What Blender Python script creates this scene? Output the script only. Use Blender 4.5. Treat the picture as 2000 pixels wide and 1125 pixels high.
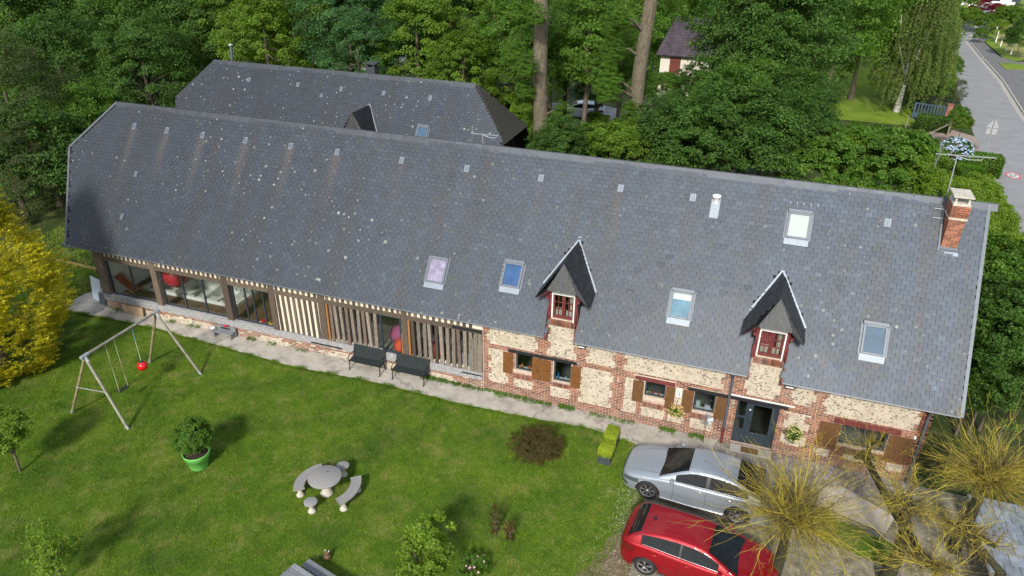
import bpy, math, random
import numpy as np
from mathutils import Vector, Matrix
for o in list(bpy.data.objects): bpy.data.objects.remove(o)
scene = bpy.context.scene; C = scene.collection
R_ = math.radians
# ------------------------------------------------------------------ camera
YAW, PIT, ROL = -0.331117567, 0.486550175, 0.0135128029
CAM = np.array([28.62, -22.13, 17.137]); FPX = 1435.52
F_ = np.array([math.sin(YAW)*math.cos(PIT), math.cos(YAW)*math.cos(PIT), -math.sin(PIT)])
R0_ = np.array([math.cos(YAW), -math.sin(YAW), 0.0]); U0_ = np.cross(R0_, F_)
RT_ = math.cos(ROL)*R0_ + math.sin(ROL)*U0_; UP_ = -math.sin(ROL)*R0_ + math.cos(ROL)*U0_
cd = bpy.data.cameras.new('camera'); cam = bpy.data.objects.new('camera', cd); C.objects.link(cam)
cd.sensor_width = 36; cd.lens = 36*FPX/2000; cd.clip_end = 2000; cd.clip_start = .1
cam.matrix_world = Matrix([[RT_[i], UP_[i], -F_[i], CAM[i]] for i in range(3)] + [[0,0,0,1]])
scene.camera = cam
# ------------------------------------------------------------------ world, sun, exposure
SUN_EL, SUN_DIR = R_(36), Vector((0.10, -1.0, 0)).normalized()     # direction towards the sun (plan)
w = bpy.data.worlds.new('World'); scene.world = w; w.use_nodes = True
nt = w.node_tree; nt.nodes.clear()
out = nt.nodes.new('ShaderNodeOutputWorld'); bg = nt.nodes.new('ShaderNodeBackground')
sky = nt.nodes.new('ShaderNodeTexSky'); sky.sky_type = 'NISHITA'; sky.sun_disc = False
sky.sun_elevation = SUN_EL; sky.sun_rotation = math.atan2(SUN_DIR.x, SUN_DIR.y)
sky.air_density = 1.2; sky.dust_density = 1.5
tc = nt.nodes.new('ShaderNodeTexCoord'); mp = nt.nodes.new('ShaderNodeMapping'); mp.inputs['Scale'].default_value = (1,1,2.4)
no = nt.nodes.new('ShaderNodeTexNoise'); no.inputs['Scale'].default_value = 2.1; no.inputs['Detail'].default_value = 7; no.inputs['Roughness'].default_value = .55
cr = nt.nodes.new('ShaderNodeValToRGB'); cr.color_ramp.elements[0].position = .47; cr.color_ramp.elements[1].position = .62
mx = nt.nodes.new('ShaderNodeMixRGB'); mx.inputs['Color2'].default_value = (7.0, 7.2, 7.6, 1)
nt.links.new(tc.outputs['Generated'], mp.inputs['Vector']); nt.links.new(mp.outputs[0], no.inputs['Vector'])
nt.links.new(no.outputs['Fac'], cr.inputs[0]); nt.links.new(cr.outputs[0], mx.inputs['Fac'])
nt.links.new(sky.outputs[0], mx.inputs['Color1']); nt.links.new(mx.outputs[0], bg.inputs['Color'])
bg.inputs['Strength'].default_value = 0.12
nt.links.new(bg.outputs[0], out.inputs[0])
sd = bpy.data.lights.new('sun', 'SUN'); so = bpy.data.objects.new('sun', sd); C.objects.link(so)
sd.energy = 3.5; sd.angle = R_(7); sd.color = (1.0, .95, .86)
to_sun = Vector((SUN_DIR.x*math.cos(SUN_EL), SUN_DIR.y*math.cos(SUN_EL), math.sin(SUN_EL)))
so.rotation_euler = to_sun.to_track_quat('Z', 'Y').to_euler()
scene.view_settings.view_transform = 'Standard'; scene.view_settings.look = 'None'
scene.view_settings.gamma = 1; scene.view_settings.exposure = 0.32; scene.view_settings.use_curve_mapping = False
scene.render.engine = 'CYCLES'
scene.cycles.max_bounces = 7; scene.cycles.transparent_max_bounces = 12
scene.render.resolution_x = 1024; scene.render.resolution_y = 576

# ------------------------------------------------------------------ helpers
def ray(x, y): return F_ + (x-1000)/FPX*RT_ - (y-562.5)/FPX*UP_
def at(x, y, z=0.0):                # ground (or level z) point seen at a place of the photograph
    d = ray(x, y); return CAM + (z-CAM[2])/d[2]*d
def atw(x, y, Y=0.0):               # same on a vertical plane y = Y
    d = ray(x, y); return CAM + (Y-CAM[1])/d[1]*d

def tag(o, label=None, cat=None, group=None, kind=None):
    if label: o['label'] = label
    if cat: o['category'] = cat
    if group: o['group'] = group
    if kind: o['kind'] = kind
    return o
def empty(name, loc=(0,0,0), rz=0, parent=None):
    o = bpy.data.objects.new(name, None); C.objects.link(o); o.location = loc; o.rotation_euler = (0,0,rz)
    o.empty_display_size = .2
    if parent: o.parent = parent
    return o
def link(name, me, parent=None, loc=None, mat=None):
    o = bpy.data.objects.new(name, me); C.objects.link(o)
    if parent: o.parent = parent
    if loc is not None: o.location = loc
    if mat is not None: o.matrix_local = mat
    return o
def copy_tree(o, parent=None):
    c = o.copy(); C.objects.link(c)
    if parent: c.parent = parent
    for ch in [k for k in bpy.data.objects if k.parent == o]: copy_tree(ch, c)
    return c
class MB:
    def __init__(s): s.v = []; s.f = []; s.m = []; s.sm = []
    def add(s, vs, fs, mi=0, smooth=False):
        b = len(s.v); s.v += [tuple(map(float, q)) for q in vs]
        for f in fs: s.f.append(tuple(i+b for i in f)); s.m.append(mi); s.sm.append(smooth)
        return s
    def box(s, a, b, mi=0):          # corners
        x0,y0,z0 = a; x1,y1,z1 = b
        return s.add([(x0,y0,z0),(x1,y0,z0),(x1,y1,z0),(x0,y1,z0),(x0,y0,z1),(x1,y0,z1),(x1,y1,z1),(x0,y1,z1)],
            [(0,3,2,1),(4,5,6,7),(0,1,5,4),(1,2,6,5),(2,3,7,6),(3,0,4,7)], mi)
    def obox(s, c, ax, ay, az, mi=0): # centre and three half vectors
        c = np.array(c, float); ax, ay, az = map(lambda q: np.array(q, float), (ax, ay, az))
        vs = [c+i*ax+j*ay+k*az for k in (-1,1) for (i,j) in ((-1,-1),(1,-1),(1,1),(-1,1))]
        return s.add(vs, [(0,3,2,1),(4,5,6,7),(0,1,5,4),(1,2,6,5),(2,3,7,6),(3,0,4,7)], mi)
    def beam(s, a, b, w, h=None, up=(0,0,1), mi=0):
        a = np.array(a, float); b = np.array(b, float); d = b-a; L = np.linalg.norm(d); d = d/L; h = h or w
        u = np.array(up, float); sx = np.cross(d, u)
        if np.linalg.norm(sx) < 1e-3: sx = np.cross(d, (1,0,0))
        sx /= np.linalg.norm(sx); u = np.cross(sx, d)
        return s.obox((a+b)/2, d*L/2, sx*w/2, u*h/2, mi)
    def tube(s, pts, rad, n=8, mi=0, cap=True, smooth=True):
        pts = [np.array(p, float) for p in pts]
        if not hasattr(rad, '__len__'): rad = [rad]*len(pts)
        vs = []; prev = None
        for i, p in enumerate(pts):
            d = pts[min(i+1, len(pts)-1)] - pts[max(i-1, 0)]; d = d/(np.linalg.norm(d)+1e-9)
            if prev is None:
                a = np.cross(d, (0,0,1.0));
                if np.linalg.norm(a) < 1e-3: a = np.cross(d, (1.0,0,0))
            else: a = prev - d*np.dot(prev, d)
            a /= np.linalg.norm(a)+1e-9; prev = a; b = np.cross(d, a)
            vs += [p + rad[i]*(math.cos(2*math.pi*k/n)*a + math.sin(2*math.pi*k/n)*b) for k in range(n)]
        fs = [(i*n+k, i*n+(k+1)%n, (i+1)*n+(k+1)%n, (i+1)*n+k) for i in range(len(pts)-1) for k in range(n)]
        s.add(vs, fs, mi, smooth)
        if cap: s.add(vs[:n], [tuple(range(n))[::-1]], mi); s.add(vs[-n:], [tuple(range(n))], mi)
        return s
    def lathe(s, prof, c=(0,0,0), n=24, mi=0, smooth=True, axis=None):
        vs = []
        for (r, z) in prof:
            for k in range(n):
                t = 2*math.pi*k/n; p = (r*math.cos(t), r*math.sin(t), z)
                if axis == 'y': p = (p[0], -p[2], p[1])
                vs.append((c[0]+p[0], c[1]+p[1], c[2]+p[2]))
        fs = [(i*n+k, i*n+(k+1)%n, (i+1)*n+(k+1)%n, (i+1)*n+k) for i in range(len(prof)-1) for k in range(n)]
        return s.add(vs, fs, mi, smooth)
    def prism(s, poly, d, mi=0):     # extrude polygon (list of 3d pts) by vector d
        n = len(poly); d = np.array(d, float); a = [np.array(p, float) for p in poly]; b = [p+d for p in a]
        return s.add(a+b, [tuple(range(n))[::-1], tuple(range(n, 2*n))] + [(i, (i+1)%n, n+(i+1)%n, n+i) for i in range(n)], mi)
    def mesh(s, name, mats):
        me = bpy.data.meshes.new(name); me.from_pydata(s.v, [], s.f)
        for m in (mats if isinstance(mats, (list, tuple)) else [mats]): me.materials.append(m)
        if s.f:
            me.polygons.foreach_set('material_index', s.m); me.polygons.foreach_set('use_smooth', s.sm)
        me.update(); return me
    def build(s, name, mats, parent=None, loc=None, bevel=0):
        o = link(name, s.mesh(name, mats), parent, loc)
        if bevel:
            b = o.modifiers.new('bevel', 'BEVEL'); b.width = bevel; b.segments = 2; b.limit_method = 'ANGLE'
        return o
def np_mesh(name, verts, faces, mats, mi=None, smooth=False):   # faces: (n,k) array
    me = bpy.data.meshes.new(name); nv, nf, k = len(verts), len(faces), faces.shape[1]
    me.vertices.add(nv); me.vertices.foreach_set('co', verts.astype(np.float32).ravel())
    me.loops.add(nf*k); me.loops.foreach_set('vertex_index', faces.astype(np.int32).ravel())
    me.polygons.add(nf); me.polygons.foreach_set('loop_start', np.arange(0, nf*k, k, dtype=np.int32))
    try: me.polygons.foreach_set('loop_total', np.full(nf, k, dtype=np.int32))
    except Exception: pass
    for m in (mats if isinstance(mats, (list, tuple)) else [mats]): me.materials.append(m)
    if mi is not None: me.polygons.foreach_set('material_index', mi.astype(np.int32))
    me.polygons.foreach_set('use_smooth', np.full(nf, smooth))
    me.update(calc_edges=True); return me
BOXF = np.array([(4,5,6,7),(0,1,5,4),(1,2,6,5),(2,3,7,6),(3,0,4,7)])
def pieces(name, frames, mat, parent, single=300, part=None, kindname=None):
    """frames: list of (centre, ax, ay, az) half vectors. the `single` nearest become objects, the rest one stuff mesh"""
    if not frames: return []
    A = np.array(frames, float)
    dist = np.linalg.norm(A[:,0]-CAM, axis=1); order = np.argsort(dist); near, far = order[:single], order[single:]
    unit = MB().box((-1,-1,-1), (1,1,1)).mesh(name, mat); res = []
    for i in near:
        c, ax, ay, az = A[i]
        M = Matrix([[ax[r], ay[r], az[r], c[r]] for r in range(3)] + [[0,0,0,1]])
        o = link(name, unit, parent, mat=M); res.append(o)
    if len(far):
        S = np.array([(-1,-1,-1),(1,-1,-1),(1,1,-1),(-1,1,-1),(-1,-1,1),(1,-1,1),(1,1,1),(-1,1,1)], float)
        B = A[far]; V = B[:,None,0] + S[None,:,0,None]*B[:,None,1] + S[None,:,1,None]*B[:,None,2] + S[None,:,2,None]*B[:,None,3]
        Fc = (BOXF[None] + 8*np.arange(len(far))[:,None,None]).reshape(-1, 4)
        o = link(kindname or name+'s', np_mesh(name+'s', V.reshape(-1,3), Fc, mat), parent); tag(o, kind='stuff')
    return res
rng = np.random.default_rng(7); rnd = random.Random(11)

# ------------------------------------------------------------------ materials
def mat_nodes(name):
    m = bpy.data.materials.new(name); m.use_nodes = True; n = m.node_tree; n.nodes.clear()
    o = n.nodes.new('ShaderNodeOutputMaterial'); p = n.nodes.new('ShaderNodeBsdfPrincipled')
    n.links.new(p.outputs[0], o.inputs[0]); return m, n, p, o
class N:                              # small node-graph writer
    def __init__(s, nt): s.t = nt
    def __call__(s, typ, **kw):
        n = s.t.nodes.new('ShaderNode'+typ)
        for k, v in kw.items():
            if k in n.inputs.keys():
                if hasattr(v, 'is_linked') or isinstance(v, bpy.types.NodeSocket): s.t.links.new(v, n.inputs[k])
                else: n.inputs[k].default_value = v
            else: setattr(n, k, v)
        return n
    def ln(s, a, b): s.t.links.new(a, b)
    def ramp(s, fac, stops, interp='LINEAR'):
        r = s.t.nodes.new('ShaderNodeValToRGB'); r.color_ramp.interpolation = interp
        e = r.color_ramp.elements
        while len(e) < len(stops): e.new(.5)
        for el, (p, c) in zip(e, stops): el.position = p; el.color = (c[0], c[1], c[2], 1) if hasattr(c, '__len__') else (c, c, c, 1)
        s.t.links.new(fac, r.inputs[0]); return r.outputs[0]
    def pos(s, scale=(1,1,1), rot=(0,0,0)):
        g = s.t.nodes.new('ShaderNodeNewGeometry'); m = s.t.nodes.new('ShaderNodeMapping')
        m.inputs['Scale'].default_value = scale; m.inputs['Rotation'].default_value = rot
        s.t.links.new(g.outputs['Position'], m.inputs[0]); return m.outputs[0]
    def obj(s, scale=(1,1,1)):
        g = s.t.nodes.new('ShaderNodeTexCoord'); m = s.t.nodes.new('ShaderNodeMapping')
        m.inputs['Scale'].default_value = scale; s.t.links.new(g.outputs['Object'], m.inputs[0]); return m.outputs[0]
    def noise(s, vec, scale, detail=4, rough=.6):
        n = s.t.nodes.new('ShaderNodeTexNoise'); n.inputs['Scale'].default_value = scale; n.inputs['Detail'].default_value = detail
        n.inputs['Roughness'].default_value = rough; s.t.links.new(vec, n.inputs['Vector']); return n.outputs['Fac']
    def mix(s, a, b, fac, mode='MIX'):
        n = s.t.nodes.new('ShaderNodeMixRGB'); n.blend_type = mode
        for i, v in zip(('Fac', 'Color1', 'Color2'), (fac, a, b)):
            if isinstance(v, bpy.types.NodeSocket): s.t.links.new(v, n.inputs[i])
            else: n.inputs[i].default_value = v if i == 'Fac' else (v[0], v[1], v[2], 1)
        return n.outputs[0]
    def math(s, op, a, b=None):
        n = s.t.nodes.new('ShaderNodeMath'); n.operation = op
        for i, v in enumerate((a, b)):
            if v is None: continue
            if isinstance(v, bpy.types.NodeSocket): s.t.links.new(v, n.inputs[i])
            else: n.inputs[i].default_value = v
        return n.outputs[0]
    def rand(s):                      # per island + per object random
        g = s.t.nodes.new('ShaderNodeNewGeometry'); o = s.t.nodes.new('ShaderNodeObjectInfo')
        return s.math('FRACT', s.math('ADD', g.outputs['Random Per Island'], o.outputs['Random']))
    def bump(s, h, strength, dist=.01):
        n = s.t.nodes.new('ShaderNodeBump'); n.inputs['Strength'].default_value = strength; n.inputs['Distance'].default_value = dist
        s.t.links.new(h, n.inputs['Height']); return n.outputs[0]
def mat(name, col, rough=.7, metal=0, var=.25, scale=6, bump=0, coat=0, stretch=(1,1,1), spec=.5, col2=None, objc=False, islands=0, bdist=.01):
    m, n, p, o = mat_nodes(name); g = N(n)
    v = g.obj(stretch) if objc else g.pos(stretch)
    f = g.noise(v, scale, 5)
    c2 = col2 or tuple(c*(1-var) for c in col); c1 = tuple(min(1, c*(1+var*.6)) for c in col)
    c = g.ramp(f, [(.3, c2), (.7, c1)])
    c = g.mix(c, g.ramp(g.noise(v, scale*7.3, 4, .75), [(.25, 1-var*.45-.04), (.75, 1+var*.3+.03)]), 1.0, 'MULTIPLY')
    if islands:
        c = g.mix(c, g.ramp(g.rand(), [(0, 1-islands), (1, 1+islands)]), 1.0, 'MULTIPLY')
    g.ln(c, p.inputs['Base Color']); p.inputs['Roughness'].default_value = rough; p.inputs['Metallic'].default_value = metal
    p.inputs['Coat Weight'].default_value = coat; p.inputs['Specular IOR Level'].default_value = spec
    if bump: g.ln(g.bump(g.noise(v, scale*5, 6), bump, bdist), p.inputs['Normal'])
    return m
def slate_mat(name, base, lich=1.0, brown=1.0):
    m, n, p, o = mat_nodes(name); g = N(n); P = g.pos()
    r = g.rand()
    c = g.ramp(r, [(0, tuple(b*.87 for b in base)), (.5, base), (.93, tuple(b*1.08 for b in base)), (1, tuple(b*1.28 for b in base))])
    big = g.noise(g.pos((1.25,.12,.12)), 1.1, 5, .6)
    c = g.mix(c, (.060,.056,.052), g.math('MULTIPLY', g.ramp(big, [(.45, 0), (.70, .6)]), brown))
    moss = g.noise(P, 3.0, 6, .75)
    c = g.mix(c, (.075,.078,.055), g.ramp(moss, [(.52, 0), (.72, .6)]))
    fine = g.noise(P, 38, 4, .7)
    c = g.mix(c, g.ramp(fine, [(.25, .7), (.75, 1.25)]), 1.0, 'MULTIPLY')
    # shade over the left end painted into the slate colour, lighter to the right
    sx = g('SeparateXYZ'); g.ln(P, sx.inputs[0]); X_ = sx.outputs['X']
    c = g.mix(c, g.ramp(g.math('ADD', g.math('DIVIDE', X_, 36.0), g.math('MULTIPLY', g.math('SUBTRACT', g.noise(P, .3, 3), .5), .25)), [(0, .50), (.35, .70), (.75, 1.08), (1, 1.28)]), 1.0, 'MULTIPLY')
    if name in ('slate',):          # rust washes below the ridge vents
        st = []
        for vx in (1.88,3.71,5.63,7.85,10.1,12.32,15.25,18.04,21.05,24.08): st += [((vx-.28)/36, 0), (vx/36, .50 if vx < 13 else .25), ((vx+.28)/36, 0)]
        wx = g.math('ADD', X_, g.math('MULTIPLY', g.math('SUBTRACT', g.noise(g.pos((1,.4,.4)), 1.6, 4), .5), .35))
        zf = g.ramp(g.math('DIVIDE', sx.outputs['Z'], 10.0), [(.55, 0), (.77, 1), (.785, 1), (.79, 0)]); yf = g.math('LESS_THAN', sx.outputs['Y'], 3.7)
        c = g.mix(c, (.115,.095,.082), g.math('MULTIPLY', g.math('MULTIPLY', g.ramp(g.math('DIVIDE', wx, 36.0), st), zf), yf))
    cb = g('CombineXYZ'); g.ln(X_, cb.inputs[0]); g.ln(g.math('MULTIPLY', sx.outputs['Z'], 1.255), cb.inputs[1]); UV = cb.outputs[0]
    # lichen rosettes
    for sc, thr, seed, amt in ((2.1, .10, 0, .65), (3.2, .08, 5, .5), (1.3, .085, 9, .8)):
        vo = g('TexVoronoi', Scale=sc); vo.voronoi_dimensions = '2D'; g.ln(UV, vo.inputs['Vector'])
        sel = g('SeparateColor'); g.ln(vo.outputs['Color'], sel.inputs[0])
        size = g.math('MULTIPLY', sel.outputs[0], thr)
        warp = g.math('ADD', vo.outputs['Distance'], g.math('MULTIPLY', g.math('SUBTRACT', g.noise(P, 25, 2), .5), thr*.35))
        inside = g.math('LESS_THAN', warp, size)
        keep = g.math('GREATER_THAN', sel.outputs[1], .38)
        dens = g.ramp(g.noise(P, .35, 3), [(.42, .0), (.6, 1)])
        dens = g.math('MULTIPLY', dens, g.ramp(g.math('DIVIDE', X_, 36.0), [(0, 1), (.3, .9), (.5, .45), (.85, .35), (.93, .9)]))
        fac = g.math('MULTIPLY', g.math('MULTIPLY', inside, keep), g.math('MULTIPLY', dens, amt*lich))
        c = g.mix(c, (.42,.43,.36), fac)
    g.ln(c, p.inputs['Base Color'])
    g.ln(g.ramp(fine, [(.2, .42), (.8, .62)]), p.inputs['Roughness'])
    g.ln(g.bump(g.noise(P, 60, 5, .7), .35, .01), p.inputs['Normal'])
    return m
def glass_mat(name, tint=(.98,.99,.99), refl=1.0):
    m = bpy.data.materials.new(name); m.use_nodes = True; n = m.node_tree; n.nodes.clear(); g = N(n)
    o = g('OutputMaterial'); t = g('BsdfTransparent', Color=(*tint, 1)); s = g('BsdfGlossy', Roughness=.02, Color=(refl, refl, refl, 1))
    fr = g('LayerWeight', Blend=.5); mx = g('MixShader'); g.ln(g.math('ADD', g.math('MULTIPLY', g.math('POWER', fr.outputs['Facing'], 3.5), .75), .06), mx.inputs[0]); g.ln(t.outputs[0], mx.inputs[1]); g.ln(s.outputs[0], mx.inputs[2])
    g.ln(mx.outputs[0], o.inputs[0]); return m
def leaf_mat(name, cols, trans=.42, rough=.55, posvar=.35):
    m = bpy.data.materials.new(name); m.use_nodes = True; n = m.node_tree; n.nodes.clear(); g = N(n)
    o = g('OutputMaterial'); p = g('BsdfPrincipled', Roughness=rough); p.inputs['Specular IOR Level'].default_value = .35
    tr = g('BsdfTranslucent'); mx = g('MixShader', Fac=trans)
    geo = g('NewGeometry'); k = len(cols)
    c = g.ramp(geo.outputs['Random Per Island'], [(i/(k-1), cols[i]) for i in range(k)])
    c = g.mix(c, g.ramp(g.noise(g.pos(), .55, 4, .7), [(.3, 1-posvar), (.7, 1+posvar)]), 1.0, 'MULTIPLY')
    g.ln(c, p.inputs['Base Color']); hs = g('HueSaturation', Value=1.25, Saturation=1.1, Hue=.495); g.ln(c, hs.inputs['Color'])
    g.ln(hs.outputs[0], tr.inputs['Color']); g.ln(p.outputs[0], mx.inputs[1]); g.ln(tr.outputs[0], mx.inputs[2]); g.ln(mx.outputs[0], o.inputs[0])
    return m
M = {}
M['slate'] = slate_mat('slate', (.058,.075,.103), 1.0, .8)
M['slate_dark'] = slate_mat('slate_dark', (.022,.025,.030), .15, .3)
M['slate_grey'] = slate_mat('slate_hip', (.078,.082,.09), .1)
M['deck'] = mat('roof_underlay', (.018,.018,.019), .95)
M['zinc'] = mat('zinc', (.13,.15,.18), .5, .3, .15, 8)
M['zinc_light'] = mat('zinc_light', (.23,.27,.32), .5, .3, .12, 8)
M['metal_grey'] = mat('painted_grey_metal', (.12,.14,.165), .5, .3, .12, 5)
M['mortar'] = mat('mortar', (.58,.48,.38), .95, 0, .3, 9, .4)
def brick_mat():
    m, n, p, o = mat_nodes('brick'); g = N(n); P = g.pos()
    c = g.ramp(g.rand(), [(0, (.10,.042,.030)), (.3, (.20,.070,.042)), (.6, (.27,.098,.058)), (.85, (.34,.15,.095)), (1, (.10,.055,.042))])
    c = g.mix(c, (.45,.36,.30), g.ramp(g.noise(P, 1.3, 6, .7), [(.5, 0), (.75, .55)]))      # lime bloom
    low = g('SeparateXYZ'); g.ln(P, low.inputs[0])
    dirt = g.math('MULTIPLY', g.ramp(low.outputs['Z'], [(.0, 1), (.55, 0)]), .55)
    c = g.mix(c, (.20,.17,.14), g.math('MULTIPLY', dirt, g.ramp(g.noise(P, 4, 5), [(.3, .3), (.7, 1)])))
    c = g.mix(c, g.ramp(g.noise(P, 45, 4, .7), [(.2, .75), (.8, 1.2)]), 1.0, 'MULTIPLY')
    g.ln(c, p.inputs['Base Color']); p.inputs['Roughness'].default_value = .9
    g.ln(g.bump(g.noise(P, 90, 4), .5, .006), p.inputs['Normal']); return m
M['brick'] = brick_mat()
def flint_wall_mat():
    m, n, p, o = mat_nodes('flint_mortar'); g = N(n); P = g.pos((1,1,1.25))
    f = g.noise(P, 2.2, 6, .65)
    c = g.ramp(f, [(.3, (.39,.33,.25)), (.5, (.52,.455,.355)), (.75, (.61,.565,.47))])
    vo = g('TexVoronoi', Scale=13.0); g.ln(P, vo.inputs['Vector'])
    sel = g('SeparateColor'); g.ln(vo.outputs['Color'], sel.inputs[0])
    ring = g.ramp(vo.outputs['Distance'], [(.0, 0), (.33, 0), (.40, 1), (.47, 0)])
    c = g.mix(c, (.22,.19,.16), g.math('MULTIPLY', g.math('MULTIPLY', ring, g.math('GREATER_THAN', sel.outputs[0], .45)), .55))
    g.ln(c, p.inputs['Base Color']); p.inputs['Roughness'].default_value = .95
    g.ln(g.bump(g.noise(P, 30, 5), .6, .015), p.inputs['Normal']); return m
M['flint_wall'] = flint_wall_mat()
M['flint'] = mat('flint_stone', (.38,.33,.27), .55, 0, .5, 26, islands=.6)
M['timber'] = mat('weathered_timber', (.135,.102,.078), .9, 0, .6, 7, .6, stretch=(6,6,.8), islands=.45)
M['timber_h'] = mat('weathered_beam', (.145,.11,.083), .9, 0, .6, 7, .6, stretch=(.8,6,6), islands=.25)
M['timber_light'] = mat('silvered_stud', (.235,.20,.165), .9, 0, .55, 7, .6, stretch=(6,6,.9), islands=.3)
M['timber_orange'] = mat('new_orange_timber', (.36,.16,.05), .75, 0, .25, 7, stretch=(5,5,.8))
M['sill_beam'] = mat('limewashed_sill_beam', (.34,.34,.35), .9, 0, .45, 6, .5, stretch=(1,3,3))
M['plaster'] = mat('cream_plaster', (.70,.64,.52), .9, 0, .12, 3)
M['white_wall'] = mat('white_inner_wall', (.78,.82,.78), .9, 0, .04, 1)
M['white_paint'] = mat('white_paint', (.80,.80,.79), .45, 0, .06, 6)
M['red_paint'] = mat('oxblood_paint', (.16,.035,.035), .55, 0, .25, 6)
M['black_paint'] = mat('black_painted_beam', (.016,.017,.021), .55, 0, .3, 5)
M['frame'] = mat('blue_grey_aluminium', (.030,.044,.060), .42, 0, .12, 4)
M['shutter'] = mat('varnished_shutter', (.19,.078,.02), .55, 0, .4, 5, .3, stretch=(6,6,.8))
M['shutter_dark'] = mat('weathered_shutter', (.15,.072,.026), .6, 0, .4, 5, .3, stretch=(6,6,.8))
M['glass'] = glass_mat('window_glass'); M['glass_dark'] = glass_mat('tinted_glass', (.80,.84,.84))
def sky_glass(name, col):
    return mat(name, col, .06, 0, .2, 1.2, spec=.9, coat=1)
M['sky_glass'] = sky_glass('rooflight_glass', (.05,.11,.17)); M['blind'] = mat('rooflight_blind', (.36,.41,.40), .3, 0, .05, 2, coat=.5)
M['wood_floor'] = mat('wood_floor', (.12,.075,.045), .6, 0, .35, 5, stretch=(.6,8,1))
M['dark_room'] = mat('dark_interior', (.05,.045,.04), .95)
M['tile_floor'] = mat('tiled_floor', (.28,.29,.26), .5, 0, .4, 12)
M['concrete'] = mat('concrete_paving', (.43,.40,.35), .95, 0, .42, 2.4, .7)
M['kerb'] = mat('kerb_concrete', (.40,.38,.35), .9, 0, .2, 3)
def crack_mat(name, col):
    m, n, p, o = mat_nodes(name); g = N(n); P = g.pos()
    c = g.ramp(g.noise(P, 1.3, 7, .7), [(.28, tuple(v*.50 for v in col)), (.5, tuple(v*.95 for v in col)), (.75, tuple(v*1.2 for v in col))])
    c = g.mix(c, g.ramp(g.noise(P, 22, 5, .75), [(.25, .72), (.75, 1.22)]), 1.0, 'MULTIPLY')
    mp = n.nodes.new('ShaderNodeMapping'); mp.inputs['Scale'].default_value = (.28,.55,1); ad = g('MixRGB', Fac=.25, Color1=P); nc = g('TexNoise', Scale=3.0, Detail=5.0); g.ln(P, nc.inputs['Vector']); g.ln(nc.outputs['Color'], ad.inputs['Color2']); g.ln(ad.outputs[0], mp.inputs[0])
    vo = g('TexVoronoi', feature='DISTANCE_TO_EDGE', Scale=1.0); g.ln(mp.outputs[0], vo.inputs['Vector'])
    c = g.mix(c, (.10,.095,.07), g.ramp(vo.outputs['Distance'], [(0, .55), (.007, .35), (.014, 0)]))
    c = g.mix(c, (.16,.17,.07), g.ramp(g.noise(P, 2.1, 6, .8), [(.60, 0), (.74, .6)]))
    g.ln(c, p.inputs['Base Color']); p.inputs['Roughness'].default_value = .95; g.ln(g.bump(g.noise(P, 40, 5), .6, .01), p.inputs['Normal']); return m
M['stone'] = mat('cast_concrete', (.27,.265,.26), .9, 0, .22, 28, .7)
M['stone_pale'] = mat('pale_cast_stone', (.55,.52,.44), .9, 0, .3, 9, .5)
M['asphalt'] = mat('asphalt_road', (.26,.265,.275), .92, 0, .14, .8, .3)
M['asphalt_dark'] = mat('asphalt_footway', (.16,.16,.165), .92, 0, .2, 1.5, .3)
M['gravel'] = mat('gravel_drive', (.235,.21,.165), .95, 0, .55, 3.2, .9, col2=(.095,.095,.05))
M['sett'] = mat('stone_sett', (.33,.30,.27), .9, 0, .4, 9, .5, islands=.25)
M['joint'] = mat('paving_joint', (.20,.19,.15), .95, 0, .4, 5)
M['black_slat'] = mat('blackish_green_slats', (.022,.030,.032), .45, 0, .35, 6, stretch=(.8,5,5))
M['iron'] = mat('dark_iron', (.03,.032,.032), .5, .5)
M['log'] = mat('treated_log', (.26,.25,.20), .85, 0, .35, 5, .4, islands=.15)
M['log_yellow'] = mat('pale_treated_log', (.27,.22,.12), .85, 0, .35, 5, .4)
M['galv'] = mat('galvanised_steel', (.50,.52,.54), .42, .55, .15, 7)
M['rope'] = mat('swing_rope', (.40,.42,.28), .8); M['rope_blue'] = mat('blue_rope', (.10,.35,.50), .8)
M['red_gloss'] = mat('red_gloss_plastic', (.60,.010,.012), .22, 0, .05, 2, coat=.6)
M['ball_red'] = mat('red_gym_ball', (.42,.035,.05), .35, 0, .1, 2)
M['black_plastic'] = mat('black_plastic', (.02,.02,.022), .45)
M['lime_pot'] = mat('lime_green_pot', (.20,.62,.13), .4, 0, .05, 3)
M['soil'] = mat('soil', (.045,.028,.02), .95, 0, .5, 20, .8)
M['spa'] = mat('acrylic_spa', (.62,.66,.62), .25, 0, .05, 3, coat=.4)
M['canvas'] = mat('red_canvas', (.30,.07,.045), .85, 0, .15, 8); M['pine'] = mat('pine_wood', (.42,.27,.13), .6, 0, .2, 6)
M['deck_wood'] = mat('grey_weathered_plank', (.22,.23,.25), .85, 0, .35, 6, .5, stretch=(3,3,3), islands=.2)
M['board'] = mat('chipboard', (.45,.32,.20), .8, 0, .35, 3); M['white_board'] = mat('white_sheet', (.62,.70,.82), .4, 0, .05, 3)
M['bark'] = mat('tree_bark', (.155,.125,.092), .95, 0, .55, 3, .9, stretch=(2.5,2.5,.7), bdist=.04)
M['bark_pale'] = mat('lichened_bark', (.17,.145,.10), .95, 0, .5, 5, .9, stretch=(2,2,.8), bdist=.04)
M['bark_dark'] = mat('mossy_bark', (.042,.041,.016), .95, 0, .55, 6, .9, bdist=.03)
M['bark_white'] = mat('birch_bark', (.58,.56,.52), .8, 0, .55, 2.5, .4, stretch=(1,1,3))
M['twig'] = mat('yellow_willow_twig', (.36,.29,.032), .7, 0, .5, 3, islands=.55)
M['twig_dark'] = mat('old_willow_twig', (.13,.10,.035), .7, 0, .35, 3, islands=.3)
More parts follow.
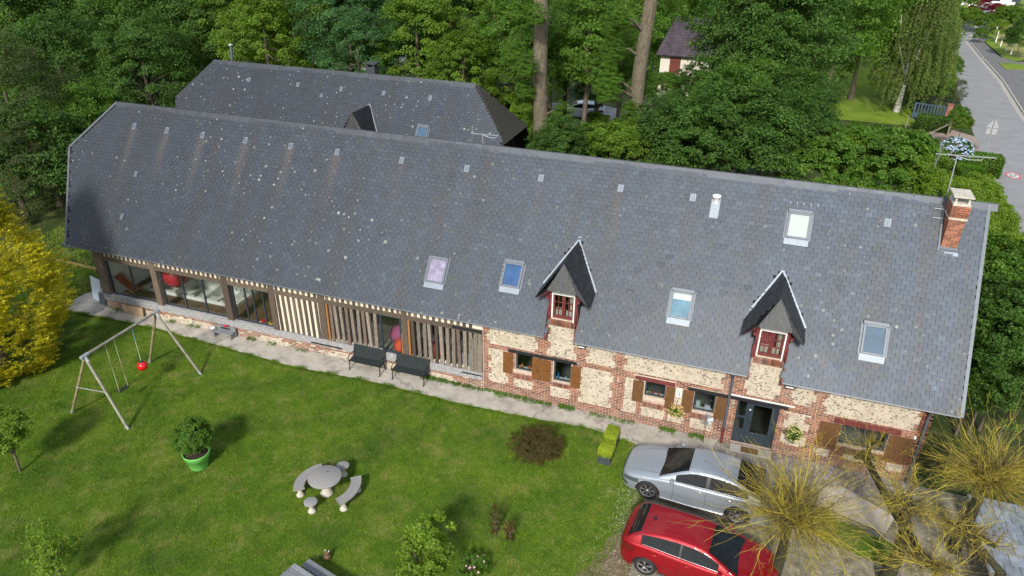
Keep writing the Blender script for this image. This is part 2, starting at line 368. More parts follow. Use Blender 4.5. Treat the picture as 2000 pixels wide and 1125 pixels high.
def grass_mat(name, c1, c2, c3, blades=False):
    m, n, p, o = mat_nodes(name); g = N(n); P = g.pos()
    f = g.noise(P, .5, 6, .68); f2 = g.noise(P, 3.2, 5, .7); f3 = g.noise(g.pos((1,1,.1)), 14, 3, .7)
    c = g.mix(g.ramp(f, [(.3, c1), (.5, c2), (.72, c3)]), g.ramp(f2, [(.25, c1), (.5, c2), (.8, c3)]), .45)
    c = g.mix(c, (.30,.27,.09), g.ramp(g.noise(P, 1.1, 7, .78), [(.50, 0), (.75, .75)]))
    c = g.mix(c, (.03,.075,.012), g.ramp(g.noise(g.pos((1,1,1), (0,0,1)), .42, 5, .6), [(.5, 0), (.72, .55)]))
    if blades: c = g.mix(c, g.ramp(g.rand(), [(0, .62), (.5, 1.0), (1, 1.5)]), 1.0, 'MULTIPLY')
    else: c = g.mix(c, g.ramp(f3, [(.2, .6), (.8, 1.3)]), 1.0, 'MULTIPLY')
    g.ln(c, p.inputs['Base Color']); p.inputs['Roughness'].default_value = .75; p.inputs['Specular IOR Level'].default_value = .2
    g.ln(g.bump(g.noise(P, 60, 3, .8), .8, .03), p.inputs['Normal']); return m
GC = ((.050,.125,.009), (.115,.215,.013), (.235,.30,.032))
M['lawn'] = grass_mat('lawn_turf', *[tuple(v*.72 for v in c) for c in GC]); M['blade'] = grass_mat('grass_blade', *GC, blades=True)
M['far_grass'] = grass_mat('far_grass', (.11,.20,.015), (.17,.27,.022), (.26,.32,.045))
M['undergrowth'] = grass_mat('undergrowth', (.022,.040,.010), (.038,.062,.014), (.06,.075,.02))
M['meadow'] = grass_mat('dry_meadow', (.20,.22,.05), (.28,.27,.08), (.36,.33,.14))
M['concrete'] = crack_mat('concrete_paving_old', (.44,.41,.36))
M['glass_lilac'] = mat('lilac_reflection_pane', (.30,.27,.38), .08, 0, .45, 3.5, coat=1); M['glass_blue'] = mat('deep_blue_reflection_pane', (.03,.09,.22), .06, 0, .3, 2, coat=1); M['glass_aqua'] = mat('aqua_reflection_pane', (.10,.22,.30), .06, 0, .3, 2, coat=1)  # sky reflections of three rooflights, painted into the pane colours
L = {}
L['deep'] = leaf_mat('deep_green_leaf', [(.034,.090,.014), (.060,.140,.019), (.105,.20,.028)])
L['mid'] = leaf_mat('mid_green_leaf', [(.055,.140,.014), (.095,.205,.019), (.150,.265,.030)])
L['yellow'] = leaf_mat('yellow_green_leaf', [(.070,.155,.012), (.115,.215,.016), (.175,.27,.024)])
L['blue'] = leaf_mat('blue_green_leaf', [(.036,.110,.030), (.060,.155,.042), (.095,.20,.055)])
L['olive'] = leaf_mat('olive_leaf', [(.050,.078,.022), (.075,.108,.030), (.105,.135,.040)])
L['gold'] = leaf_mat('golden_conifer_leaf', [(.34,.35,.014), (.56,.52,.022), (.72,.66,.045)], .3)
L['birch'] = leaf_mat('birch_leaf', [(.085,.14,.030), (.14,.20,.045), (.20,.26,.06)])
L['box'] = leaf_mat('box_leaf', [(.18,.27,.012), (.28,.37,.018), (.38,.45,.03)], .25)
L['lime'] = leaf_mat('lime_leaf', [(.10,.20,.014), (.17,.29,.022), (.26,.37,.038)])
L['red'] = leaf_mat('bronze_leaf', [(.10,.055,.022), (.12,.075,.025), (.085,.125,.022)])
L['crimson'] = leaf_mat('crimson_leaf', [(.12,.008,.022), (.18,.012,.03), (.22,.02,.03)])
L['flower_blue'] = leaf_mat('pale_blue_petal', [(.35,.50,.72), (.50,.62,.80), (.65,.74,.85)], .2, posvar=.1)
L['flower_mix'] = leaf_mat('cream_orange_petal', [(.60,.45,.12), (.65,.55,.25), (.55,.25,.10)], .2, posvar=.1)
L['flower_yellow'] = leaf_mat('pale_yellow_petal', [(.50,.48,.14), (.60,.56,.22), (.70,.66,.34)], .2, posvar=.1)
L['petal'] = leaf_mat('pink_rose_petal', [(.75,.38,.45), (.85,.60,.62), (.88,.82,.78)], .2, posvar=.05)
# ================================================================== setting: ground, roads
def sheet(name, poly, z, m, thick=0, kind='structure', sub=0):
    b = MB()
    if thick: b.prism([(x, y, z-thick) for x, y in poly], (0,0,thick))
    else: b.add([(x, y, z) for x, y in poly], [tuple(range(len(poly)))])
    o = b.build(name, m); tag(o, kind=kind); return o
sheet('ground', [(-500,-300),(500,-300),(500,900),(-500,900)], -.012, M['undergrowth'])
def wob(poly, step=.35, amp=.05, seed=1):
    r = random.Random(seed); res = []
    for (a, b) in zip(poly, poly[1:]+poly[:1]):
        n = max(1, int(math.dist(a, b)/step))
        for i in range(n):
            t = i/n; res.append((a[0]+(b[0]-a[0])*t+r.uniform(-amp, amp), a[1]+(b[1]-a[1])*t+r.uniform(-amp, amp)))
    return res
EDGE = [(-1.0,-.95),(.6,-.85),(4.3,-.75),(8,-.95),(11.7,-1.22),(15.5,-1.02),(19.4,-1.16),(22.5,-1.06),(24.4,-.88),(26.1,-1.2)]
DRIVE = [(26.3,-1.9),(26.9,-3.2),(26.95,-3.9),(26.6,-4.6),(26.5,-5.9),(26.3,-6.8),(25.6,-8),(24.6,-10),(24,-20)]
LAWN = EDGE + DRIVE + [(-12,-20),(-14,9),(-2,9.2),(-1.6,3),(-1.0,1.6),(-1.1,0)]
sheet('lawn', LAWN, 0.0, M['lawn'])
sheet('gravel_drive', DRIVE[::-1] + [(26.1,-1.2),(26.6,-.3),(29,-.05),(45,-.05),(60,-8),(60,-20),(24,-20)], .001, M['gravel'])
pv = wob([(-1.0,-.95),(.6,-.85),(4.3,-.75),(8,-.95),(11.7,-1.22),(15.5,-1.02),(19.4,-1.16),(22.5,-1.06),(24.4,-.88),(26.1,-1.2),(27.6,-1.35),(28.7,-1.1),(28.9,.02),(.9,.02),(.85,1.8),(-.6,1.9),(-1.05,.3)], .3, .035, 4)
sheet('pavement', pv, .045, M['concrete'], .06)
# cracked joint lines of the pavement: narrow recessed strips
# right-hand road and its footway
RL = [(42.6,-6),(43.9,24.5),(44.1,27),(44.45,33.8),(44.8,39.9),(45.4,47.3),(46.6,63.2),(50.1,88.4),(52.4,100),(56,118),(66,160)]
RR_ = [(60,-6),(56,30),(51.3,58.2),(52.7,73.4),(53.35,88),(54.1,101.6),(58.6,118),(70,160)]
RR_ = [(48.6,-6),(49.4,24),(50.2,42),(51.3,58.2),(52.7,73.4),(53.35,88),(54.1,101.6),(58.6,118),(70,160)]
sheet('road', RL + RR_[::-1], .004, M['asphalt'])
def strip(pl, w0, w1, z0, z1, name, m, kind='structure'):
    b = MB(); P = [np.array(p, float) for p in pl]
    vs = []
    for i, p in enumerate(P):
        d = P[min(i+1, len(P)-1)]-P[max(i-1, 0)]; d /= np.linalg.norm(d); nrm = np.array([d[1], -d[0]])
        a = p+nrm*w0; c = p+nrm*w1
        vs += [(a[0],a[1],z0),(a[0],a[1],z1),(c[0],c[1],z1),(c[0],c[1],z0)]
    fs = [(4*i+k, 4*i+4+k, 4*i+5+k, 4*i+1+k) for i in range(len(P)-1) for k in range(3)]
    b.add(vs, fs); o = b.build(name, m); tag(o, kind=kind); return o
strip(RR_, -.55, -.12, .0, .012, 'gutter_channel', M['kerb'])
# kerb stones, each its own piece of the kerb
kerb = empty('kerb'); kerb['kind'] = 'structure'
fr = []
for a, b in zip(RR_, RR_[1:]):
    a = np.array(a); b = np.array(b); Ln = np.linalg.norm(b-a); d = (b-a)/Ln; nrm = np.array([d[1], -d[0]])
    for i in range(int(Ln)):
        c = a+d*(i+.5); fr.append(((c[0]+nrm[0]*0, c[1]+nrm[1]*0, .055), (d[0]*.49, d[1]*.49, 0), (nrm[0]*.08, nrm[1]*.08, 0), (0,0,.065)))
pieces('kerb_stone', [f for f in fr if 50 < f[0][1] < 115], M['kerb'], kerb)
FW = [(p[0]+.08+ (3.0 if p[1] < 90 else 2.2), p[1]) for p in RR_]
sheet('footway', [(p[0]+.09, p[1]) for p in RR_] + [(51.9,-6),(52.8,24),(53.6,45),(54.8,68),(57.5,74),(62,76),(62,88),(56.6,87),(55.6,90),(55.9,101.6),(60.8,118),(72.5,160)][::-1], .10, M['asphalt_dark'], .09)
sheet('verge', [(54.4,80.7),(55.9,81.4),(57.5,81.8),(57.5,84.6),(56,85.4),(54.4,84.8)], .14, M['far_grass'], .05)
sheet('verge', [(54.7,70),(56.8,71.5),(58.6,74.3),(56.6,76.5),(54.9,75.4)], .14, M['far_grass'], .05)
sheet('verge', [(55.8,89.5),(56.6,87.2),(57.8,88.2),(57.6,98),(57.7,104),(61.2,117),(59.8,117),(56.1,101.6)], .13, M['far_grass'], .05)
sheet('meadow', [(57.5,89),(57.2,104),(59.8,118),(63,124),(90,124),(95,84),(60,88.5)], .09, M['meadow'])
sheet('far_field', [(30,124),(120,128),(160,400),(-60,400),(-20,112),(5,108)], .0, M['far_grass'])
sheet('driveway_apron', [(42.2,37.5),(44.6,38.4),(45.5,47.8),(43.6,49.8),(42.0,48)], .003, mat('pink_gravel', (.34,.26,.22), .95, 0, .25, 4))
sheet('entrance_apron', [(44.0,25),(45.4,25.5),(46.8,31),(48.9,31.5),(49,-6),(43,-6)], .009, mat('pale_concrete', (.50,.45,.40), .95, 0, .15, 1))
sheet('side_lawn', [(30,49.6),(41.2,49.4),(41.4,56),(41,70),(44,96),(36,98),(29,72)], .0, M['far_grass'])
sheet('rear_lawn', [(8,25),(44,13),(44,49),(30,49.6),(8,36)], .0, M['undergrowth'])
sheet('rear_yard', [(7,36),(16.5,36.5),(17,45),(14,46.5),(6,45)], .003, mat('yard_gravel', (.33,.34,.34), .95, 0, .45, 1.6, .8))
sheet('rough_grass', [(-14,3),(-1.5,3),(-1.2,9),(-6,20),(-24,18)], .002, M['undergrowth'])
r0_ = np.random.default_rng(90); n_ = 9000; gx_ = np.concatenate([r0_.uniform(26.3,38,n_), r0_.normal(26.6,.35,n_//4)]); gy_ = np.concatenate([r0_.uniform(-11,-.3,n_), r0_.uniform(-9,-2,n_//4)])
s_ = r0_.uniform(.008,.028,len(gx_)); th_ = r0_.uniform(0,6.28,len(gx_)); V = []
for k in range(3): V.append(np.stack([gx_+s_*np.cos(th_+k*2.1), gy_+s_*np.sin(th_+k*2.1), np.zeros_like(gx_)], 1))
V.append(np.stack([gx_, gy_, s_*.7], 1)); V = np.array(V).transpose(1,0,2).reshape(-1,3); Fc = (np.array([(0,1,3),(1,2,3),(2,0,3)])[None]+4*np.arange(len(gx_))[:,None,None]).reshape(-1,3)
tag(link('gravel_stones', np_mesh('gravel_stones', V, Fc, mat('loose_stone', (.36,.33,.28), .9, 0, .4, 4, islands=.6))), kind='stuff')
sheet('worn_soil', wob([(25.3,-8.6),(25.9,-6.9),(26.3,-5.6),(26.75,-5.0),(27.1,-5.6),(27.0,-7.2),(26.5,-8.6),(25.6,-10.5),(24.6,-11.5),(24.2,-10.6)], .25, .09, 21), .004, mat('worn_soil', (.16,.125,.065), .95, 0, .5, 6, .6))
sheet('moss_strip', wob([(31.4,-2.5),(32.4,-2.35),(33.5,-2.75),(34.5,-3.2),(34.1,-4.1),(32.8,-3.7),(31.6,-3.3)], .25, .1, 23), .006, M['lawn'])
# speed roundel painted on the road, read from the far side
rm = MB(); c = np.array([46.1, 37.52])
def disc(b, r0, r1, z, mi, n=36):
    vs = [(c[0]+r*1.0*math.cos(t*2*math.pi/n), c[1]+r*1.6*math.sin(t*2*math.pi/n), z) for r in (r0, r1) for t in range(n)]
    b.add(vs, [(i, (i+1)%n, n+(i+1)%n, n+i) for i in range(n)] if r0 > 0 else [tuple(range(n, 2*n))], mi)
disc(rm, .36, .52, .010, 0); disc(rm, 0, .355, .010, 1)
def seg(x0, y0, x1, y1):   # digits are drawn facing the far traffic: rotated by half a turn
    rm.add([(c[0]-x0, c[1]-y0, .014), (c[0]-x1, c[1]-y0, .014), (c[0]-x1, c[1]-y1, .014), (c[0]-x0, c[1]-y1, .014)], [(0,1,2,3)], 2)
for s_ in ((-.24,.27,-.04,.35),(-.10,.0,-.04,.35),(-.24,-.04,-.04,.04),(-.24,-.35,-.18,.0),(-.24,-.35,-.04,-.27),(.04,.27,.24,.35),(.04,-.35,.24,-.27),(.04,-.35,.10,.35),(.18,-.35,.24,.35)): seg(*s_)
o = rm.build('road_marking', [mat('red_road_paint', (.55,.16,.17), .8), mat('white_road_paint', (.7,.7,.7), .8), mat('black_road_paint', (.09,.09,.09), .8)])
tag(o, 'round red and white painted speed roundel reading 20 on the grey road', 'road marking')
# a white hatched arrow at the junction
b = MB(); 
for i in range(7): b.add([(44.6+.25*i,26.4+.25*i,.014),(44.72+.25*i,26.4+.25*i,.014),(45.1+.2*i,27.6+.3*i,.014),(44.98+.2*i,27.6+.3*i,.014)], [(0,1,2,3)])
tag(b.build('road_hatching', bpy.data.materials['white_road_paint']), 'white hatched paint stripes on the road edge beside the hedge', 'road marking')

# ================================================================== THE FARMHOUSE
XL, XR = 0.0, 35.82
EY, EZ, RY, RZ = -.378, 3.24, 3.723, 8.691
SL = (RZ-EZ)/(RY-EY); SLEN = math.hypot(RY-EY, RZ-EZ); UPV = np.array([0, (RY-EY)/SLEN, (RZ-EZ)/SLEN]); NRM = np.array([0, -UPV[2], UPV[1]])
BEY = 2*RY-EY
house = empty('farmhouse', (18, 0, 0)); house.location = (0,0,0)
tag(house, 'long half-timbered and brick farmhouse with a steep dark slate roof', 'farmhouse')
DC = (22.95, 30.02)                 # dormer centres
def wall_cells(b, x0, x1, z0, z1, holes, y0, y1, mi=0):
    xs = sorted({x0, x1, *[v for h in holes for v in h[:2] if x0 < v < x1]}); zs = sorted({z0, z1, *[v for h in holes for v in h[2:] if z0 < v < z1]})
    solid = lambda i, j: 0 <= i < len(xs)-1 and 0 <= j < len(zs)-1 and not any(h[0]-1e-6 <= xs[i] and xs[i+1] <= h[1]+1e-6 and h[2]-1e-6 <= zs[j] and zs[j+1] <= h[3]+1e-6 for h in holes)
    for i in range(len(xs)-1):
        for j in range(len(zs)-1):
            if not solid(i, j): continue
            a, c2, d, e = xs[i], xs[i+1], zs[j], zs[j+1]
            b.add([(a,y0,d),(c2,y0,d),(c2,y0,e),(a,y0,e)], [(0,1,2,3)], mi); b.add([(a,y1,d),(c2,y1,d),(c2,y1,e),(a,y1,e)], [(3,2,1,0)], mi)
            if not solid(i-1, j): b.add([(a,y0,d),(a,y1,d),(a,y1,e),(a,y0,e)], [(3,2,1,0)], mi)
            if not solid(i+1, j): b.add([(c2,y0,d),(c2,y1,d),(c2,y1,e),(c2,y0,e)], [(0,1,2,3)], mi)
            if not solid(i, j-1): b.add([(a,y0,d),(c2,y0,d),(c2,y1,d),(a,y1,d)], [(3,2,1,0)], mi)
            if not solid(i, j+1): b.add([(a,y0,e),(c2,y0,e),(c2,y1,e),(a,y1,e)], [(0,1,2,3)], mi)
HOLES = [(21.2,21.88,1.26,2.03),(22.70,23.37,1.12,2.03),(26.12,26.86,1.29,1.96),(27.86,28.6,1.10,1.94),(29.33,30.72,.06,1.94),(32.72,34.16,.98,1.82)]
b = MB()
wall_cells(b, 19.86, 35.2, -.1, 3.3, HOLES, 0, .32)
for dc in DC: wall_cells(b, dc-.53, dc+.53, 3.3, 3.84, [], .0, .32)
# gable ends and back wall
b.prism([(35.2,0,-.1),(35.2,2*RY,-.1),(35.2,2*RY,3.62),(35.2,RY,8.5),(35.2,0,3.62)], (-.3,0,0))
b.prism([(1.0,0.3,-.1),(1.0,2*RY,-.1),(1.0,2*RY,3.6),(1.0,5.2,6.6),(1.0,2.2,6.6),(1.0,.3,3.9)], (.25,0,0))
b.box((1.0,2*RY-.3,-.1), (35.2,2*RY,3.6))
b.box((1.0,0.06,-.1), (19.86,.32,.46))
b.build('wall', M['mortar'], house)
# inside: floors, ceiling, partitions
b = MB(); b.box((1.25,.1,.0), (10.35,1.27,.5)); b.box((1.25,1.27,0), (1.97,3.3,.5)); b.box((7.27,1.27,0), (10.35,3.3,.5)); b.box((1.25,3.3,0), (10.35,7.1,.5)); b.build('wood_floor', M['wood_floor'], house)
b = MB(); b.box((10.35,.1,-.05), (19.9,7.1,.35)); b.box((19.9,.32,-.05), (35.1,7.1,.0)); b.build('inner_floor', M['tile_floor'], house)
b = MB(); b.box((1.26,.33,.5), (1.31,7.1,3.3)); b.box((1.31,4.0,.5), (10.3,4.1,3.3)); b.box((10.30,1.3,.5), (10.38,7.1,3.2)); b.build('inner_wall', M['white_wall'], house)
b = MB(); b.box((10.4,.0,3.16), (22.3,7.2,3.24)); b.box((23.6,.33,2.55), (35.1,7.2,2.65)); b.box((19.9,.33,2.55), (22.3,7.2,2.65)); b.build('ceiling', M['dark_room'], house)
b = MB(); b.box((1.0,.0,3.16), (10.38,7.2,3.24)); b.build('spa_ceiling', M['white_wall'], house)
b = MB(); b.box((10.45,2.6,.35), (19.8,2.7,3.1)); b.box((19.9,4.2,0), (35.1,4.3,2.6)); b.build('back_partition', M['dark_room'], house)
for x in (24.2, 27.4, 29.1, 31.3): b = MB(); b.box((x,.33,0), (x+.1,4.2,2.55)); b.build('room_partition', mat('dim_plaster', (.30,.28,.24), .9), house)

# --- brickwork and flint panels
FL = [(20.1,22.02,2.24,3.12),(20.15,20.86,.5,2.0),(21.12,21.88,.47,.89),(22.62,23.38,.45,.89),(22.47,23.5,2.22,3.57),(23.96,24.93,2.2,3.1),
      (23.76,24.9,.45,2.0),(25.36,28.7,2.22,3.1),(25.4,25.86,.42,1.94),(26.1,26.87,.4,.84),(27.08,27.6,.42,.92),(27.2,27.45,1.2,1.94),(27.85,28.6,.39,.80),
      (29.5,30.55,2.22,3.49),(31.04,31.68,2.2,3.1),(30.98,31.66,.5,1.9),(32.06,34.82,2.1,3.1),(32.06,32.52,.38,.68),(34.36,34.84,.38,.64),(33.0,34.0,.42,.62)]
SILLS = [(21.1,21.88,.93,1.26),(22.69,23.37,.95,1.12),(26.1,26.87,.86,1.29),(27.85,28.6,.82,1.1),(32.72,34.16,.72,.98)]
def teeth(x, z, i):     # toothed edge of the quoins
    return .07 if int((z+.04*i)/.30) % 2 else -.05
def in_flint(x, z):
    for i, (x0, x1, z0, z1) in enumerate(FL):
        if z0 < z < z1:
            t = teeth(x, z, i) if (x1-x0) > .6 and (z1-z0) > .6 else 0
            if x0+t < x < x1-t: return True
    return False
LINT = [(20.9,23.58,2.03,2.16),(27.62,30.96,1.94,2.07),(25.75,27.17,1.96,2.11),(32.45,34.48,1.82,2.02)]
def blocked(x, z, h=.03, wx=.1):
    for (a, c2, d, e) in HOLES+LINT+SILLS:
        if a-.0 < x < c2+.0 and d-h*.5 < z < e+h*.5: return True
    return in_flint(x, z)
fr = []; BH, BL, CH, CW = .054, .212, .072, .228
def brick(x, z, hl=BL/2, y=-.006, zt=None):
    j = rnd.uniform(-.002, .003)
    fr.append(((x, y+.03+j, z), (hl+rnd.uniform(-.004,.003), 0, rnd.uniform(-.001,.001)), (0,.036,0), (0,0,BH/2)))
def brick_rows(x0, x1, z0, z1, blk, drop=0):
    k = 0; z = z0+CH/2
    while z < z1:
        x = x0 + (CW/2 if k % 2 else 0) - CW/2
        while x < x1+CW/2:
            # clip against the panel edges in quarter steps
            xs_ = [x+CW*(q-.0)/4-CW*3/8 for q in range(4)]; ok = [x0 < q < x1 and not blk(q, z) for q in xs_]
            i = 0
            while i < 4:
                if ok[i]:
                    j = i
                    while j+1 < 4 and ok[j+1]: j += 1
                    n = j-i+1
                    if (n > 1 or rnd.random() < .8) and rnd.random() >= drop:
                        brick((xs_[i]+xs_[j])/2, z, (n*CW/4-.018)/2)
                    i = j+1
                else: i += 1
            x += CW
        z += CH; k += 1
brick_rows(19.88, 35.19, .0, 3.14, blocked)
for dc in DC: brick_rows(dc-.52, dc+.52, 3.14, 3.50, lambda x, z: in_flint(x, z) )
# plinth below the timber frame: two to three brick courses, patchy rubble below
pn = lambda x, z: (z < .30 and math.sin(x*1.7)+math.sin(x*.63+1)+(z-.15)*3 < .55) or (1.9 < x < 3.3 and z < .1)
def pblk(x, z): return pn(x, z)
f0 = len(fr); brick_rows(1.1, 19.85, .03, .47, pblk, .08)
for i in range(f0, len(fr)):
    q = fr[i]; fr[i] = ((q[0][0], q[0][1]+.0, q[0][2]), q[1], q[2], q[3])
# rowlock sills (bricks on edge)
for (x0, x1, z0, z1) in SILLS:
    n = int((x1-x0)/.075)
    for i in range(n):
        x = x0+(i+.5)*(x1-x0)/n
        hz = min(.11, (z1-z0)*.42)
        fr.append(((x, -.012, z0+hz), ((x1-x0)/n/2-.006,0,0), (0,.05,.0), (0,.0,hz)))
for dc in DC:                       # dormer sills
    for i in range(13):
        x = dc-.47+(i+.5)*.94/13; fr.append(((x, -.015, 3.68), (.030,0,0), (0,.06,.015), (0,-.03,.11)))
pieces('brick', fr, M['brick'], house, 300)
# flint panels: mortar slab plus nodules
b = MB()
for i, (x0, x1, z0, z1) in enumerate(FL): b.box((x0-.08 if (x1-x0)>.6 and (z1-z0)>.6 else x0, -.0035, z0), (x1+.08 if (x1-x0)>.6 and (z1-z0)>.6 else x1, .01, z1))
b.build('flint_panel', M['flint_wall'], house)
b = MB()
for (x0, z0, x1, z1) in ((1.1,.0,19.84,.46),): b.box((x0, -.002, z0), (x1, .07, z1))
b.build('rubble_plinth', M['flint_wall'], house)
fl = []
def nodules(x0, x1, z0, z1, n, y=-.004):
    for _ in range(n):
        s = rnd.uniform(.010, .036); x = rnd.uniform(x0+.03, x1-.03); z = rnd.uniform(z0+.03, z1-.03); a = rnd.uniform(-.5, .5)
        if any(h[0]-.03 < x < h[1]+.03 and h[2]-.03 < z < h[3]+.03 for h in HOLES+LINT): continue
        fl.append((x, y, z, s*rnd.uniform(1, 1.7), s*rnd.uniform(.7, 1.1), a))
for (x0, x1, z0, z1) in FL: nodules(x0, x1, z0, z1, int((x1-x0)*(z1-z0)*150))
nodules(1.2, 19.8, .05, .3, 900, -.003)
# octagonal domes
th = np.arange(7)*2*math.pi/7
V, Fc = [], []
for (x, y, z, a, c2, t) in fl:
    i0 = len(V); ca, sa = math.cos(t), math.sin(t)
    for q in th: u, v_ = a*math.cos(q)*rnd.uniform(.8,1.15), c2*math.sin(q)*rnd.uniform(.8,1.15); V.append((x+u*ca-v_*sa, y-.0005, z+u*sa+v_*ca))
    for q in th: u, v_ = a*.62*math.cos(q), c2*.62*math.sin(q); V.append((x+u*ca-v_*sa, y-.014, z+u*sa+v_*ca))
    V.append((x, y-.018, z))
    for k in range(7):
        Fc.append((i0+k, i0+(k+1)%7, i0+7+(k+1)%7)); Fc.append((i0+k, i0+7+(k+1)%7, i0+7+k)); Fc.append((i0+7+k, i0+7+(k+1)%7, i0+14))
o = link('flint', np_mesh('flint', np.array(V), np.array(Fc), M['flint'], smooth=True), house); tag(o, kind='stuff')
# sloping window sills
for k, (x0, x1, z0, z1) in enumerate(SILLS):
    b = MB(); hz = min(.11, (z1-z0)*.42)*2; b.prism([(x0-.01,-.05,z0+hz),(x0-.01,.13,z1+.0),(x0-.01,.13,z0),(x0-.01,.0,z0)], (x1-x0+.02,0,0)); b.build('window_sill', mat('rosy_sill', (.40,.27,.23), .9, 0, .3, 8) if k == 0 else bpy.data.materials['rosy_sill'], house)
# lintels
for (x0, x1, z0, z1), m in zip(LINT, ('black_paint','black_paint','red_paint','red_paint')):
    b = MB(); b.box((x0,-.045,z0+.004), (x1,.2,z1-.004)); b.build('lintel', M[m], house, bevel=.008)
b = MB(); b.box((29.05,-.035,2.09), (31.15,.0,2.135)); b.build('ledge', M['white_wall'], house)
# --- windows
def casement(x0, x1, z0, z1, y=.10, m='frame', fw=.055, mull=(), gl='glass_dark', trans=()):
    b = MB()
    b.box((x0,y,z0), (x0+fw,y+.06,z1)); b.box((x1-fw,y,z0), (x1,y+.06,z1)); b.box((x0+fw,y,z0), (x1-fw,y+.06,z0+fw)); b.box((x0+fw,y,z1-fw), (x1-fw,y+.06,z1))
    for mx_ in mull: b.box((mx_-fw*.5,y-.003,z0+fw), (mx_+fw*.5,y+.057,z1-fw))
    for tz in trans: b.box((x0+fw,y+.002,tz-fw*.4), (x1-fw,y+.05,tz+fw*.4))
    o = b.build('window', M[m], house)
    xs = [x0+fw]+[v for mx_ in mull for v in (mx_-fw*.5, mx_+fw*.5)]+[x1-fw]
    for i in range(0, len(xs), 2):
        g_ = MB(); g_.box((xs[i],y+.02,z0+fw), (xs[i+1],y+.028,z1-fw)); g_.build('pane', M[gl], o)
    return o
casement(21.2,21.88,1.26,2.03); casement(22.70,23.37,1.12,2.03); casement(26.12,26.86,1.29,1.96); casement(27.86,28.6,1.10,1.94,mull=()); casement(32.72,34.16,.98,1.82, mull=(33.45,))
casement(1.48,4.14,.76,2.56, .12, mull=(2.81,), gl='glass'); casement(4.49,7.92,.76,2.54, .12, mull=(5.65,6.76), gl='glass')
casement(8.28,10.3,.76,2.54, .12, mull=(8.95,9.35,9.86), gl='glass'); casement(15.43,16.40,.80,2.57, .04, fw=.09, gl='glass')
for (x0, x1, z0, z1) in HOLES[:4]: b = MB(); b.box((x0,.17,z0-.03), (x1,.34,z0+.006)); b.build('inner_sill', M['white_wall'], house)
# --- front door
d = MB(); y = .14
d.box((29.33,y,.06), (29.40,y+.07,1.94)); d.box((30.65,y,.06), (30.72,y+.07,1.94)); d.box((29.40,y,1.87), (30.65,y+.07,1.94)); d.box((29.66,y,.06), (29.74,y+.07,1.87))
d.box((29.40,y+.01,.06), (29.66,y+.055,.62)); d.box((29.40,y+.01,1.12), (29.66,y+.055,1.18)); do = d.build('door_frame', M['frame'], house)
g_ = MB(); g_.box((29.40,y+.03,.62), (29.66,y+.04,1.12)); g_.build('pane', M['glass_dark'], do)
g_ = MB(); g_.box((29.40,y+.03,1.18), (29.66,y+.04,1.87)); g_.build('pane', M['glass_dark'], do)
d = MB(); d.box((29.745,y-.01,.08), (29.90,y+.05,1.865)); d.box((30.50,y-.01,.08), (30.645,y+.05,1.865)); d.box((29.90,y-.01,.08), (30.50,y+.05,.56)); d.box((29.90,y-.01,1.76), (30.50,y+.05,1.865))
dd = d.build('front_door', M['frame'], house, bevel=.006)
g_ = MB(); g_.box((29.90,y+.02,.56), (30.50,y+.03,1.76)); g_.build('pane', glass_mat('door_glass', (.55,.58,.56)), dd)
g_ = MB(); g_.tube([(29.79,y-.02,1.02),(29.79,y-.06,1.02),(29.9,y-.06,1.02)], .012, 6); g_.build('door_handle', M['iron'], dd)
g_ = MB(); g_.lathe([(0,0),(.035,0),(.03,.03),(0,.04)], (29.79,y-.015,1.55), 10, axis='y'); g_.build('door_knocker', M['white_paint'], dd)
# --- shutters: ledged boards with battens
def shutter(x0, x1, z0, z1, m='shutter', flip=1):
    n = max(3, round((x1-x0)/.1)); w_ = (x1-x0)/n; o = None
    b = MB(); b.box((x0+.01,-.020,z0+.01), (x1-.01,-.012,z1-.01)); o = b.build('shutter', M[m], house)
    for i in range(n):
        s = MB(); s.box((x0+i*w_+.003,-.036-rnd.uniform(0,.003),z0), (x0+(i+1)*w_-.003,-.0205,z1)); s.build('board', M[m], o)
    for z in (z0+.13, z1-.13):
        s = MB(); s.box((x0+.01,-.056,z-.035), (x1-.01,-.0395,z+.035)); s.build('batten', M[m], o, bevel=.004)
    s = MB(); a = (x0+.05 if flip > 0 else x1-.05, -.047, z0+.17); c2 = (x1-.05 if flip > 0 else x0+.05, -.047, z1-.17)
    s.beam(a, c2, .06, .015, up=(0,1,0)); s.build('brace', M[m], o)
    return o
for a in ((20.70,21.10,1.06,2.0,'shutter',1),(21.86,22.22,1.03,1.98,'shutter',-1),(22.235,22.60,1.04,1.98,'shutter',1),(23.38,23.75,1.02,1.96,'shutter',1),
          (25.69,26.09,1.0,1.92,'shutter_dark',-1),(26.88,27.20,.98,1.92,'shutter_dark',1),(27.46,27.85,.97,1.91,'shutter_dark',1),(28.61,28.97,.96,1.93,'shutter_dark',-1),
          (32.05,32.71,.76,1.79,'shutter_dark',1),(34.17,34.90,.72,1.79,'shutter_dark',-1)): shutter(*a)
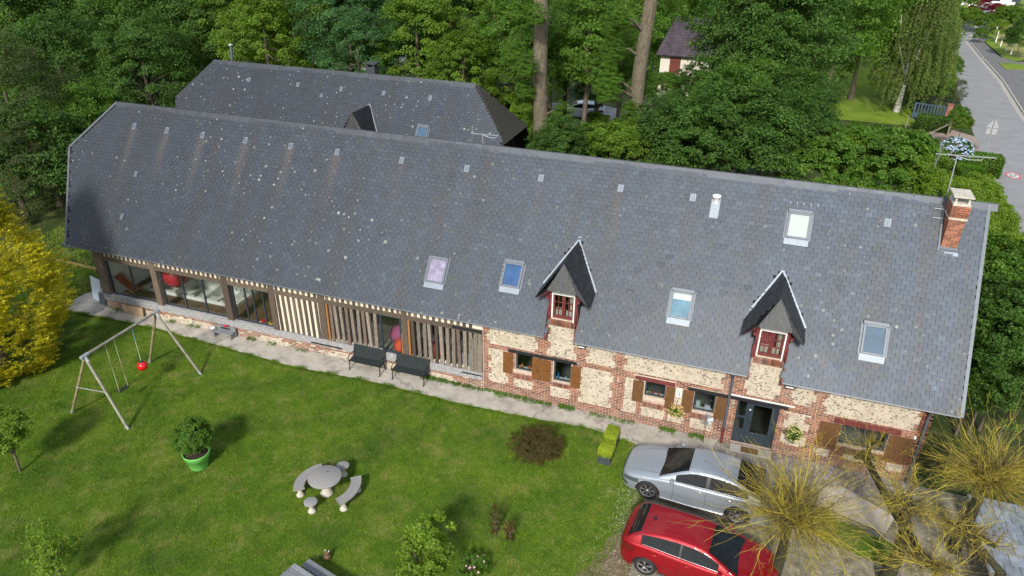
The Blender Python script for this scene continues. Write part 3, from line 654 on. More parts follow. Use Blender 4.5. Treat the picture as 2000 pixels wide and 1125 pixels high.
# --- timber frame, each post, stud, beam by itself
def timber(name, x0, x1, z0, z1, y0=-.03, y1=.22, m='timber', lean=0, bev=.008, taper=0):
    b = MB(); j = lambda: rnd.uniform(-.008, .008)
    b.add([(x0+j(),y0,z0),(x1+j(),y0,z0),(x1+j(),y1,z0),(x0+j(),y1,z0),(x0+lean+taper+j(),y0,z1),(x1+lean-taper+j(),y0,z1),(x1+lean-taper,y1,z1),(x0+lean+taper,y1,z1)],
          [(0,3,2,1),(4,5,6,7),(0,1,5,4),(1,2,6,5),(2,3,7,6),(3,0,4,7)])
    return b.build(name, M[m], house, bevel=bev)
PX = [(1.02,1.44,.03),(4.15,4.47,.02),(7.94,8.27,.0),(10.31,10.58,.02),(12.68,13.0,-.01),(16.44,16.69,0),(19.5,19.84,0)]
for i, (a, c2, ln) in enumerate(PX[:-1]): timber('post', a, c2, .79 if i < 4 else .84, 3.12, -.05, .28, 'timber', ln*0, .015)
xs = [1.0]+[v for a, c2, _ in PX[:-1] for v in (a, c2)]+[19.85]
for a, c2 in zip(xs[0::2], xs[1::2]):
    if c2-a > .3:
        timber('sill_beam', a, c2, .47, .775 if a < 10.5 else .80, -.06, .2, 'sill_beam'); timber('wall_plate', a, c2, 2.56, 2.745, -.045, .24, 'timber_h')
for a, c2, _ in PX[:-1]: timber('sill_beam', a, c2, .47, .79 if a < 10.5 else .835, -.062, .2, 'sill_beam')
tag(timber('beam', 18.63, 19.84, 2.62, 2.74, -.075, -.048, 'black_paint'))
timber('iron_bar', 12.14, 13.62, .53, .59, -.085, -.063, 'black_paint', bev=0); timber('iron_bar', 19.0, 19.83, .66, .71, -.085, -.063, 'black_paint', bev=0)
# white infill and short studs under the eave
b = MB(); b.box((1.1,.0,2.745), (19.85,.06,3.3)); b.build('infill', M['plaster'], house)
for a, c2 in zip([p[1] for p in PX[:-1]], [p[0] for p in PX[1:]]):
    n = max(4, round((c2-a)/.25)); w_ = (c2-a)/n
    for i in range(n):
        x = a+(i+.5)*w_; mid = abs(i-(n-1)/2) < .6
        timber('short_stud', x-.062, x+.062, 2.745, 3.2, -.03, .02, 'timber', rnd.uniform(-.02,.02) if not mid else .0, 0, .045 if mid else 0)
# left end: small return
timber('tie_beam', 1.02, 1.25, 3.0, 3.2, -.05, 7.3, 'timber')
# bay 4: dark studs with cream infill
b = MB(); b.box((10.58,.03,.80), (12.68,.06,2.58)); b.build('infill', M['plaster'], house)
for i in range(8): timber('stud', 10.66+i*.262, 10.79+i*.262, .80, 2.58, -.012, .05, 'timber', -.03)
# bay 5 and 6: open silvered studs in front of the dark barn
timber('stud', 13.02, 13.10, .80, 2.58, -.03, .1, 'timber_orange')
for i in range(9): timber('stud', 13.16+i*.252, 13.30+i*.252, .80, 2.58, -.02-.01*(i%2), .12, 'timber_light' if i % 3 else 'timber', rnd.uniform(-.07,.02))
timber('stud', 16.70, 16.79, .80, 2.58, -.03, .1, 'timber_orange')
timber('stud', 16.41, 16.45, .82, 1.9, -.06, -.03, 'timber_orange')
for i in range(12): timber('stud', 16.86+i*.246, 17.0+i*.246, .80, 2.58, -.02-.01*(i%2), .12, 'timber_light' if i % 4 else 'timber', rnd.uniform(-.06,.02))
timber('plank', 19.3, 19.48, .80, 2.3, -.035, -.03+.02, 'timber_light', 0, 0); timber('plank', 19.5, 19.66, .78, 2.5, -.04, -.02, 'timber_light', 0, 0); timber('plank', 19.68, 19.83, .78, 2.6, -.035, -.015, 'timber_light', 0, 0)
b = MB(); b.box((18.9,.13,.8), (19.3,.15,1.45)); b.build('zinc_patch', M['zinc_light'], house)
fr = []
for (a, c2) in ((13.1,15.4),(16.8,19.3)):
    x = a
    while x < c2: fr.append(((x+.06, .08, .85+rnd.uniform(-.02,.05)), (.045,0,0), (0,.05,0), (0,0,rnd.uniform(.03,.07)))); x += .126
pieces('rubble_block', fr, M['stone_pale'], house)
# --- iron wall ties, downpipes, floodlights, junction box
for (x, z) in ((25.14,1.79),(29.19,1.82),(30.89,1.78)):
    b = MB(); b.box((x-.03,-.03,z-.09), (x-.012,-.008,z+.09)); b.box((x+.012,-.03,z-.09), (x+.03,-.008,z+.09)); b.build('wall_tie', M['stone_pale'], house)
for x in (29.03, 35.06):
    b = MB(); b.tube([(x-.02,-.36,3.22),(x-.02,-.33,3.1),(x,-.11,2.93),(x,-.09,2.7),(x,-.09,.75 if x < 30 else .05)], .045, 12); o = b.build('downpipe', M['metal_grey'], house)
    for z in (2.6, 1.5, .8):
        s = MB(); s.lathe([(.045,-.02),(.054,-.018),(.054,.018),(.045,.02)], (x,-.09,z), 12); s.build('pipe_clip', M['zinc'], o)
    if x < 30: s = MB(); s.tube([(x,-.09,.75),(x,-.09,.03)], .05, 12); s.build('pipe_foot', M['red_paint'], o)
for x in (23.76, 30.83):
    b = MB(); b.obox((x,-.20,3.02), (.13,0,0), (0,.05,.03), (0,-.05,.07)); b.box((x-.04,-.16,2.94), (x+.04,.0,3.0)); o = b.build('floodlight', M['black_plastic'], house)
    b = MB(); b.obox((x,-.262,3.055), (.115,0,0), (0,-.003,.0045), (0,.055,.04)); b.build('lens', M['white_paint'], o)
b = MB(); b.box((34.86,-.05,1.82), (34.93,-.008,1.93)); b.build('junction_box', M['white_paint'], house)
# pale stone letter plate between the shutters
b = MB(); b.box((27.24,-.02,1.55), (27.42,-.005,1.93)); o = b.build('plaque', M['white_wall'], house)
for i in range(2):
    s = MB(); s.box((27.29+.06*i,-.028,1.62), (27.31+.06*i,-.0205,1.84)); s.build('plaque_bar', M['iron'], o)
# ================================================================== roofs
def xleft(z):    # slanting left verge then half hip
    return -1.44*(z-EZ)/(6.79-EZ) if z < 6.79 else -1.44+(z-6.79)*(1.94/(RZ-6.79))
def in_dormer(x, y, z, dcs=DC):
    for dc in dcs:
        dx = abs(x-dc)
        if dx < .56 and y < .76: return True
        if z > 4.7 and dx < .93*(1-(z-4.72)/1.43): return True
    return False
deck = MB(); T = .06
def rp(x, z, off=0.0):
    y = EY+(z-EZ)/SL; return (x, y+NRM[1]*off, z+NRM[2]*off)
# front deck as panels around the dormer openings
def panel(b, x0, x1, z0, z1):
    xa0, xa1 = (x0 if x0 is not None else xleft(z0)), (x0 if x0 is not None else xleft(z1))
    top = [rp(xa0,z0), rp(x1,z0), rp(x1,z1), rp(xa1,z1)]; b.prism([np.array(p)-NRM*T for p in top], NRM*T)
zc = 4.9; xs = [None, DC[0]-.56, DC[0]+.56, DC[1]-.56, DC[1]+.56, XR]
for a, c2 in ((None, xs[1]), (xs[2], xs[3]), (xs[4], XR)): panel(deck, a, c2, EZ, zc)
panel(deck, None, XR, zc, 6.79); panel(deck, None, XR, 6.79, RZ)
bp = lambda x, z: (x, 2*RY-rp(x,z)[1], z)
for z0, z1 in ((EZ, 6.79), (6.79, RZ)):
    q = [bp(xleft(z0),z0), bp(XR,z0), bp(XR,z1), bp(xleft(z1),z1)]; nb = np.array([0,-NRM[1],NRM[2]]); deck.prism([np.array(p)-nb*T for p in q], nb*T)
hip = [(-1.44, rp(0,6.79)[1], 6.79), (-1.44, bp(0,6.79)[1], 6.79), (.5, RY, RZ)]
deck.prism(hip[::-1], (0,0,-.05))
roof = deck.build('roof', M['deck'], house)
def slate_frames(Z0, Z1, X0, X1, ok, front=True, w=.25, e=.16, rp=rp, n=NRM, up=UPV, xmax=None):
    fr = []; k = 0; z = Z0
    dz = e*up[2]
    while z < Z1:
        x = X0 + (w/2 if k % 2 else 0) + rnd.uniform(-.01,.01)
        while x < X1:
            if ok(x, z):
                p = np.array(rp(x, z+dz*.62)) + n*(.014+.009*math.sin(x*.83+z*.7)+.005*math.sin(x*2.1-z*1.9)); tilt = .016+rnd.uniform(-.003,.006)+(rnd.uniform(.01,.02) if rnd.random() < .02 else 0)
                if rnd.random() < .006: p = p - up*rnd.uniform(.02,.05) + n*.006
                ay = up*e*.66 - n*tilt*.5; an = n*.0035
                sk = rnd.uniform(-.006,.006)
                hw = w/2-.005
                if xmax is not None and x+hw > xmax-.03: nx = (x-hw+xmax-.03)/2; hw = (xmax-.03-x+hw)/2; p[0] = nx
                if hw > .02: fr.append((tuple(p+n*(.014+rnd.uniform(0,.002))), (hw, sk*up[1], sk*up[2]), tuple(ay), tuple(an)))
            x += w
        z += dz; k += 1
    return fr
def ok_main(x, z):
    y = EY+(z-EZ)/SL
    if x < xleft(z+.05)+.12 or x > XR+.08: return False
    if in_dormer(x, y, z): return False
    return True
fr = slate_frames(EZ-.02, RZ-.16, -1.5, XR+.1, ok_main, xmax=XR)
# edge slates so that the cut-outs end cleanly
for dc in DC:
    for s_ in (-1, 1):
        z = EZ-.02
        while z < 4.05:
            p = np.array(rp(dc+s_*.63, z+.16*UPV[2]*.62)); fr.append((tuple(p+NRM*.016), (.065,0,0), tuple(UPV*.105-NRM*.008), tuple(NRM*.0035))); z += .16*UPV[2]
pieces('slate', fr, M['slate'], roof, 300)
# edging strips along the right and left verge + eave fascia / gutter line
for q0, q1 in ((rp(XR+.005,EZ-.03,.03), rp(XR+.005,RZ,.03)), (rp(xleft(EZ)+.02,EZ-.02,.03), rp(-1.42,6.79,.03)), (rp(-1.42,6.79,.03), rp(.5,RZ,.03))): b = MB(); b.beam(q0, q1, .10, .03, up=tuple(NRM)); b.build('verge_strip', M['metal_grey'], roof)
b = MB()
for a, c2 in ((-.12, DC[0]-.56), (DC[0]+.56, DC[1]-.56), (DC[1]+.56, XR)):
    b.beam(rp(a,EZ-.035,-.01), rp(c2,EZ-.035,-.01), .05, .05, up=tuple(NRM))
b.build('eave_edge', M['metal_grey'], roof)
b = MB(); b.box((-.3,EY-.02,EZ-.14), (.25,EY+.2,EZ-.02)); b.build('eave_box', M['zinc'], roof)
# ridge slates
fr = []; x = .5; k = 0
while x < XR:
    fr.append(((x+.14, RY-.07, RZ-.055+.005*(k%2)), (.15,0,.005), (0,.08,.105), tuple(NRM*.006)))
    fr.append(((x+.14, RY+.075, RZ-.055), (.15,0,0), (0,-.09,.12), tuple(np.array([0,-NRM[1],NRM[2]])*.006))); x += .28; k += 1
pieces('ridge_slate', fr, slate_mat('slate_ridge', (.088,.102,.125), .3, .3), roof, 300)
for i in range(26):   # ridge hooks
    x = 1+i*1.36; b = MB(); b.tube([(x,RY-.07,RZ-.03),(x,RY-.1,RZ+.0),(x,RY-.02,RZ+.06)], .006, 4, smooth=False); b.build('ridge_hook', M['zinc_light'], roof)
# vents
def vent(x, y, par, rpf, plain=False):
    z0 = (y-EY)*SL+EZ if par is roof else None
    p = np.array(rpf(x, y)); b = MB(); ux = np.array([1,0,0.])
    m = 'zinc_light' if not plain else 'zinc'
    b.obox(p+NRM*.065, ux*.085, UPV*.115, NRM*.006); b.obox(p+NRM*.055-UPV*.0, ux*.10, UPV*.135, NRM*.004); o = b.build('roof_vent', M[m], par)
    if not plain:
        for i in range(3):
            s = MB(); s.obox(p+NRM*.078+ux*(i-1)*.05, ux*.012, UPV*.10, NRM*.008); s.build('louvre', M['metal_grey'], o)
    else:
        s = MB(); s.obox(p+NRM*.075, ux*.06, UPV*.1, NRM*.006); s.build('cover', M['zinc'], o)
main_y = lambda x, y: rp(x, (y-EY)*SL+EZ)
for x in (1.88,3.71,5.63,7.85,10.1,12.32,15.25,18.04,21.05,24.08,26.67): vent(x, 3.11, roof, main_y)
vent(2.73, 1.81, roof, main_y, True); vent(2.64, .62, roof, main_y, True); vent(32.97, 3.1, roof, main_y)
# flue terminal
p = np.array(main_y(27.47, 3.05)); b = MB(); b.obox(p+NRM*.05-UPV*.12, (.15,0,0), UPV*.42, NRM*.008); o = b.build('flue', M['zinc_light'], roof)
b = MB(); b.lathe([(.10,0),(.10,.22),(.15,.24),(.15,.32),(.0,.36)], tuple(p), 16); b.build('flue_cap', M['white_paint'], o)
# snow guards / little hooks above the top rooflight
for i in range(5):
    p = np.array(main_y(29.9+.22*i, 3.27)); b = MB(); b.obox(p+NRM*.04, (.012,0,0), UPV*.05, NRM*.012); b.build('slate_hook', M['zinc_light'], roof)
# rooflights
def rooflight(x0, x1, y0, y1, gl, par, rpf, hood=True, blind=None):
    a = np.array(rpf((x0+x1)/2, (y0+y1)/2))+NRM*.02; hx = (x1-x0)/2; hv = (y1-y0)/2/UPV[1]; ux = np.array([1,0,0.]); fw = .07
    b = MB(); up = NRM*.05
    b.obox(a+up-ux*(hx-fw/2), ux*fw/2, UPV*hv, NRM*.05); b.obox(a+up+ux*(hx-fw/2), ux*fw/2, UPV*hv, NRM*.05)
    b.obox(a+up-UPV*(hv-fw/2), ux*(hx-fw), UPV*fw/2, NRM*.05); b.obox(a+up+UPV*(hv-fw*.8), ux*(hx-fw), UPV*fw*.8, NRM*.055)
    o = b.build('rooflight', M['zinc'], par, bevel=.008)
    s = MB(); s.obox(a+NRM*.032-UPV*(hv+.11), ux*(hx+.02), UPV*.11, NRM*.008); s.build('apron', M['zinc_light'], o)
    s = MB(); s.obox(a+NRM*.02-ux*(hx+.035), ux*.035, UPV*(hv+.02), NRM*.01); s.obox(a+NRM*.02+ux*(hx+.035), ux*.035, UPV*(hv+.02), NRM*.01); s.build('flashing', M['metal_grey'], o)
    s = MB(); s.obox(a+NRM*.065, ux*(hx-fw), UPV*(hv-fw*1.0)-0*UPV, NRM*.006); s.build('pane', M[gl], o)
    if hood:
        s = MB(); s.obox(a+NRM*.09+UPV*(hv+.01), ux*(hx+.03), UPV*.07, NRM*.03); s.build('hood', M['metal_grey'], o, bevel=.02)
    if blind is not None:
        s = MB(); s.obox(a+NRM*.0735+UPV*(hv-fw-blind/2), ux*(hx-fw), UPV*blind/2, NRM*.0015); s.build('blind', M['blind'], o)
    return o
rooflight(17.40,18.16,.34,.95,'glass_lilac',roof,main_y, False); rooflight(20.38,21.12,.54,1.12,'glass_blue',roof,main_y); rooflight(26.56,27.30,.50,1.09,'glass_aqua',roof,main_y,blind=.25)
rooflight(29.9,30.64,2.52,3.09,'blind',roof,main_y); rooflight(32.72,33.44,.45,1.06,'sky_glass',roof,main_y)
# --- chimney
cx0, cx1, cy0, cy1 = 34.60, 35.07, 2.72, 3.45
ch = MB(); ch.box((cx0+.012,cy0+.012,6.9), (cx1-.012,cy1-.012,8.86)); cho = ch.build('chimney', M['mortar'], house)
fr = []; z = 7.46; k = 0
while z < 8.84:
    g = .03 if (z > 8.5 and z < 8.95) else 0
    for side in range(4):
        if side in (0, 2):
            y = cy0-g+.03 if side == 0 else cy1+g-.03; n = 2
            for i in range(-1, 3):
                xa = cx0-g + (i+(.5 if k%2 else 0))*.235; xb = min(xa+.223, cx1+g); xa = max(xa, cx0-g)
                if xb-xa > .05: fr.append((((xa+xb)/2, y, z), ((xb-xa)/2,0,0), (0,.035,0), (0,0,.029)))
        else:
            x = cx0-g+.03 if side == 1 else cx1+g-.03
            for i in range(-1, 4):
                ya = cy0-g+.07 + (i+(.5 if k%2 else 0))*.235; yb = min(ya+.223, cy1+g-.07); ya = max(ya, cy0-g+.07)
                if yb-ya > .05: fr.append(((x, (ya+yb)/2, z), (.035,0,0), (0,(yb-ya)/2,0), (0,0,.029)))
    z += CH; k += 1
pieces('brick', fr, mat('chimney_brick', (.28,.11,.065), .85, 0, .45, 14, .4, islands=.35, col2=(.25,.10,.06)), cho, 300)
s = MB(); s.box((cx0-.03,cy0-.03,8.40), (cx1+.03,cy1+.03,8.46)); s.build('stone_band', M['stone_pale'], cho)
s = MB(); s.box((cx0-.02,cy0-.02,8.85), (cx1+.02,cy1+.02,8.93)); s.build('chimney_top', M['stone_pale'], cho, bevel=.015)
for x in (cx0+.05, cx1-.05):
    for y in (cy0+.06, cy1-.06):
        s = MB(); s.lathe([(.06,8.93),(.03,8.98),(.035,9.13)], (x,y,0), 8); s.build('cap_leg', M['stone_pale'], cho)
s = MB(); s.box((cx0-.06,cy0-.06,9.13), (cx1+.05,cy1+.04,9.18)); s.build('cap_slab', M['stone_pale'], cho, bevel=.01)
s = MB(); s.prism([(cx0-.03,cy0-.02,7.33),(cx0-.03,cy0-.02,7.46),(cx1+.03,cy0-.02,7.46),(cx1+.03,cy0-.02,7.33)], (0,.05,0)); s.obox(np.array(rp((cx0+cx1)/2,7.26))+NRM*.03, (.29,0,0), UPV*.10, NRM*.008); s.build('flashing', M['zinc_light'], cho)
s = MB(); s.beam(rp(cx0-.06,7.3,.05), rp(cx0-.06,8.6,.05), .05, .07, up=tuple(NRM)); s.build('side_flashing', M['metal_grey'], cho)
for z in (8.15, 8.4):
    s = MB(); s.beam(rp(cx0-.35,z,.08), rp(cx0-.04,z,.08), .03, .03, up=tuple(NRM)); s.build('bracket', M['zinc_light'], cho)
# tv aerials stand as things of their own
def aerial(name, base, top, label, ax=(1,0,0), boom=1.55, sc=1.0):
    r = empty(name, base); tag(r, label, 'aerial', 'television aerials on the roofs'); b0 = np.array(base); t = np.array(top)-b0
    b = MB(); b.tube([(0,0,0), t*.5, t], .02, 8); b.build('mast', M['galv'], r)
    ax = np.array(ax, float); b = MB(); e0 = t-ax*.62*sc; e1 = t+ax*(boom-.62)*sc; b.beam(e0, e1, .025); b.build('boom', M['galv'], r)
    for i in range(9):
        p = e0*(1-(.32+i*.08))+e1*(.32+i*.08); s = MB(); s.tube([p+np.array([0,-.10,.01])*sc, p+np.array([0,.10,.01])*sc], .008, 4); s.build('director', M['galv'], r)
    for sg in (1, -1):
        s = MB(); q = e0+np.array([.12*sc,0,0])
        for k in range(4): f = k/3; s.tube([q+np.array([-.05*f*sc, -.2*sc, sg*(.04+.32*f)*sc]), q+np.array([-.05*f*sc, .2*sc, sg*(.04+.32*f)*sc])], .009, 4)
        s.tube([q, q+np.array([-.06*sc,0,sg*.38*sc])], .012, 4); s.build('reflector', M['galv'], r)
    s = MB(); s.tube([t-ax*.1, t+ax*.35-np.array([0,0,.12]), t+ax*.7*sc-np.array([0,0,.1]), t+ax*.75*sc], .013, 5); s.build('strut', M['galv'], r)
aerial('television_aerial', (34.62,3.9,8.55), (34.56,3.9,10.12), 'tall television aerial on a mast beside the brick chimney', (1,0,.03), 1.7)
aerial('television_aerial', (18.27,4.2,7.9), (18.27,4.2,8.98), 'smaller television aerial standing behind the middle of the long ridge', (1,0,.02), 1.45, .8)
# --- dormers
def dormer(dc, par, rpf=None, off=(0,0,0), window=True, k=1.0):
    ox, oy, oz = off; P = lambda x, y, z: (dc+x*k+ox, oy+y*k, oz+z)
    ra, rb = P(0,-.2,6.16), P(0,1.82,6.16); hl, hr = P(-.53,-.36,5.12), P(.53,-.36,5.12)
    bl, br_ = P(-.95,-.33,4.72), P(.95,-.33,4.72); vl, vr = P(-.95,.74,4.74), P(.95,.74,4.74)
    b = MB(); th = .045
    def slab(poly, mi=0):
        q = [np.array(v) for v in poly]; n = np.cross(q[1]-q[0], q[2]-q[0]); n /= np.linalg.norm(n); b.prism([v-n*th for v in q], n*th, mi)
    slab([bl, hl, ra, rb, vl]); slab([hr, br_, vr, rb, ra]); o = b.build('dormer_roof', M['slate_dark'], par)
    b = MB(); q = [np.array(v) for v in (hl, hr, ra)]; n = np.cross(q[1]-q[0], q[2]-q[0]); n /= np.linalg.norm(n)
    b.prism([v-n*.04+n*.002 for v in q], n*.045); b.build('hip', M['slate_grey'], o)
    # slates of the two flanks
    for (A0, Ue, Vt, mat_, sgn) in ((br_, np.array(vr)-np.array(br_), np.array(ra)-np.array(hr), 'slate_dark', 1), (vl, np.array(bl)-np.array(vl), np.array(ra)-np.array(hl), 'slate_dark', -1)):
        A0 = np.array(A0); u = Ue/np.linalg.norm(Ue); top = np.array([dc*1.0+ox, 0, 0]); v = np.array([-.95*sgn*k,0,6.16-4.72]); v /= np.linalg.norm(v); n = np.cross(u, v); n /= np.linalg.norm(n)
        fr = []; 
        for r_ in range(int(1.72/.13)):
            for c_ in range(12):
                uu = c_*.2+(.1 if r_%2 else 0); vv = r_*.13+.06; p = A0*1.0
                # inside test in (y,z)
                q = (A0+u*uu+v*vv); yl = (q[1]-oy)/k; zz = q[2]-oz
                if zz > 6.1: continue
                ymin = -.33 if zz < 5.12 else -.36+(zz-5.12)/(6.16-5.12)*.16; ymax = .74+(zz-4.72)/(6.16-4.72)*1.08
                if not (ymin+.06 < yl < ymax-.04): continue
                fr.append((tuple(q+n*.012), tuple(u*.096), tuple(v*.075-n*.006), tuple(n*.004)))
        pieces('slate', fr, M[mat_], o, 12) if False else None
        if fr:
            A = np.array(fr); S = np.array([(-1,-1,-1),(1,-1,-1),(1,1,-1),(-1,1,-1),(-1,-1,1),(1,-1,1),(1,1,1),(-1,1,1)], float)
            V = A[:,None,0]+S[None,:,0,None]*A[:,None,1]+S[None,:,1,None]*A[:,None,2]+S[None,:,2,None]*A[:,None,3]
            Fc = (BOXF[None]+8*np.arange(len(A))[:,None,None]).reshape(-1,4); q = link('slates', np_mesh('dormer_slates', V.reshape(-1,3), Fc, M[mat_]), o); tag(q, kind='stuff')
    for sg in (-1, 1): b = MB(); q0 = np.array(P(sg*.99,.76,4.74))+NRM*.035; q1 = np.array(P(sg*.01,1.84,6.18))+NRM*.035; b.beam(q0, q1, .06, .03, up=tuple(NRM)); b.build('valley_flashing', M['zinc_light'], o)
    b = MB(); b.obox(np.array(P(0,1.86,6.22)), (.07,0,0), (0,.05,.07), (0,-.01,.01)); b.build('finial', M['zinc_light'], o)
    q = [np.array(v) for v in (hl, hr, ra)]; u = (q[1]-q[0])/np.linalg.norm(q[1]-q[0]); mid = (q[0]+q[1])/2; v = q[2]-mid; Lv = np.linalg.norm(v); v /= Lv; n = np.cross(u, v); n *= 1 if n[1] < 0 else -1; fr = []; r_ = 0; hwid = np.linalg.norm(q[1]-q[0])/2
    while r_*.13 < Lv-.08:
        half = hwid*(1-(r_*.13+.05)/Lv); s_ = -half+(.09 if r_%2 else .03)
        while s_ < half-.02: ww = min(.085, half-s_)/1; fr.append((tuple(mid+u*(s_+ww*.5)+v*(r_*.13+.06)+n*.018), tuple(u*ww*.47), tuple(v*.075-n*.006), tuple(n*.003))); s_ += ww+.004+.08*0
        r_ += 1
    A = np.array(fr); S = np.array([(-1,-1,-1),(1,-1,-1),(1,1,-1),(-1,1,-1),(-1,-1,1),(1,-1,1),(1,1,1),(-1,1,1)], float)
    V = A[:,None,0]+S[None,:,0,None]*A[:,None,1]+S[None,:,1,None]*A[:,None,2]+S[None,:,2,None]*A[:,None,3]
    tag(link('hip_slates', np_mesh('hip_slates', V.reshape(-1,3), (BOXF[None]+8*np.arange(len(A))[:,None,None]).reshape(-1,4), M['slate_grey']), o), kind='stuff')
    if not window: return o
    x0, x1 = dc-.52, dc+.52
    b = MB()
    for x in (x0, x1-.10): b.box((x,-.02,3.74), (x+.10,.10,4.98))
    b.box((x0+.1,-.02,4.90), (x1-.1,.10,5.08)); b.beam((dc-.5,-.06,4.98), (dc-.93,-.18,4.70), .06, .1, up=(0,1,0)); b.beam((dc+.5,-.06,4.98), (dc+.93,-.18,4.70), .06, .1, up=(0,1,0))
    b.box((x0-.10,-.16,4.66), (x0,.3,4.76)); b.box((x1,-.16,4.66), (x1+.10,.3,4.76)); b.build('dormer_frame', M['red_paint'], o)
    b = MB(); b.box((x0+.1,-.045,3.86), (x0+.145,.05,4.90)); b.box((x1-.145,-.045,3.80), (x1-.1,.05,4.90)); b.box((x0+.1,-.05,4.83), (x1-.1,.05,4.93)); b.build('white_trim', M['white_paint'], o)
    w0, w1 = x0+.15, x1-.15; z0, z1 = 3.86, 4.83; y = .02; b = MB(); f = .05
    for (a, c2) in ((w0, dc-.005), (dc+.005, w1)):
        b.box((a,y,z0), (a+f,y+.05,z1)); b.box((c2-f,y,z0), (c2,y+.05,z1)); b.box((a+f,y,z0), (c2-f,y+.05,z0+.11)); b.box((a+f,y,z1-f), (c2-f,y+.05,z1))
    wd = b.build('casement', M['red_paint'], o)
    for (a, c2) in ((w0+f, dc-.005-f), (dc+.005+f, w1-f)):
        m_ = (a+c2)/2
        s = MB(); s.box((m_-.011,y+.008,z0+.11), (m_+.011,y+.04,z1-f)); s.build('glazing_bar', M['red_paint'], wd)
        for t_ in (1/3, 2/3):
            zz = z0+.11+(z1-f-z0-.11)*t_
            for (p0, p1) in ((a, m_-.011), (m_+.011, c2)):
                s = MB(); s.box((p0,y+.008,zz-.011), (p1,y+.04,zz+.011)); s.build('glazing_bar', M['red_paint'], wd)
        s = MB(); s.box((a,y+.018,z0+.11), (c2,y+.022,z1-f)); s.build('pane', M['glass_dark'], wd)
    s = MB(); s.box((w0+.06,y+.12,z0+.05), (w0+.30,y+.20,z0+.34)); s.box((w1-.3,y+.12,z0+.05), (w1-.08,y+.22,z0+.28)); s.box((w1-.2,y+.25,z0+.1), (w1-.02,y+.27,z1-.1)); s.build('curtain', M['plaster'], o)
    # cheeks
    b = MB()
    for x in (x0-.012, x1-.012): b.prism([(x,0.0,3.5),(x,0.0,4.74),(x,.85,4.74)], (.024,0,0))
    b.build('cheek', M['slate_dark'], o)
    # boards closing the cut eave
    b = MB()
    for x in (dc-.56, dc+.515): b.prism([(x,-.37,3.10),(x,-.37,3.20),(x,0,3.70),(x,.0,4.3),(x,-.025,4.3),(x,-.06,3.10)], (.045,0,0))
    b.build('cheek_board', M['red_paint'], o)
    # room behind
    b = MB(); b.box((x0,1.3,3.7), (x1,1.34,5.4)); b.box((x0,.1,3.62), (x1,1.3,3.66)); b.build('room_back', M['dark_room'], o)
    return o
for dc in DC: dormer(dc, house)
# ================================================================== the second building behind
barn = empty('slate_barn', (0,0,0)); tag(barn, 'second slate-roofed building half hidden behind the long roof', 'building')
DY, DZ = 12.58, 8.0-RZ   # offsets of its ridge against the farmhouse
BRY, BRZ, BEZ = 16.3, 8.0, 3.3; BX0, BX1 = -6.6, 15.5
def brp(x, z, off=0): y = BRY-(BRZ-z)/SL; return (x, y+NRM[1]*off, z+NRM[2]*off)
def bxl(z): return -4.52-(BRZ-z)/(BRZ-5.96)*2.08 if z > 5.96 else -6.6+(5.96-z)*.35
def bxr(z): return 13.17+(BRZ-z)/(BRZ-5.4)*2.33 if z > 5.4 else 15.5
b = MB()
for z0, z1 in ((BEZ,5.4),(5.4,5.96),(5.96,BRZ)):
    q = [brp(bxl(z0),z0), brp(bxr(z0),z0), brp(bxr(z1),z1), brp(bxl(z1),z1)]; b.prism([np.array(p)-NRM*T for p in q], NRM*T)
    q = [(p[0], 2*BRY-p[1], p[2]) for p in q]; b.prism(q, (0,0,-.06))
broof = b.build('roof', M['deck'], barn)
fr = slate_frames(BEZ, BRZ-.15, -6.6, 15.5, lambda x, z: bxl(z)+.12 < x < bxr(z)-.12, rp=brp)
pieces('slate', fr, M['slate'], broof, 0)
# right hip
hA, hB, hC = np.array([15.5, brp(0,5.4)[1], 5.4]), np.array([15.5, 2*BRY-brp(0,5.4)[1], 5.4]), np.array([13.17, BRY, BRZ])
b = MB(); n = np.cross(hB-hA, hC-hA); n /= np.linalg.norm(n); b.prism([hA, hB, hC], n*.03); b.build('hip', slate_mat('barn_hip_slate', (.060,.058,.050), 2.0), broof)
fr = []; u = (hB-hA); Lh = np.linalg.norm(u); u /= Lh; v = hC-(hA+hB)/2; Lv = np.linalg.norm(v); v /= Lv; r_ = 0
while r_*.16 < Lv-.1:
    half = Lh/2*(1-(r_*.16+.08)/Lv); s_ = -half+(.12 if r_%2 else 0)
    while s_ < half-.1:
        fr.append((tuple((hA+hB)/2+u*(s_+.12)+v*(r_*.16+.08)+n*.045), tuple(u*.118), tuple(v*.10-n*.008), tuple(n*.004))); s_ += .24
    r_ += 1
pieces('hip_slate', fr, bpy.data.materials['barn_hip_slate'], broof, 0)
fr = []; x = -4.5
while x < 13.1: fr.append(((x+.14, BRY-.075, BRZ-.055), (.15,0,.006), (0,.095,.125), tuple(NRM*.006))); x += .28
pieces('ridge_slate', fr, bpy.data.materials['slate_ridge'], broof, 0)
b = MB(); b.prism([(14.6,12.9,-.1),(14.6,19.7,-.1),(14.6,19.7,3.4),(14.6,17.6,5.6),(14.6,15,5.6),(14.6,12.9,3.4)], (-.3,0,0)); b.box((-6.2,12.9,-.1), (14.6,13.2,3.4)); b.box((-6.2,19.4,-.1), (14.6,19.7,3.4)); b.box((-6.2,12.9,-.1), (-5.9,19.7,4.5)); b.build('wall', mat('dark_boarded_wall', (.035,.024,.018), .9, 0, .4, 6, stretch=(5,5,.7)), barn)
for y in (13.6, 14.6, 15.6, 16.6, 17.6, 18.6):
    b = MB(); b.box((14.6,y-.07,.3), (14.66,y+.07,4.9-abs(y-16.3)*.5)); b.build('stud', M['timber'], barn)
b = MB(); b.beam((14.9,13.6,3.9), (14.9,16.3,3.9), .14, .2); b.build('beam', mat('rust_brown_beam', (.20,.13,.09), .9), barn)
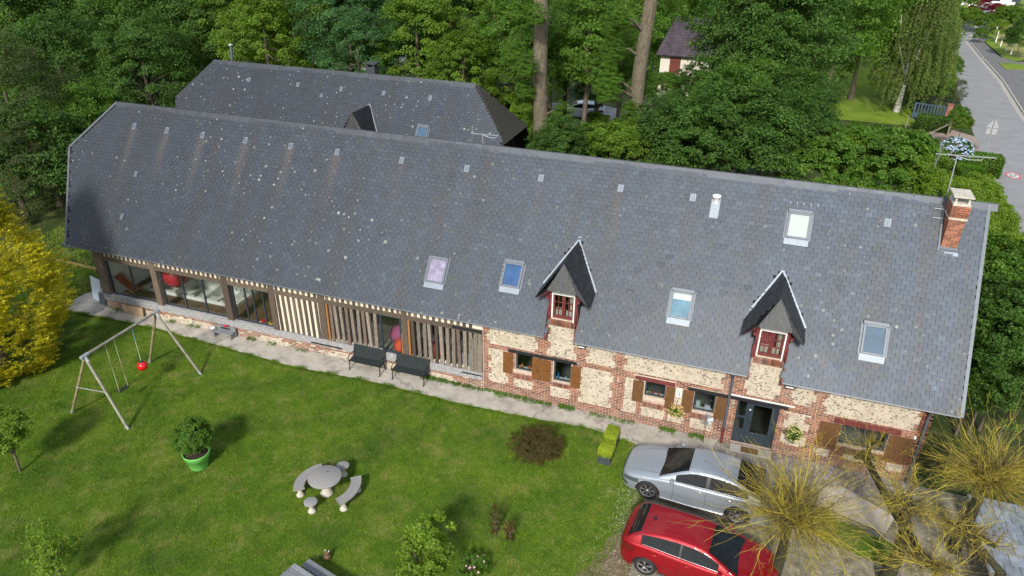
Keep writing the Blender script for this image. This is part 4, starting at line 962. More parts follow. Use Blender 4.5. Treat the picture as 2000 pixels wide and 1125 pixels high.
by = lambda x, y: brp(x, BRZ-(BRY-y)*SL)
for x in (-1.5,1.95,4.9,7.68,10.62): vent(x, 15.67, broof, by)
vent(3.73, 15.35, broof, by, True)
rooflight(10.3,10.98,14.2,14.65,'sky_glass',broof,by,True)
dormer(6.95, barn, off=(0, 13.41, .41), window=False)
b = MB(); b.tube([(-3.2,16.4,7.6),(-3.1,16.4,9.0)], .09, 12); o = b.build('stovepipe', M['metal_grey'], barn)
s = MB(); s.lathe([(.09,0),(.15,.02),(.15,.07),(.0,.12)], (-3.1,16.4,8.98), 12); s.build('cowl', M['galv'], o)
b = MB(); b.box((6.0,16.7,7.3), (6.6,17.2,8.35)); o = b.build('chimney', mat('dark_zinc_chimney', (.05,.055,.065), .5), barn)
for x in (6.05, 6.45):
    s = MB(); s.box((x,16.72,8.35), (x+.1,17.18,8.52)); s.build('cap_leg', bpy.data.materials['dark_zinc_chimney'], o)
s = MB(); s.box((5.93,16.62,8.52), (6.67,17.28,8.58)); s.build('cap', bpy.data.materials['dark_zinc_chimney'], o)
# ================================================================== vegetation
def fbm3(d, seed, k=3):     # cheap lumpy function on directions
    r = np.random.default_rng(seed); s = np.zeros(len(d))
    for i in range(k*4):
        w_ = r.normal(size=3)*(1.6+i*.45); s += np.sin(d@w_+r.uniform(0, 6.28))/(1+i*.5)
    return s/3.2
def leaves_from(points, normals, size, r, aspect=.6, mats=None):
    """one rhombic leaf (quad) per point"""
    n = len(points); a = r.normal(size=(n,3)); u = np.cross(normals, a); u /= np.linalg.norm(u, axis=1)[:,None]+1e-9; v = np.cross(normals, u)
    sz = (size*r.uniform(.6, 1.35, n))[:,None]
    P = np.stack([points-u*sz*.5, points+v*sz*.5*aspect, points+u*sz*.5, points-v*sz*.5*aspect], 1)
    P[:,0] -= normals*sz*.08; P[:,2] -= normals*sz*.10
    return P.reshape(-1,3), (np.arange(n)[:,None]*4+np.arange(4)[None])
def crown_mesh(name, m, seed, R=(1,1,1), clumps=260, per=80, cs=.20, leaf=.05, lump=.28, flat=.45, inner=.55, up=.55, bottom=-.75, cone=0):
    r = np.random.default_rng(seed); d = r.normal(size=(clumps,3)); d /= np.linalg.norm(d, axis=1)[:,None]
    d[:,2] = np.where(d[:,2] < bottom, -d[:,2], d[:,2])
    rad = (inner+(1-inner)*r.uniform(0,1,clumps)**.45)*(1+lump*fbm3(d, seed+1))
    c = d*rad[:,None]
    if cone: c[:,:2] *= (1-cone*(c[:,2:3]+1)/2)
    c = c*np.array(R)
    cr_ = cs*r.uniform(.6, 1.35, clumps)*min(R[0], R[2])
    idx = np.repeat(np.arange(clumps), per); n = len(idx)
    o = r.normal(size=(n,3)); o /= np.linalg.norm(o, axis=1)[:,None]; o *= (r.uniform(0,1,n)**.4)[:,None]; o[:,2] *= flat
    # tilt layered clumps: droop outwards
    p = c[idx]+o*cr_[idx][:,None]; p[:,2] -= (np.linalg.norm(o[:,:2], axis=1)**2)*cr_[idx]*.35
    nr = d[idx]*.55+np.array([0,0,up])+r.normal(size=(n,3))*.42; nr /= np.linalg.norm(nr, axis=1)[:,None]
    V, Fc = leaves_from(p, nr, leaf, r)
    return np_mesh(name, V, Fc, m)
def trunk_mb(base, top, r0, r1, seed=0, bends=5, limbs=0, crown=None, mi=0):
    r = random.Random(seed); b = MB(); pts, rad = [], []
    for i in range(bends+1):
        t = i/bends; w_ = .12*r0*3
        pts.append((base[0]+(top[0]-base[0])*t+(r.uniform(-w_,w_) if 0 < i < bends else 0), base[1]+(top[1]-base[1])*t+(r.uniform(-w_,w_) if 0 < i < bends else 0), base[2]+(top[2]-base[2])*t))
        rad.append((r0+(r1-r0)*t)*(1.35 if i == 0 else 1))
    b.tube(pts, rad, 10)
    if limbs and crown:
        c, R = crown
        for k in range(limbs):
            t = r.uniform(.35, .95); i = min(bends-1, int(t*bends)); p = np.array(pts[i])*(1-(t*bends-i))+np.array(pts[i+1])*(t*bends-i)
            a = r.uniform(0, 6.28); e = np.array([c[0]+math.cos(a)*R[0]*.75, c[1]+math.sin(a)*R[1]*.75, c[2]+r.uniform(-.3,.6)*R[2]])
            q = (p+e)/2+np.array([r.uniform(-.3,.3), r.uniform(-.3,.3), -.1*R[2]]); rr = r0*.28*(1.1-t*.6)
            b.tube([p, q, e], [rr, rr*.6, rr*.15], 6)
    return b
PROTO = {}
def proto(kind):
    if kind in PROTO: return PROTO[kind]
    s = hash_(kind); spec = dict(
        deep=dict(m=L['deep'], R=(1,1,1.1), clumps=230, per=140, cs=.22, leaf=.042, lump=.42, inner=.4, flat=.34),
        mid=dict(m=L['mid'], R=(1,1,1.15), clumps=220, per=140, cs=.22, leaf=.045, lump=.42, inner=.4),
        yellow=dict(m=L['yellow'], R=(1,1,1.05), clumps=300, per=100, cs=.16, leaf=.042, lump=.26, flat=.3),
        blue=dict(m=L['blue'], R=(1,1,1.2), clumps=280, per=110, cs=.18, leaf=.042, lump=.30),
        olive=dict(m=L['olive'], R=(1,1,1.1), clumps=260, per=120, cs=.18, leaf=.034, lump=.32),
        bush=dict(m=L['mid'], R=(1,1,.9), clumps=260, per=75, cs=.19, leaf=.07, lump=.42, inner=.45, bottom=-.4),
        ybush=dict(m=L['yellow'], R=(1,1,.9), clumps=260, per=75, cs=.19, leaf=.065, lump=.42, inner=.45, bottom=-.4),
        dbush=dict(m=L['deep'], R=(1,1,.9), clumps=260, per=75, cs=.19, leaf=.06, lump=.42, inner=.45, bottom=-.4),
        lbush=dict(m=L['lime'], R=(1,1,.95), clumps=180, per=70, cs=.20, leaf=.065, lump=.14, inner=.7, bottom=-.5),
        crimson=dict(m=L['crimson'], R=(1,1,1), clumps=120, per=60, cs=.22, leaf=.09, lump=.22, inner=.6, bottom=-.5))[kind]
    m = spec.pop('m'); PROTO[kind] = crown_mesh(kind+'_crown', m, s, **spec); return PROTO[kind]
def hash_(k): return sum(ord(c)*(i+3) for i, c in enumerate(k)) % 9973
TREE_N = [0]
def tree(x, y, zc, rx, rz, kind, label, name='deciduous_tree', group='trees of the wood behind the farmhouse', bark='bark', tr=.22, base=0, limbs=5):
    TREE_N[0] += 1; sd = TREE_N[0]*17+3
    t = empty(name, (x, y, base)); tag(t, label, 'tree' if 'bush' not in kind else 'bush', group)
    o = link('crown', proto(kind), t); o.location = (0,0,zc-base); o.scale = (rx, rx, rz); o.rotation_euler = (0,0,(sd*1.37)%6.28)
    if tr:
        trunk_mb((0,0,-.1), (0,0,zc-base+rz*.3), tr, tr*.4, sd, 5, limbs, ((0,0,zc-base), (rx,rx,rz))).build('trunk', M[bark], t)
    return t
def ptree(px, py, Y, r, kind, label, rz=None, **k):
    """crown centre seen at a place of the photograph, on the plane y = Y"""
    q = atw(px, py, Y); rz = rz or r*1.15
    if q[2]-rz*.6 < .3 : pass
    return tree(q[0], Y, q[2], r, rz, kind, label, **k)
WOOD = [ # px, py, Y, radius, kind, label
 (30,60,26,5.2,'deep','dark tree filling the top left corner of the wood'), (20,215,12,3.6,'olive','olive green thicket tree at the left edge level with the roof peak'),
 (120,150,20,3.8,'deep','dark round tree left of the farmhouse hip'), (150,25,32,4.6,'mid','mid green tree near the top left behind the dark one'),
 (265,50,27,4.4,'deep','dark broad tree above the left hip of the long roof'), (285,150,21,3.4,'deep','dark dense tree between the left ends of the two roofs'),
 (385,60,29,4.3,'deep','dark tree left of the thin metal stovepipe'), (95,320,9,2.9,'dbush','large dark laurel bush against the left gable'),
 (20,330,7,2.6,'olive','olive shrub tree by the left edge above the golden conifer'), (180,265,15,2.7,'mid','light green tree just left of the long roof hip'),
 (455,40,30,4.0,'yellow','yellow green hornbeam behind the stovepipe'), (520,90,24.5,3.3,'yellow','yellow green tree just behind the rear ridge, right of the stovepipe'),
 (600,55,29,4.1,'yellow','tall yellow green tree behind the middle of the rear roof'), (680,50,27,3.7,'blue','bluish green maple behind the rear chimney'),
 (760,25,32,4.2,'blue','bluish green tree high above the rear roof'), (700,118,22.5,2.6,'blue','low bluish green tree right behind the rear zinc chimney'),
 (815,95,25,3.5,'yellow','bright yellow green tree right of the rear chimney'), (880,45,31,4.0,'yellow','yellow green tree above the right end of the rear ridge'),
 (905,145,23,2.4,'yellow','small yellow green tree touching the rear roof hip'), (965,30,34,4.0,'deep','dark tree left of the first tall bare trunk'),
 (965,165,27,2.6,'yellow','yellow green small tree left of the first bare trunk'), (1010,80,26,2.6,'mid','leafy green tree crossing the first bare trunk'),
 (1110,20,34,3.8,'deep','dark tree at the top between the two bare trunks'), (1150,75,28,3.0,'mid','fresh green tree between the two bare trunks'),
 (1170,130,34,2.4,'blue','bluish green tree low between the two bare trunks'), (1075,135,28,1.7,'mid','small leafy tree at the right side of the first bare trunk'),
 (1215,110,24,1.5,'mid','leafy side shoots on the second bare trunk'), (1330,0,78,4.5,'mid','mid green tree behind the second bare trunk'),
 (1475,30,27,3.7,'deep','dark beech top right of the purple roofed house'), (1500,75,25,4.0,'deep','dark beech with a broad crown in the middle right'),
 (1480,165,23,3.1,'deep','dark beech in front of the purple roofed house'), (1540,20,33,4.6,'deep','dark tree at the top right of the middle'),
 (1515,150,26,2.9,'deep','dark green tree beside the striped lawn'), (1325,245,24,2.0,'deep','dark tree low beside the second bare trunk'),
 (1650,12,50,4.3,'mid','bright green maple behind the striped lawn'), (1540,90,36,2.8,'mid','mid green tree left of the bright lawn'),
 (1700,20,58,5.5,'mid','bright green tree behind the weeping birch'), (1800,10,92,5.8,'mid','round green tree where the road leaves the picture'),
 (1770,0,75,5.5,'mid','green tree at the top behind the birch tips'), (1430,0,85,6,'mid','far green tree behind the purple roof'),
 (560,0,46,5.5,'deep','dark tree at the top behind the yellow green row'), (840,0,48,5.5,'deep','dark tree at the top behind the yellow green trees'), (1250,60,60,4.5,'mid','far tree seen beyond the second bare trunk'),
 (1400,205,21,1.9,'deep','small dark tree beside the second bare trunk, in front of the shed'), (1440,240,19,2.4,'mid','mid green tree low under the dark beech'), (1560,235,20,2.2,'deep','dark low tree left of the striped lawn'),
 (200,0,48,6,'mid','green tree at the top edge far left'), (380,0,50,5.5,'deep','dark tree at the top edge above the stovepipe'), (690,0,60,5,'olive','olive tree at the top edge above the rear chimney'),
 (1000,0,60,5,'mid','green tree at the top edge left of the first bare trunk'), (60,0,44,6,'deep','very dark tree in the top left corner')]
for px, py, Y, r_, k, lab in WOOD: ptree(px, py, Y, r_, k, lab)
FARL = ['above the first bare trunk','above the second bare trunk','above the dark beech','left of the maple','above the maple','left of the first bare trunk','above the rear chimney','right of the rear roof middle','above the middle of the rear roof','above the stovepipe','above the left hip','in the far left corner','low at the left side']
for i, (px, py, Y) in enumerate([(1150,-60,120),(1300,-70,140),(1420,-50,110),(1560,-60,105),(1650,-60,125),(950,-60,100),(800,-55,90),(640,-50,80),(480,-60,75),(300,-50,72),(120,-60,66),(-40,-20,50),(-60,200,22)]):
    ptree(px, py, Y, 7, ('mid','deep','olive')[i%3], ('mid green','dark','olive')[i%3]+' distant tree at the top edge, '+FARL[i], tr=.3)
HEDGE = [(1095,300,12,1.4,'bush','green bush behind the ridge right of the first bare trunk'), (1160,290,14,1.5,'ybush','yellow green bush between the two bare trunks'),
 (1215,285,12,1.5,'ybush','yellow green bush at the foot of the second bare trunk'), (1290,285,13,2.1,'dbush','dark bush right of the second bare trunk'), (1365,290,13,2.2,'dbush','dark low bush under the dark beech'),
 (1440,265,15,2.6,'dbush','dark wide bush in the middle of the rear garden'), (1510,285,14,2.3,'dbush','dark bush just above the long ridge, right of the middle'), (1580,315,14,1.8,'bush','mid green bush above the rooflight with the white blind'),
 (1575,255,18,1.6,'dbush','dark bush at the left corner of the striped lawn'), (1650,318,16,1.8,'ybush','bright leafed bush at the edge of the rear hedge'), (1665,268,22,.9,'bush','feathery bush in front of the striped lawn'),
 (1715,320,16,2.1,'bush','green bush left of the tall aerial'), (1730,310,22,1.5,'dbush','dark green hedge bush in front of the blue gate'), (1785,345,16,1.7,'ybush','yellow green bush just left of the aerial mast'),
 (1790,312,22,1.3,'bush','green bush behind the aerial mast'), (1840,385,14,1.2,'lbush','lime green bush behind the chimney'), (1890,400,13,1.2,'lbush','lime green bush right of the chimney cap'), (1905,385,16,1.2,'lbush','lime bush between the aerial and the road'),
 (1925,440,10,1.1,'lbush','lime green bush off the right corner of the ridge'), (1950,500,8,1.3,'lbush','bright bush beside the road below the ridge end'), (1965,560,6,1.8,'bush','mid green bush right of the slate verge'),
 (1990,640,4,1.8,'dbush','dark bush right of the lower roof'), (1945,640,5.2,1.5,'dbush','dark bush tucked against the right gable'), (1940,720,3.6,1.5,'dbush','dark low bush by the right eave corner'), (1900,760,3.4,1.0,'dbush','small dark bush under the right eave corner'), (1990,760,2.2,1.6,'dbush','dark bush behind the willow at the right edge'),
 (1040,250,23,1.6,'ybush','small bush at the foot of the first bare trunk'), (1090,285,10.5,1.3,'dbush','dark bush hugging the rear of the ridge'),
 (1165,240,33,1.0,'ybush','hedge bush beyond the parked car'), (1300,175,40,1.6,'bush','bush below the wall of the purple roofed house'), (1350,165,40,1.5,'dbush','dark bush below the wall of the purple roofed house'), (1010,225,25,1.8,'ybush','yellow green bush beside the barn hip')]
for px, py, Y, r_, k, lab in HEDGE: ptree(px, py, Y, r_, k, lab, rz=r_*1.0, name='bush', group='bushes of the rear hedge', tr=.05, limbs=3)
for (px, py, Y, r_, k, lab) in [(1775,188,58,1.3,'dbush','dark bush behind the blue gate'), (1835,172,60,1.1,'bush','green bush behind the brick gate pillar'), (1872,226,49.5,.75,'bush','clipped bush between pillar and road'), (1868,178,60,.9,'olive','olive bush by the road above the gate'),
        (1846,150,60,1.1,'lbush','lime cone shaped yew beside the road'), (1858,130,66,1.1,'bush','green cone shaped yew beside the road, behind the lime one'), (1812,165,56,1.6,'bush','round bush under the birch'),
        (1880,243,42.5,.8,'ybush','low yellow shrub at the drive entrance'), (1757,262,42,.6,'ybush','yellow green shrub left of the gate'),
        (1912,14,121,1.9,'crimson','crimson maple bush at the far right'), (1946,26,119,1.6,'crimson','second crimson bush in front of the white house'), (1930,44,112,1.4,'bush','mixed green bush between the crimson ones'), (1966,32,114,1.8,'ybush','lime bush right of the crimson ones'), (1992,40,112,1.9,'bush','green bush at the far right edge'),
        (1952,58,103,1.3,'lbush','round clipped lime bush in the dry meadow'), (1915,68,101,.9,'bush','loose bush on the fence line'), (1996,75,90,2.0,'dbush','dark hedge bush above the white gate'), (1905,42,112,1.5,'ybush','bush behind the fence posts'), (1893,34,116,1.6,'ybush','yellow green bush at the top by the road')]:
    ptree(px, py, Y, r_, k, lab, name='garden_bush', group='garden bushes along the road', tr=.05, limbs=2)
# the two tall bare trunks
def bare_trunk(pxs, Y, r0, r1, label, top=None):
    pts = [atw(px, py, Y) for px, py in pxs]; base = pts[0].copy(); base[2] = 0; t = empty('tall_tree', tuple(base)); tag(t, label, 'tree', 'tall bare trunks behind the ridge')
    P = [np.zeros(3)]+[q-base for q in pts]; P.append(P[-1]*1.0+(P[-1]-P[-2])*1.2); n = len(P)
    b = MB(); b.tube([P[0]]+P[1:], [r0*1.3]+[r0+(r1-r0)*i/(n-2) for i in range(n-1)], 16); b.build('trunk', M['bark_pale'], t)
    rr = random.Random(int(label.__len__()))
    for k in range(10):
        i = rr.uniform(1.2, n-1.2); a = P[int(i)]+(P[int(i)+1]-P[int(i)])*(i-int(i)); an = rr.uniform(0, 6.28) if k % 3 else rr.uniform(-2.6,-.5); q_ = rr.uniform(1.0,2.4); e = a+np.array([math.cos(an)*q_, math.sin(an)*q_, rr.uniform(.1,1.0)])
        s = MB(); s.tube([a, (a+e)/2+np.array([0,0,.3]), e], [r0*.22, r0*.14, .02], 6); s.build('limb', M['bark'], t)
        c = link('leaf_spray', proto('mid'), t); c.location = tuple(e); f = rr.uniform(.5,.9); c.scale = (f, f, f*.95); c.rotation_euler = (0,0,an)
    return t
bare_trunk([(1054,292),(1056,230),(1054,160),(1056,90),(1058,30),(1054,-30)], 20, .46, .36, 'tall bare straight trunk standing nearest the barn hip')
bare_trunk([(1237,310),(1238,250),(1243,200),(1250,130),(1260,70),(1272,0),(1280,-30)], 19, .40, .33, 'second tall bare trunk, leaning right, right of the middle')
# extra thin trunks between the trees
# --- weeping birch
def birch():
    base = at(1750, 218); t = empty('weeping_birch', tuple(base)); tag(t, 'weeping silver birch with white stems on the striped lawn', 'tree')
    b = MB(); b.tube([(0,0,-.1),(.05,0,1.6),(.1,.1,3.2)], [.34,.25,.22], 10); b.tube([(.1,.1,3.1),(.9,.3,6.5),(1.9,.3,10.5),(2.6,.2,13)], [.17,.13,.09,.04], 8); b.tube([(.1,.1,3.1),(-.3,.2,6),(-.1,.3,10),(.3,.4,12.5)], [.17,.12,.08,.04], 8)
    b.tube([(.1,.1,3),(-1.2,-.3,6),(-1.6,-.6,8.5)], [.12,.08,.03], 6); b.build('trunk', M['bark_white'], t)
    r = np.random.default_rng(5); P, Nn = [], []
    tips = []
    br_ = MB()
    for k in range(560):
        a = r.uniform(0, 6.28); h = r.uniform(3.2, 12.2); R = 3.4*math.sin(min(1, max(.15, (13.2-h)/8))*1.5)*r.uniform(.25,1)
        c = np.array([.3+h*.07+R*math.cos(a), .2+R*math.sin(a), h]); ln = r.uniform(1.2, 3.2)
        ln = min(ln, c[2]-.9); m = int(ln*38); s = np.linspace(0, 1, m)
        p = c+np.stack([np.cos(a)*.25*s+r.normal(0,.07,m), np.sin(a)*.25*s+r.normal(0,.07,m), -ln*s], 1); P.append(p)
    P = np.concatenate(P); n = r.normal(size=P.shape)+np.array([0,-.5,.4]); n /= np.linalg.norm(n, axis=1)[:,None]
    V, Fc = leaves_from(P, n, .15, r); link('crown', np_mesh('birch_crown', V, Fc, L['birch']), t)
birch()
# --- golden conifer, bottom-left
def conifer(x, y, H, R, label, seed, m='gold', name='golden_cypress', n=1500, leafn=34, z0=.1, cat='tree', group=None):
    t = empty(name, (x, y, 0)); tag(t, label, cat, group)
    b = MB(); b.tube([(0,0,0),(0,0,H*.5),(0,0,H*.95)], [.28,.16,.03], 8); b.build('trunk', M['bark'], t)
    r = np.random.default_rng(seed); P, Nn = [], []
    na = max(60, n//14); ia = r.integers(0, na, n); h = np.clip(r.uniform(0, 1, na)[ia]**1.15+r.normal(0,.022,n), 0, 1); a = r.uniform(0, 6.28, na)[ia]+r.normal(0,.10,n)
    prof = np.where(h < .3, .55+.45*np.sin(h/.3*1.57), 1-((h-.3)/.7)**1.5)
    lump = 1+.10*np.sin(a*5+h*9)+.08*np.sin(a*9-h*17)
    rr = R*prof*lump*(r.uniform(.62,1,n)**.5)
    c = np.stack([rr*np.cos(a), rr*np.sin(a), z0+h*(H-z0)], 1); out = np.stack([np.cos(a), np.sin(a), .42+0*a], 1); out /= np.linalg.norm(out, axis=1)[:,None]
    side = np.stack([-np.sin(a), np.cos(a), 0*a], 1)
    L_ = r.uniform(.28, .6, n); idx = np.repeat(np.arange(n), leafn); s = r.uniform(0, 1, len(idx)); w_ = (1-s)*.5*r.uniform(-1, 1, len(idx))
    p = c[idx]+out[idx]*(L_[idx]*s)[:,None]+side[idx]*(L_[idx]*w_)[:,None]; p[:,2] -= np.abs(w_)*L_[idx]*.35+s*s*.06; p += r.normal(0, .018, p.shape)
    nr = np.cross(side[idx], out[idx])*-1.0; nr = np.where(nr[:,2:3] < 0, -nr, nr)+r.normal(0,.35,p.shape); nr /= np.linalg.norm(nr, axis=1)[:,None]
    # elongated leaflets along the spray
    u = out[idx]+side[idx]*np.sign(w_)[:,None]*.8+r.normal(0,.25,p.shape); u /= np.linalg.norm(u, axis=1)[:,None]; v = np.cross(nr, u); sz = r.uniform(.06,.13,len(p))[:,None]
    Q = np.stack([p-u*sz*.5, p+v*sz*.26, p+u*sz*.6, p-v*sz*.26], 1).reshape(-1,3)
    link('foliage', np_mesh(name+'_foliage', Q, np.arange(len(p)*4).reshape(-1,4), L[m]), t); return t
conifer(.9, -5.35, 9.8, 2.8, 'large golden yellow conifer cut by the left edge', 3, n=5200, leafn=40)
conifer(-1.8, -8.6, 12.5, 2.6, 'dark conifer standing outside the left edge behind the golden one', 9, 'deep', 'dark_cypress', 1500, 30)
conifer(-1.0, -12.5, 14, 3.0, 'second dark conifer outside the left edge', 12, 'deep', 'dark_cypress', 1500, 30)
# --- small plants on the lawn
def shrub(name, x, y, label, R, zc, m, n, per, leaf, seed, cat='bush', trunk=None, z=0, aspect=.6, cs=.22, inner=.4, lump=.25, flat=.7, bottom=-.9, group=None, bark='bark'):
    t = empty(name, (x, y, z)); tag(t, label, cat, group)
    o = link('foliage', crown_mesh(name+'_foliage', L[m], seed, R=R, clumps=n, per=per, cs=cs, leaf=leaf, lump=lump, inner=inner, flat=flat, bottom=bottom), t); o.location = (0,0,zc)
    if trunk: b = MB(); b.tube([(0,0,0),(.02,.01,zc*.5),(0,0,zc)], [trunk*1.3, trunk, trunk*.6], 8); o2 = b.build('stem', M[bark], t)
    rr = random.Random(seed); b = MB()
    for k in range(8): a = rr.uniform(0, 6.28); b.tube([(0,0,zc*.35),(R[0]*.3*math.cos(a), R[1]*.3*math.sin(a), zc*.8),(R[0]*.75*math.cos(a), R[1]*.75*math.sin(a), zc+R[2]*rr.uniform(-.2,.7))], [.018,.012,.004], 5)
    b.build('twig', M[bark], t)
    return t
q = at(40, 921); shrub('young_tree', q[0], q[1], 'young lime leaved tree with a bare stem at the left edge', (.72,.72,.75), 1.75, 'lime', 130, 48, .085, 21, 'tree', .035)
q = at(142, 1128); shrub('young_plum_tree', q[0]-.05, q[1]-.25, 'loose leafy sapling cut by the bottom edge at the left', (.6,.55,.85), 1.3, 'lime', 60, 42, .09, 24, 'tree', .025, cs=.26, lump=.5, inner=.2)
q = at(1048, 905); shrub('bronze_shrub', q[0]-.02, q[1]+.25, 'broad bronze leaved shrub on the lawn beside the path', (1.0,.88,.6), .62, 'red', 380, 75, .036, 27, lump=.5, cs=.20, inner=.2)
for i, (px, py, h, lab) in enumerate([(968,1048,1.15,'tall thin reddish sapling left of its lower twin'),(995,1055,.75,'short reddish sapling right of the taller one')]):
    q = at(px, py); shrub('red_sapling', q[0], q[1], lab, (.17,.17,h*.55), h*.55, 'red', 50, 30, .05, 31+i, 'sapling', .015, group='red leaved saplings', lump=.4, inner=.1)
q = at(828, 1112); shrub('cherry_laurel', q[0], q[1]-.15, 'leafy bright green shrub at the bottom beside the lawn', (.74,.74,1.0), 1.05, 'lime', 95, 55, .10, 35, lump=.5, inner=.15, cs=.22)
q = at(925, 1118); rb = shrub('rose_bush', q[0], q[1], 'low rose bush with pink and white blooms at the bottom', (.5,.42,.3), .3, 'mid', 80, 34, .055, 38)
rr = random.Random(3)
for (px, py, s_) in ((932,1089,.055),(945,1085,.035),(945,1098,.045),(910,1106,.035),(917,1110,.045),(926,1109,.045),(934,1119,.045),(938,1103,.03)):
    p = at(px, py, .48)-np.array([q[0], q[1], 0]); b = MB()
    for k in range(9):
        a = k*2.4; r1 = s_*(.35+.07*k); b.add([(p[0]+r1*.2*math.cos(a), p[1]+r1*.2*math.sin(a), p[2]), (p[0]+r1*math.cos(a-.45), p[1]+r1*math.sin(a-.45), p[2]+s_*.5), (p[0]+r1*1.1*math.cos(a), p[1]+r1*1.1*math.sin(a), p[2]+s_*.75-.02*k*s_), (p[0]+r1*math.cos(a+.45), p[1]+r1*math.sin(a+.45), p[2]+s_*.5)], [(0,1,2,3)])
    b.lathe([(0,-.3*s_),(.5*s_,0),(.45*s_,.4*s_),(0,.5*s_)], tuple(p), 8); b.build('rose', L['petal'], rb)
# --- weeds along the foot of the wall
wd = []
r = np.random.default_rng(44)
for (x0, x1, n_, s_) in ((19.6,20.2,26,.10),(20.3,21.9,130,.12),(21.9,22.7,60,.10),(23,23.6,90,.17),(24.2,25.9,70,.09),(17.3,18.4,130,.13),(18.4,19.6,90,.09),(15.9,16.3,40,.12),(17.2,17.8,40,.12),(4.6,5,18,.10),(8.9,9.3,30,.10),(9.9,10.3,20,.08),(11.4,11.9,14,.10),(5.7,6.3,26,.12),(2,2.4,18,.12),(26.8,27.4,80,.12),(27.9,28.4,60,.14),(1.2,1.8,22,.08)):
    for _ in range(n_): wd.append((r.uniform(x0, x1), -.05-abs(r.normal(0,.10)), s_))
P = []; 
for (x, y, s_) in wd:
    for k in range(7): P.append((x+r.normal(0,.03), y+r.normal(0,.025), .05+r.uniform(.01, s_)))
P = np.array(P); n_ = r.normal(size=P.shape)*.5+np.array([0,-.2,1]); n_ /= np.linalg.norm(n_, axis=1)[:,None]; V, Fc = leaves_from(P, n_, .055, r, .4)
tag(link('wall_weeds', np_mesh('wall_weeds', V, Fc, L['mid'])), kind='stuff')
# --- grass: short blades over the visible lawn
def inside(px, py, poly):
    c = np.zeros(len(px), bool); j = len(poly)-1
    for i in range(len(poly)):
        xi, yi = poly[i]; xj, yj = poly[j]; c ^= ((yi > py) != (yj > py)) & (px < (xj-xi)*(py-yi)/(yj-yi+1e-12)+xi); j = i
    return c
def grass(name, poly, n, box, h=(.03,.06), w_=.011, m='blade', seed=1, z=0, dens=None):
    r = np.random.default_rng(seed); x = r.uniform(box[0], box[1], n); y = r.uniform(box[2], box[3], n); k = inside(x, y, poly); x, y = x[k], y[k]
    tuft = np.sin(x*5.1+np.sin(y*3.3)*2)+np.sin(y*6.3+np.sin(x*4.7)*2)+np.sin(x*17+y*13)*.6
    H = r.uniform(h[0], h[1], len(x))*(1+.22*tuft); a = r.uniform(0, 6.28, len(x)); l = r.uniform(.3, 1.4, len(x))*H; b_ = a+r.uniform(-.8,.8,len(x))
    W_ = w_*r.uniform(.6,1.3,len(x)); z0 = np.full(len(x), z-.003)
    A = np.stack([x-np.sin(a)*W_, y+np.cos(a)*W_, z0], 1); B = np.stack([x+np.sin(a)*W_, y-np.cos(a)*W_, z0], 1); T_ = np.stack([x+np.cos(b_)*l, y+np.sin(b_)*l, z0+H], 1)
    V = np.stack([A, B, T_], 1).reshape(-1,3); o = link(name, np_mesh(name, V, np.arange(len(V)).reshape(-1,3), M[m])); tag(o, kind='stuff'); return o
GP = [(x, y+(.06 if y > -2 and x < 26.3 else 0)) for x, y in LAWN]
grass('lawn_grass', GP, 950000, (-2, 27.2, -13.2, -.6), (.018,.040), .0085, seed=2)
grass('lawn_grass', GP, 60000, (-9, 0, -8, 9), (.05,.10), .016, seed=3)
grass('path_edge_grass', wob([(x, y+.05) for x, y in EDGE]+[(x, y-.12) for x, y in EDGE[::-1]], .3, .04, 9), 400000, (-1, 26.2, -1.5, -.6), (.03,.075), .008, seed=5)
grass('drive_weeds', [(24.6,-12),(25.6,-8),(26.3,-6.8),(26.6,-7.3),(27.2,-9),(27,-12)], 26000, (24, 28, -12, -6), (.03,.07), .010, seed=6)
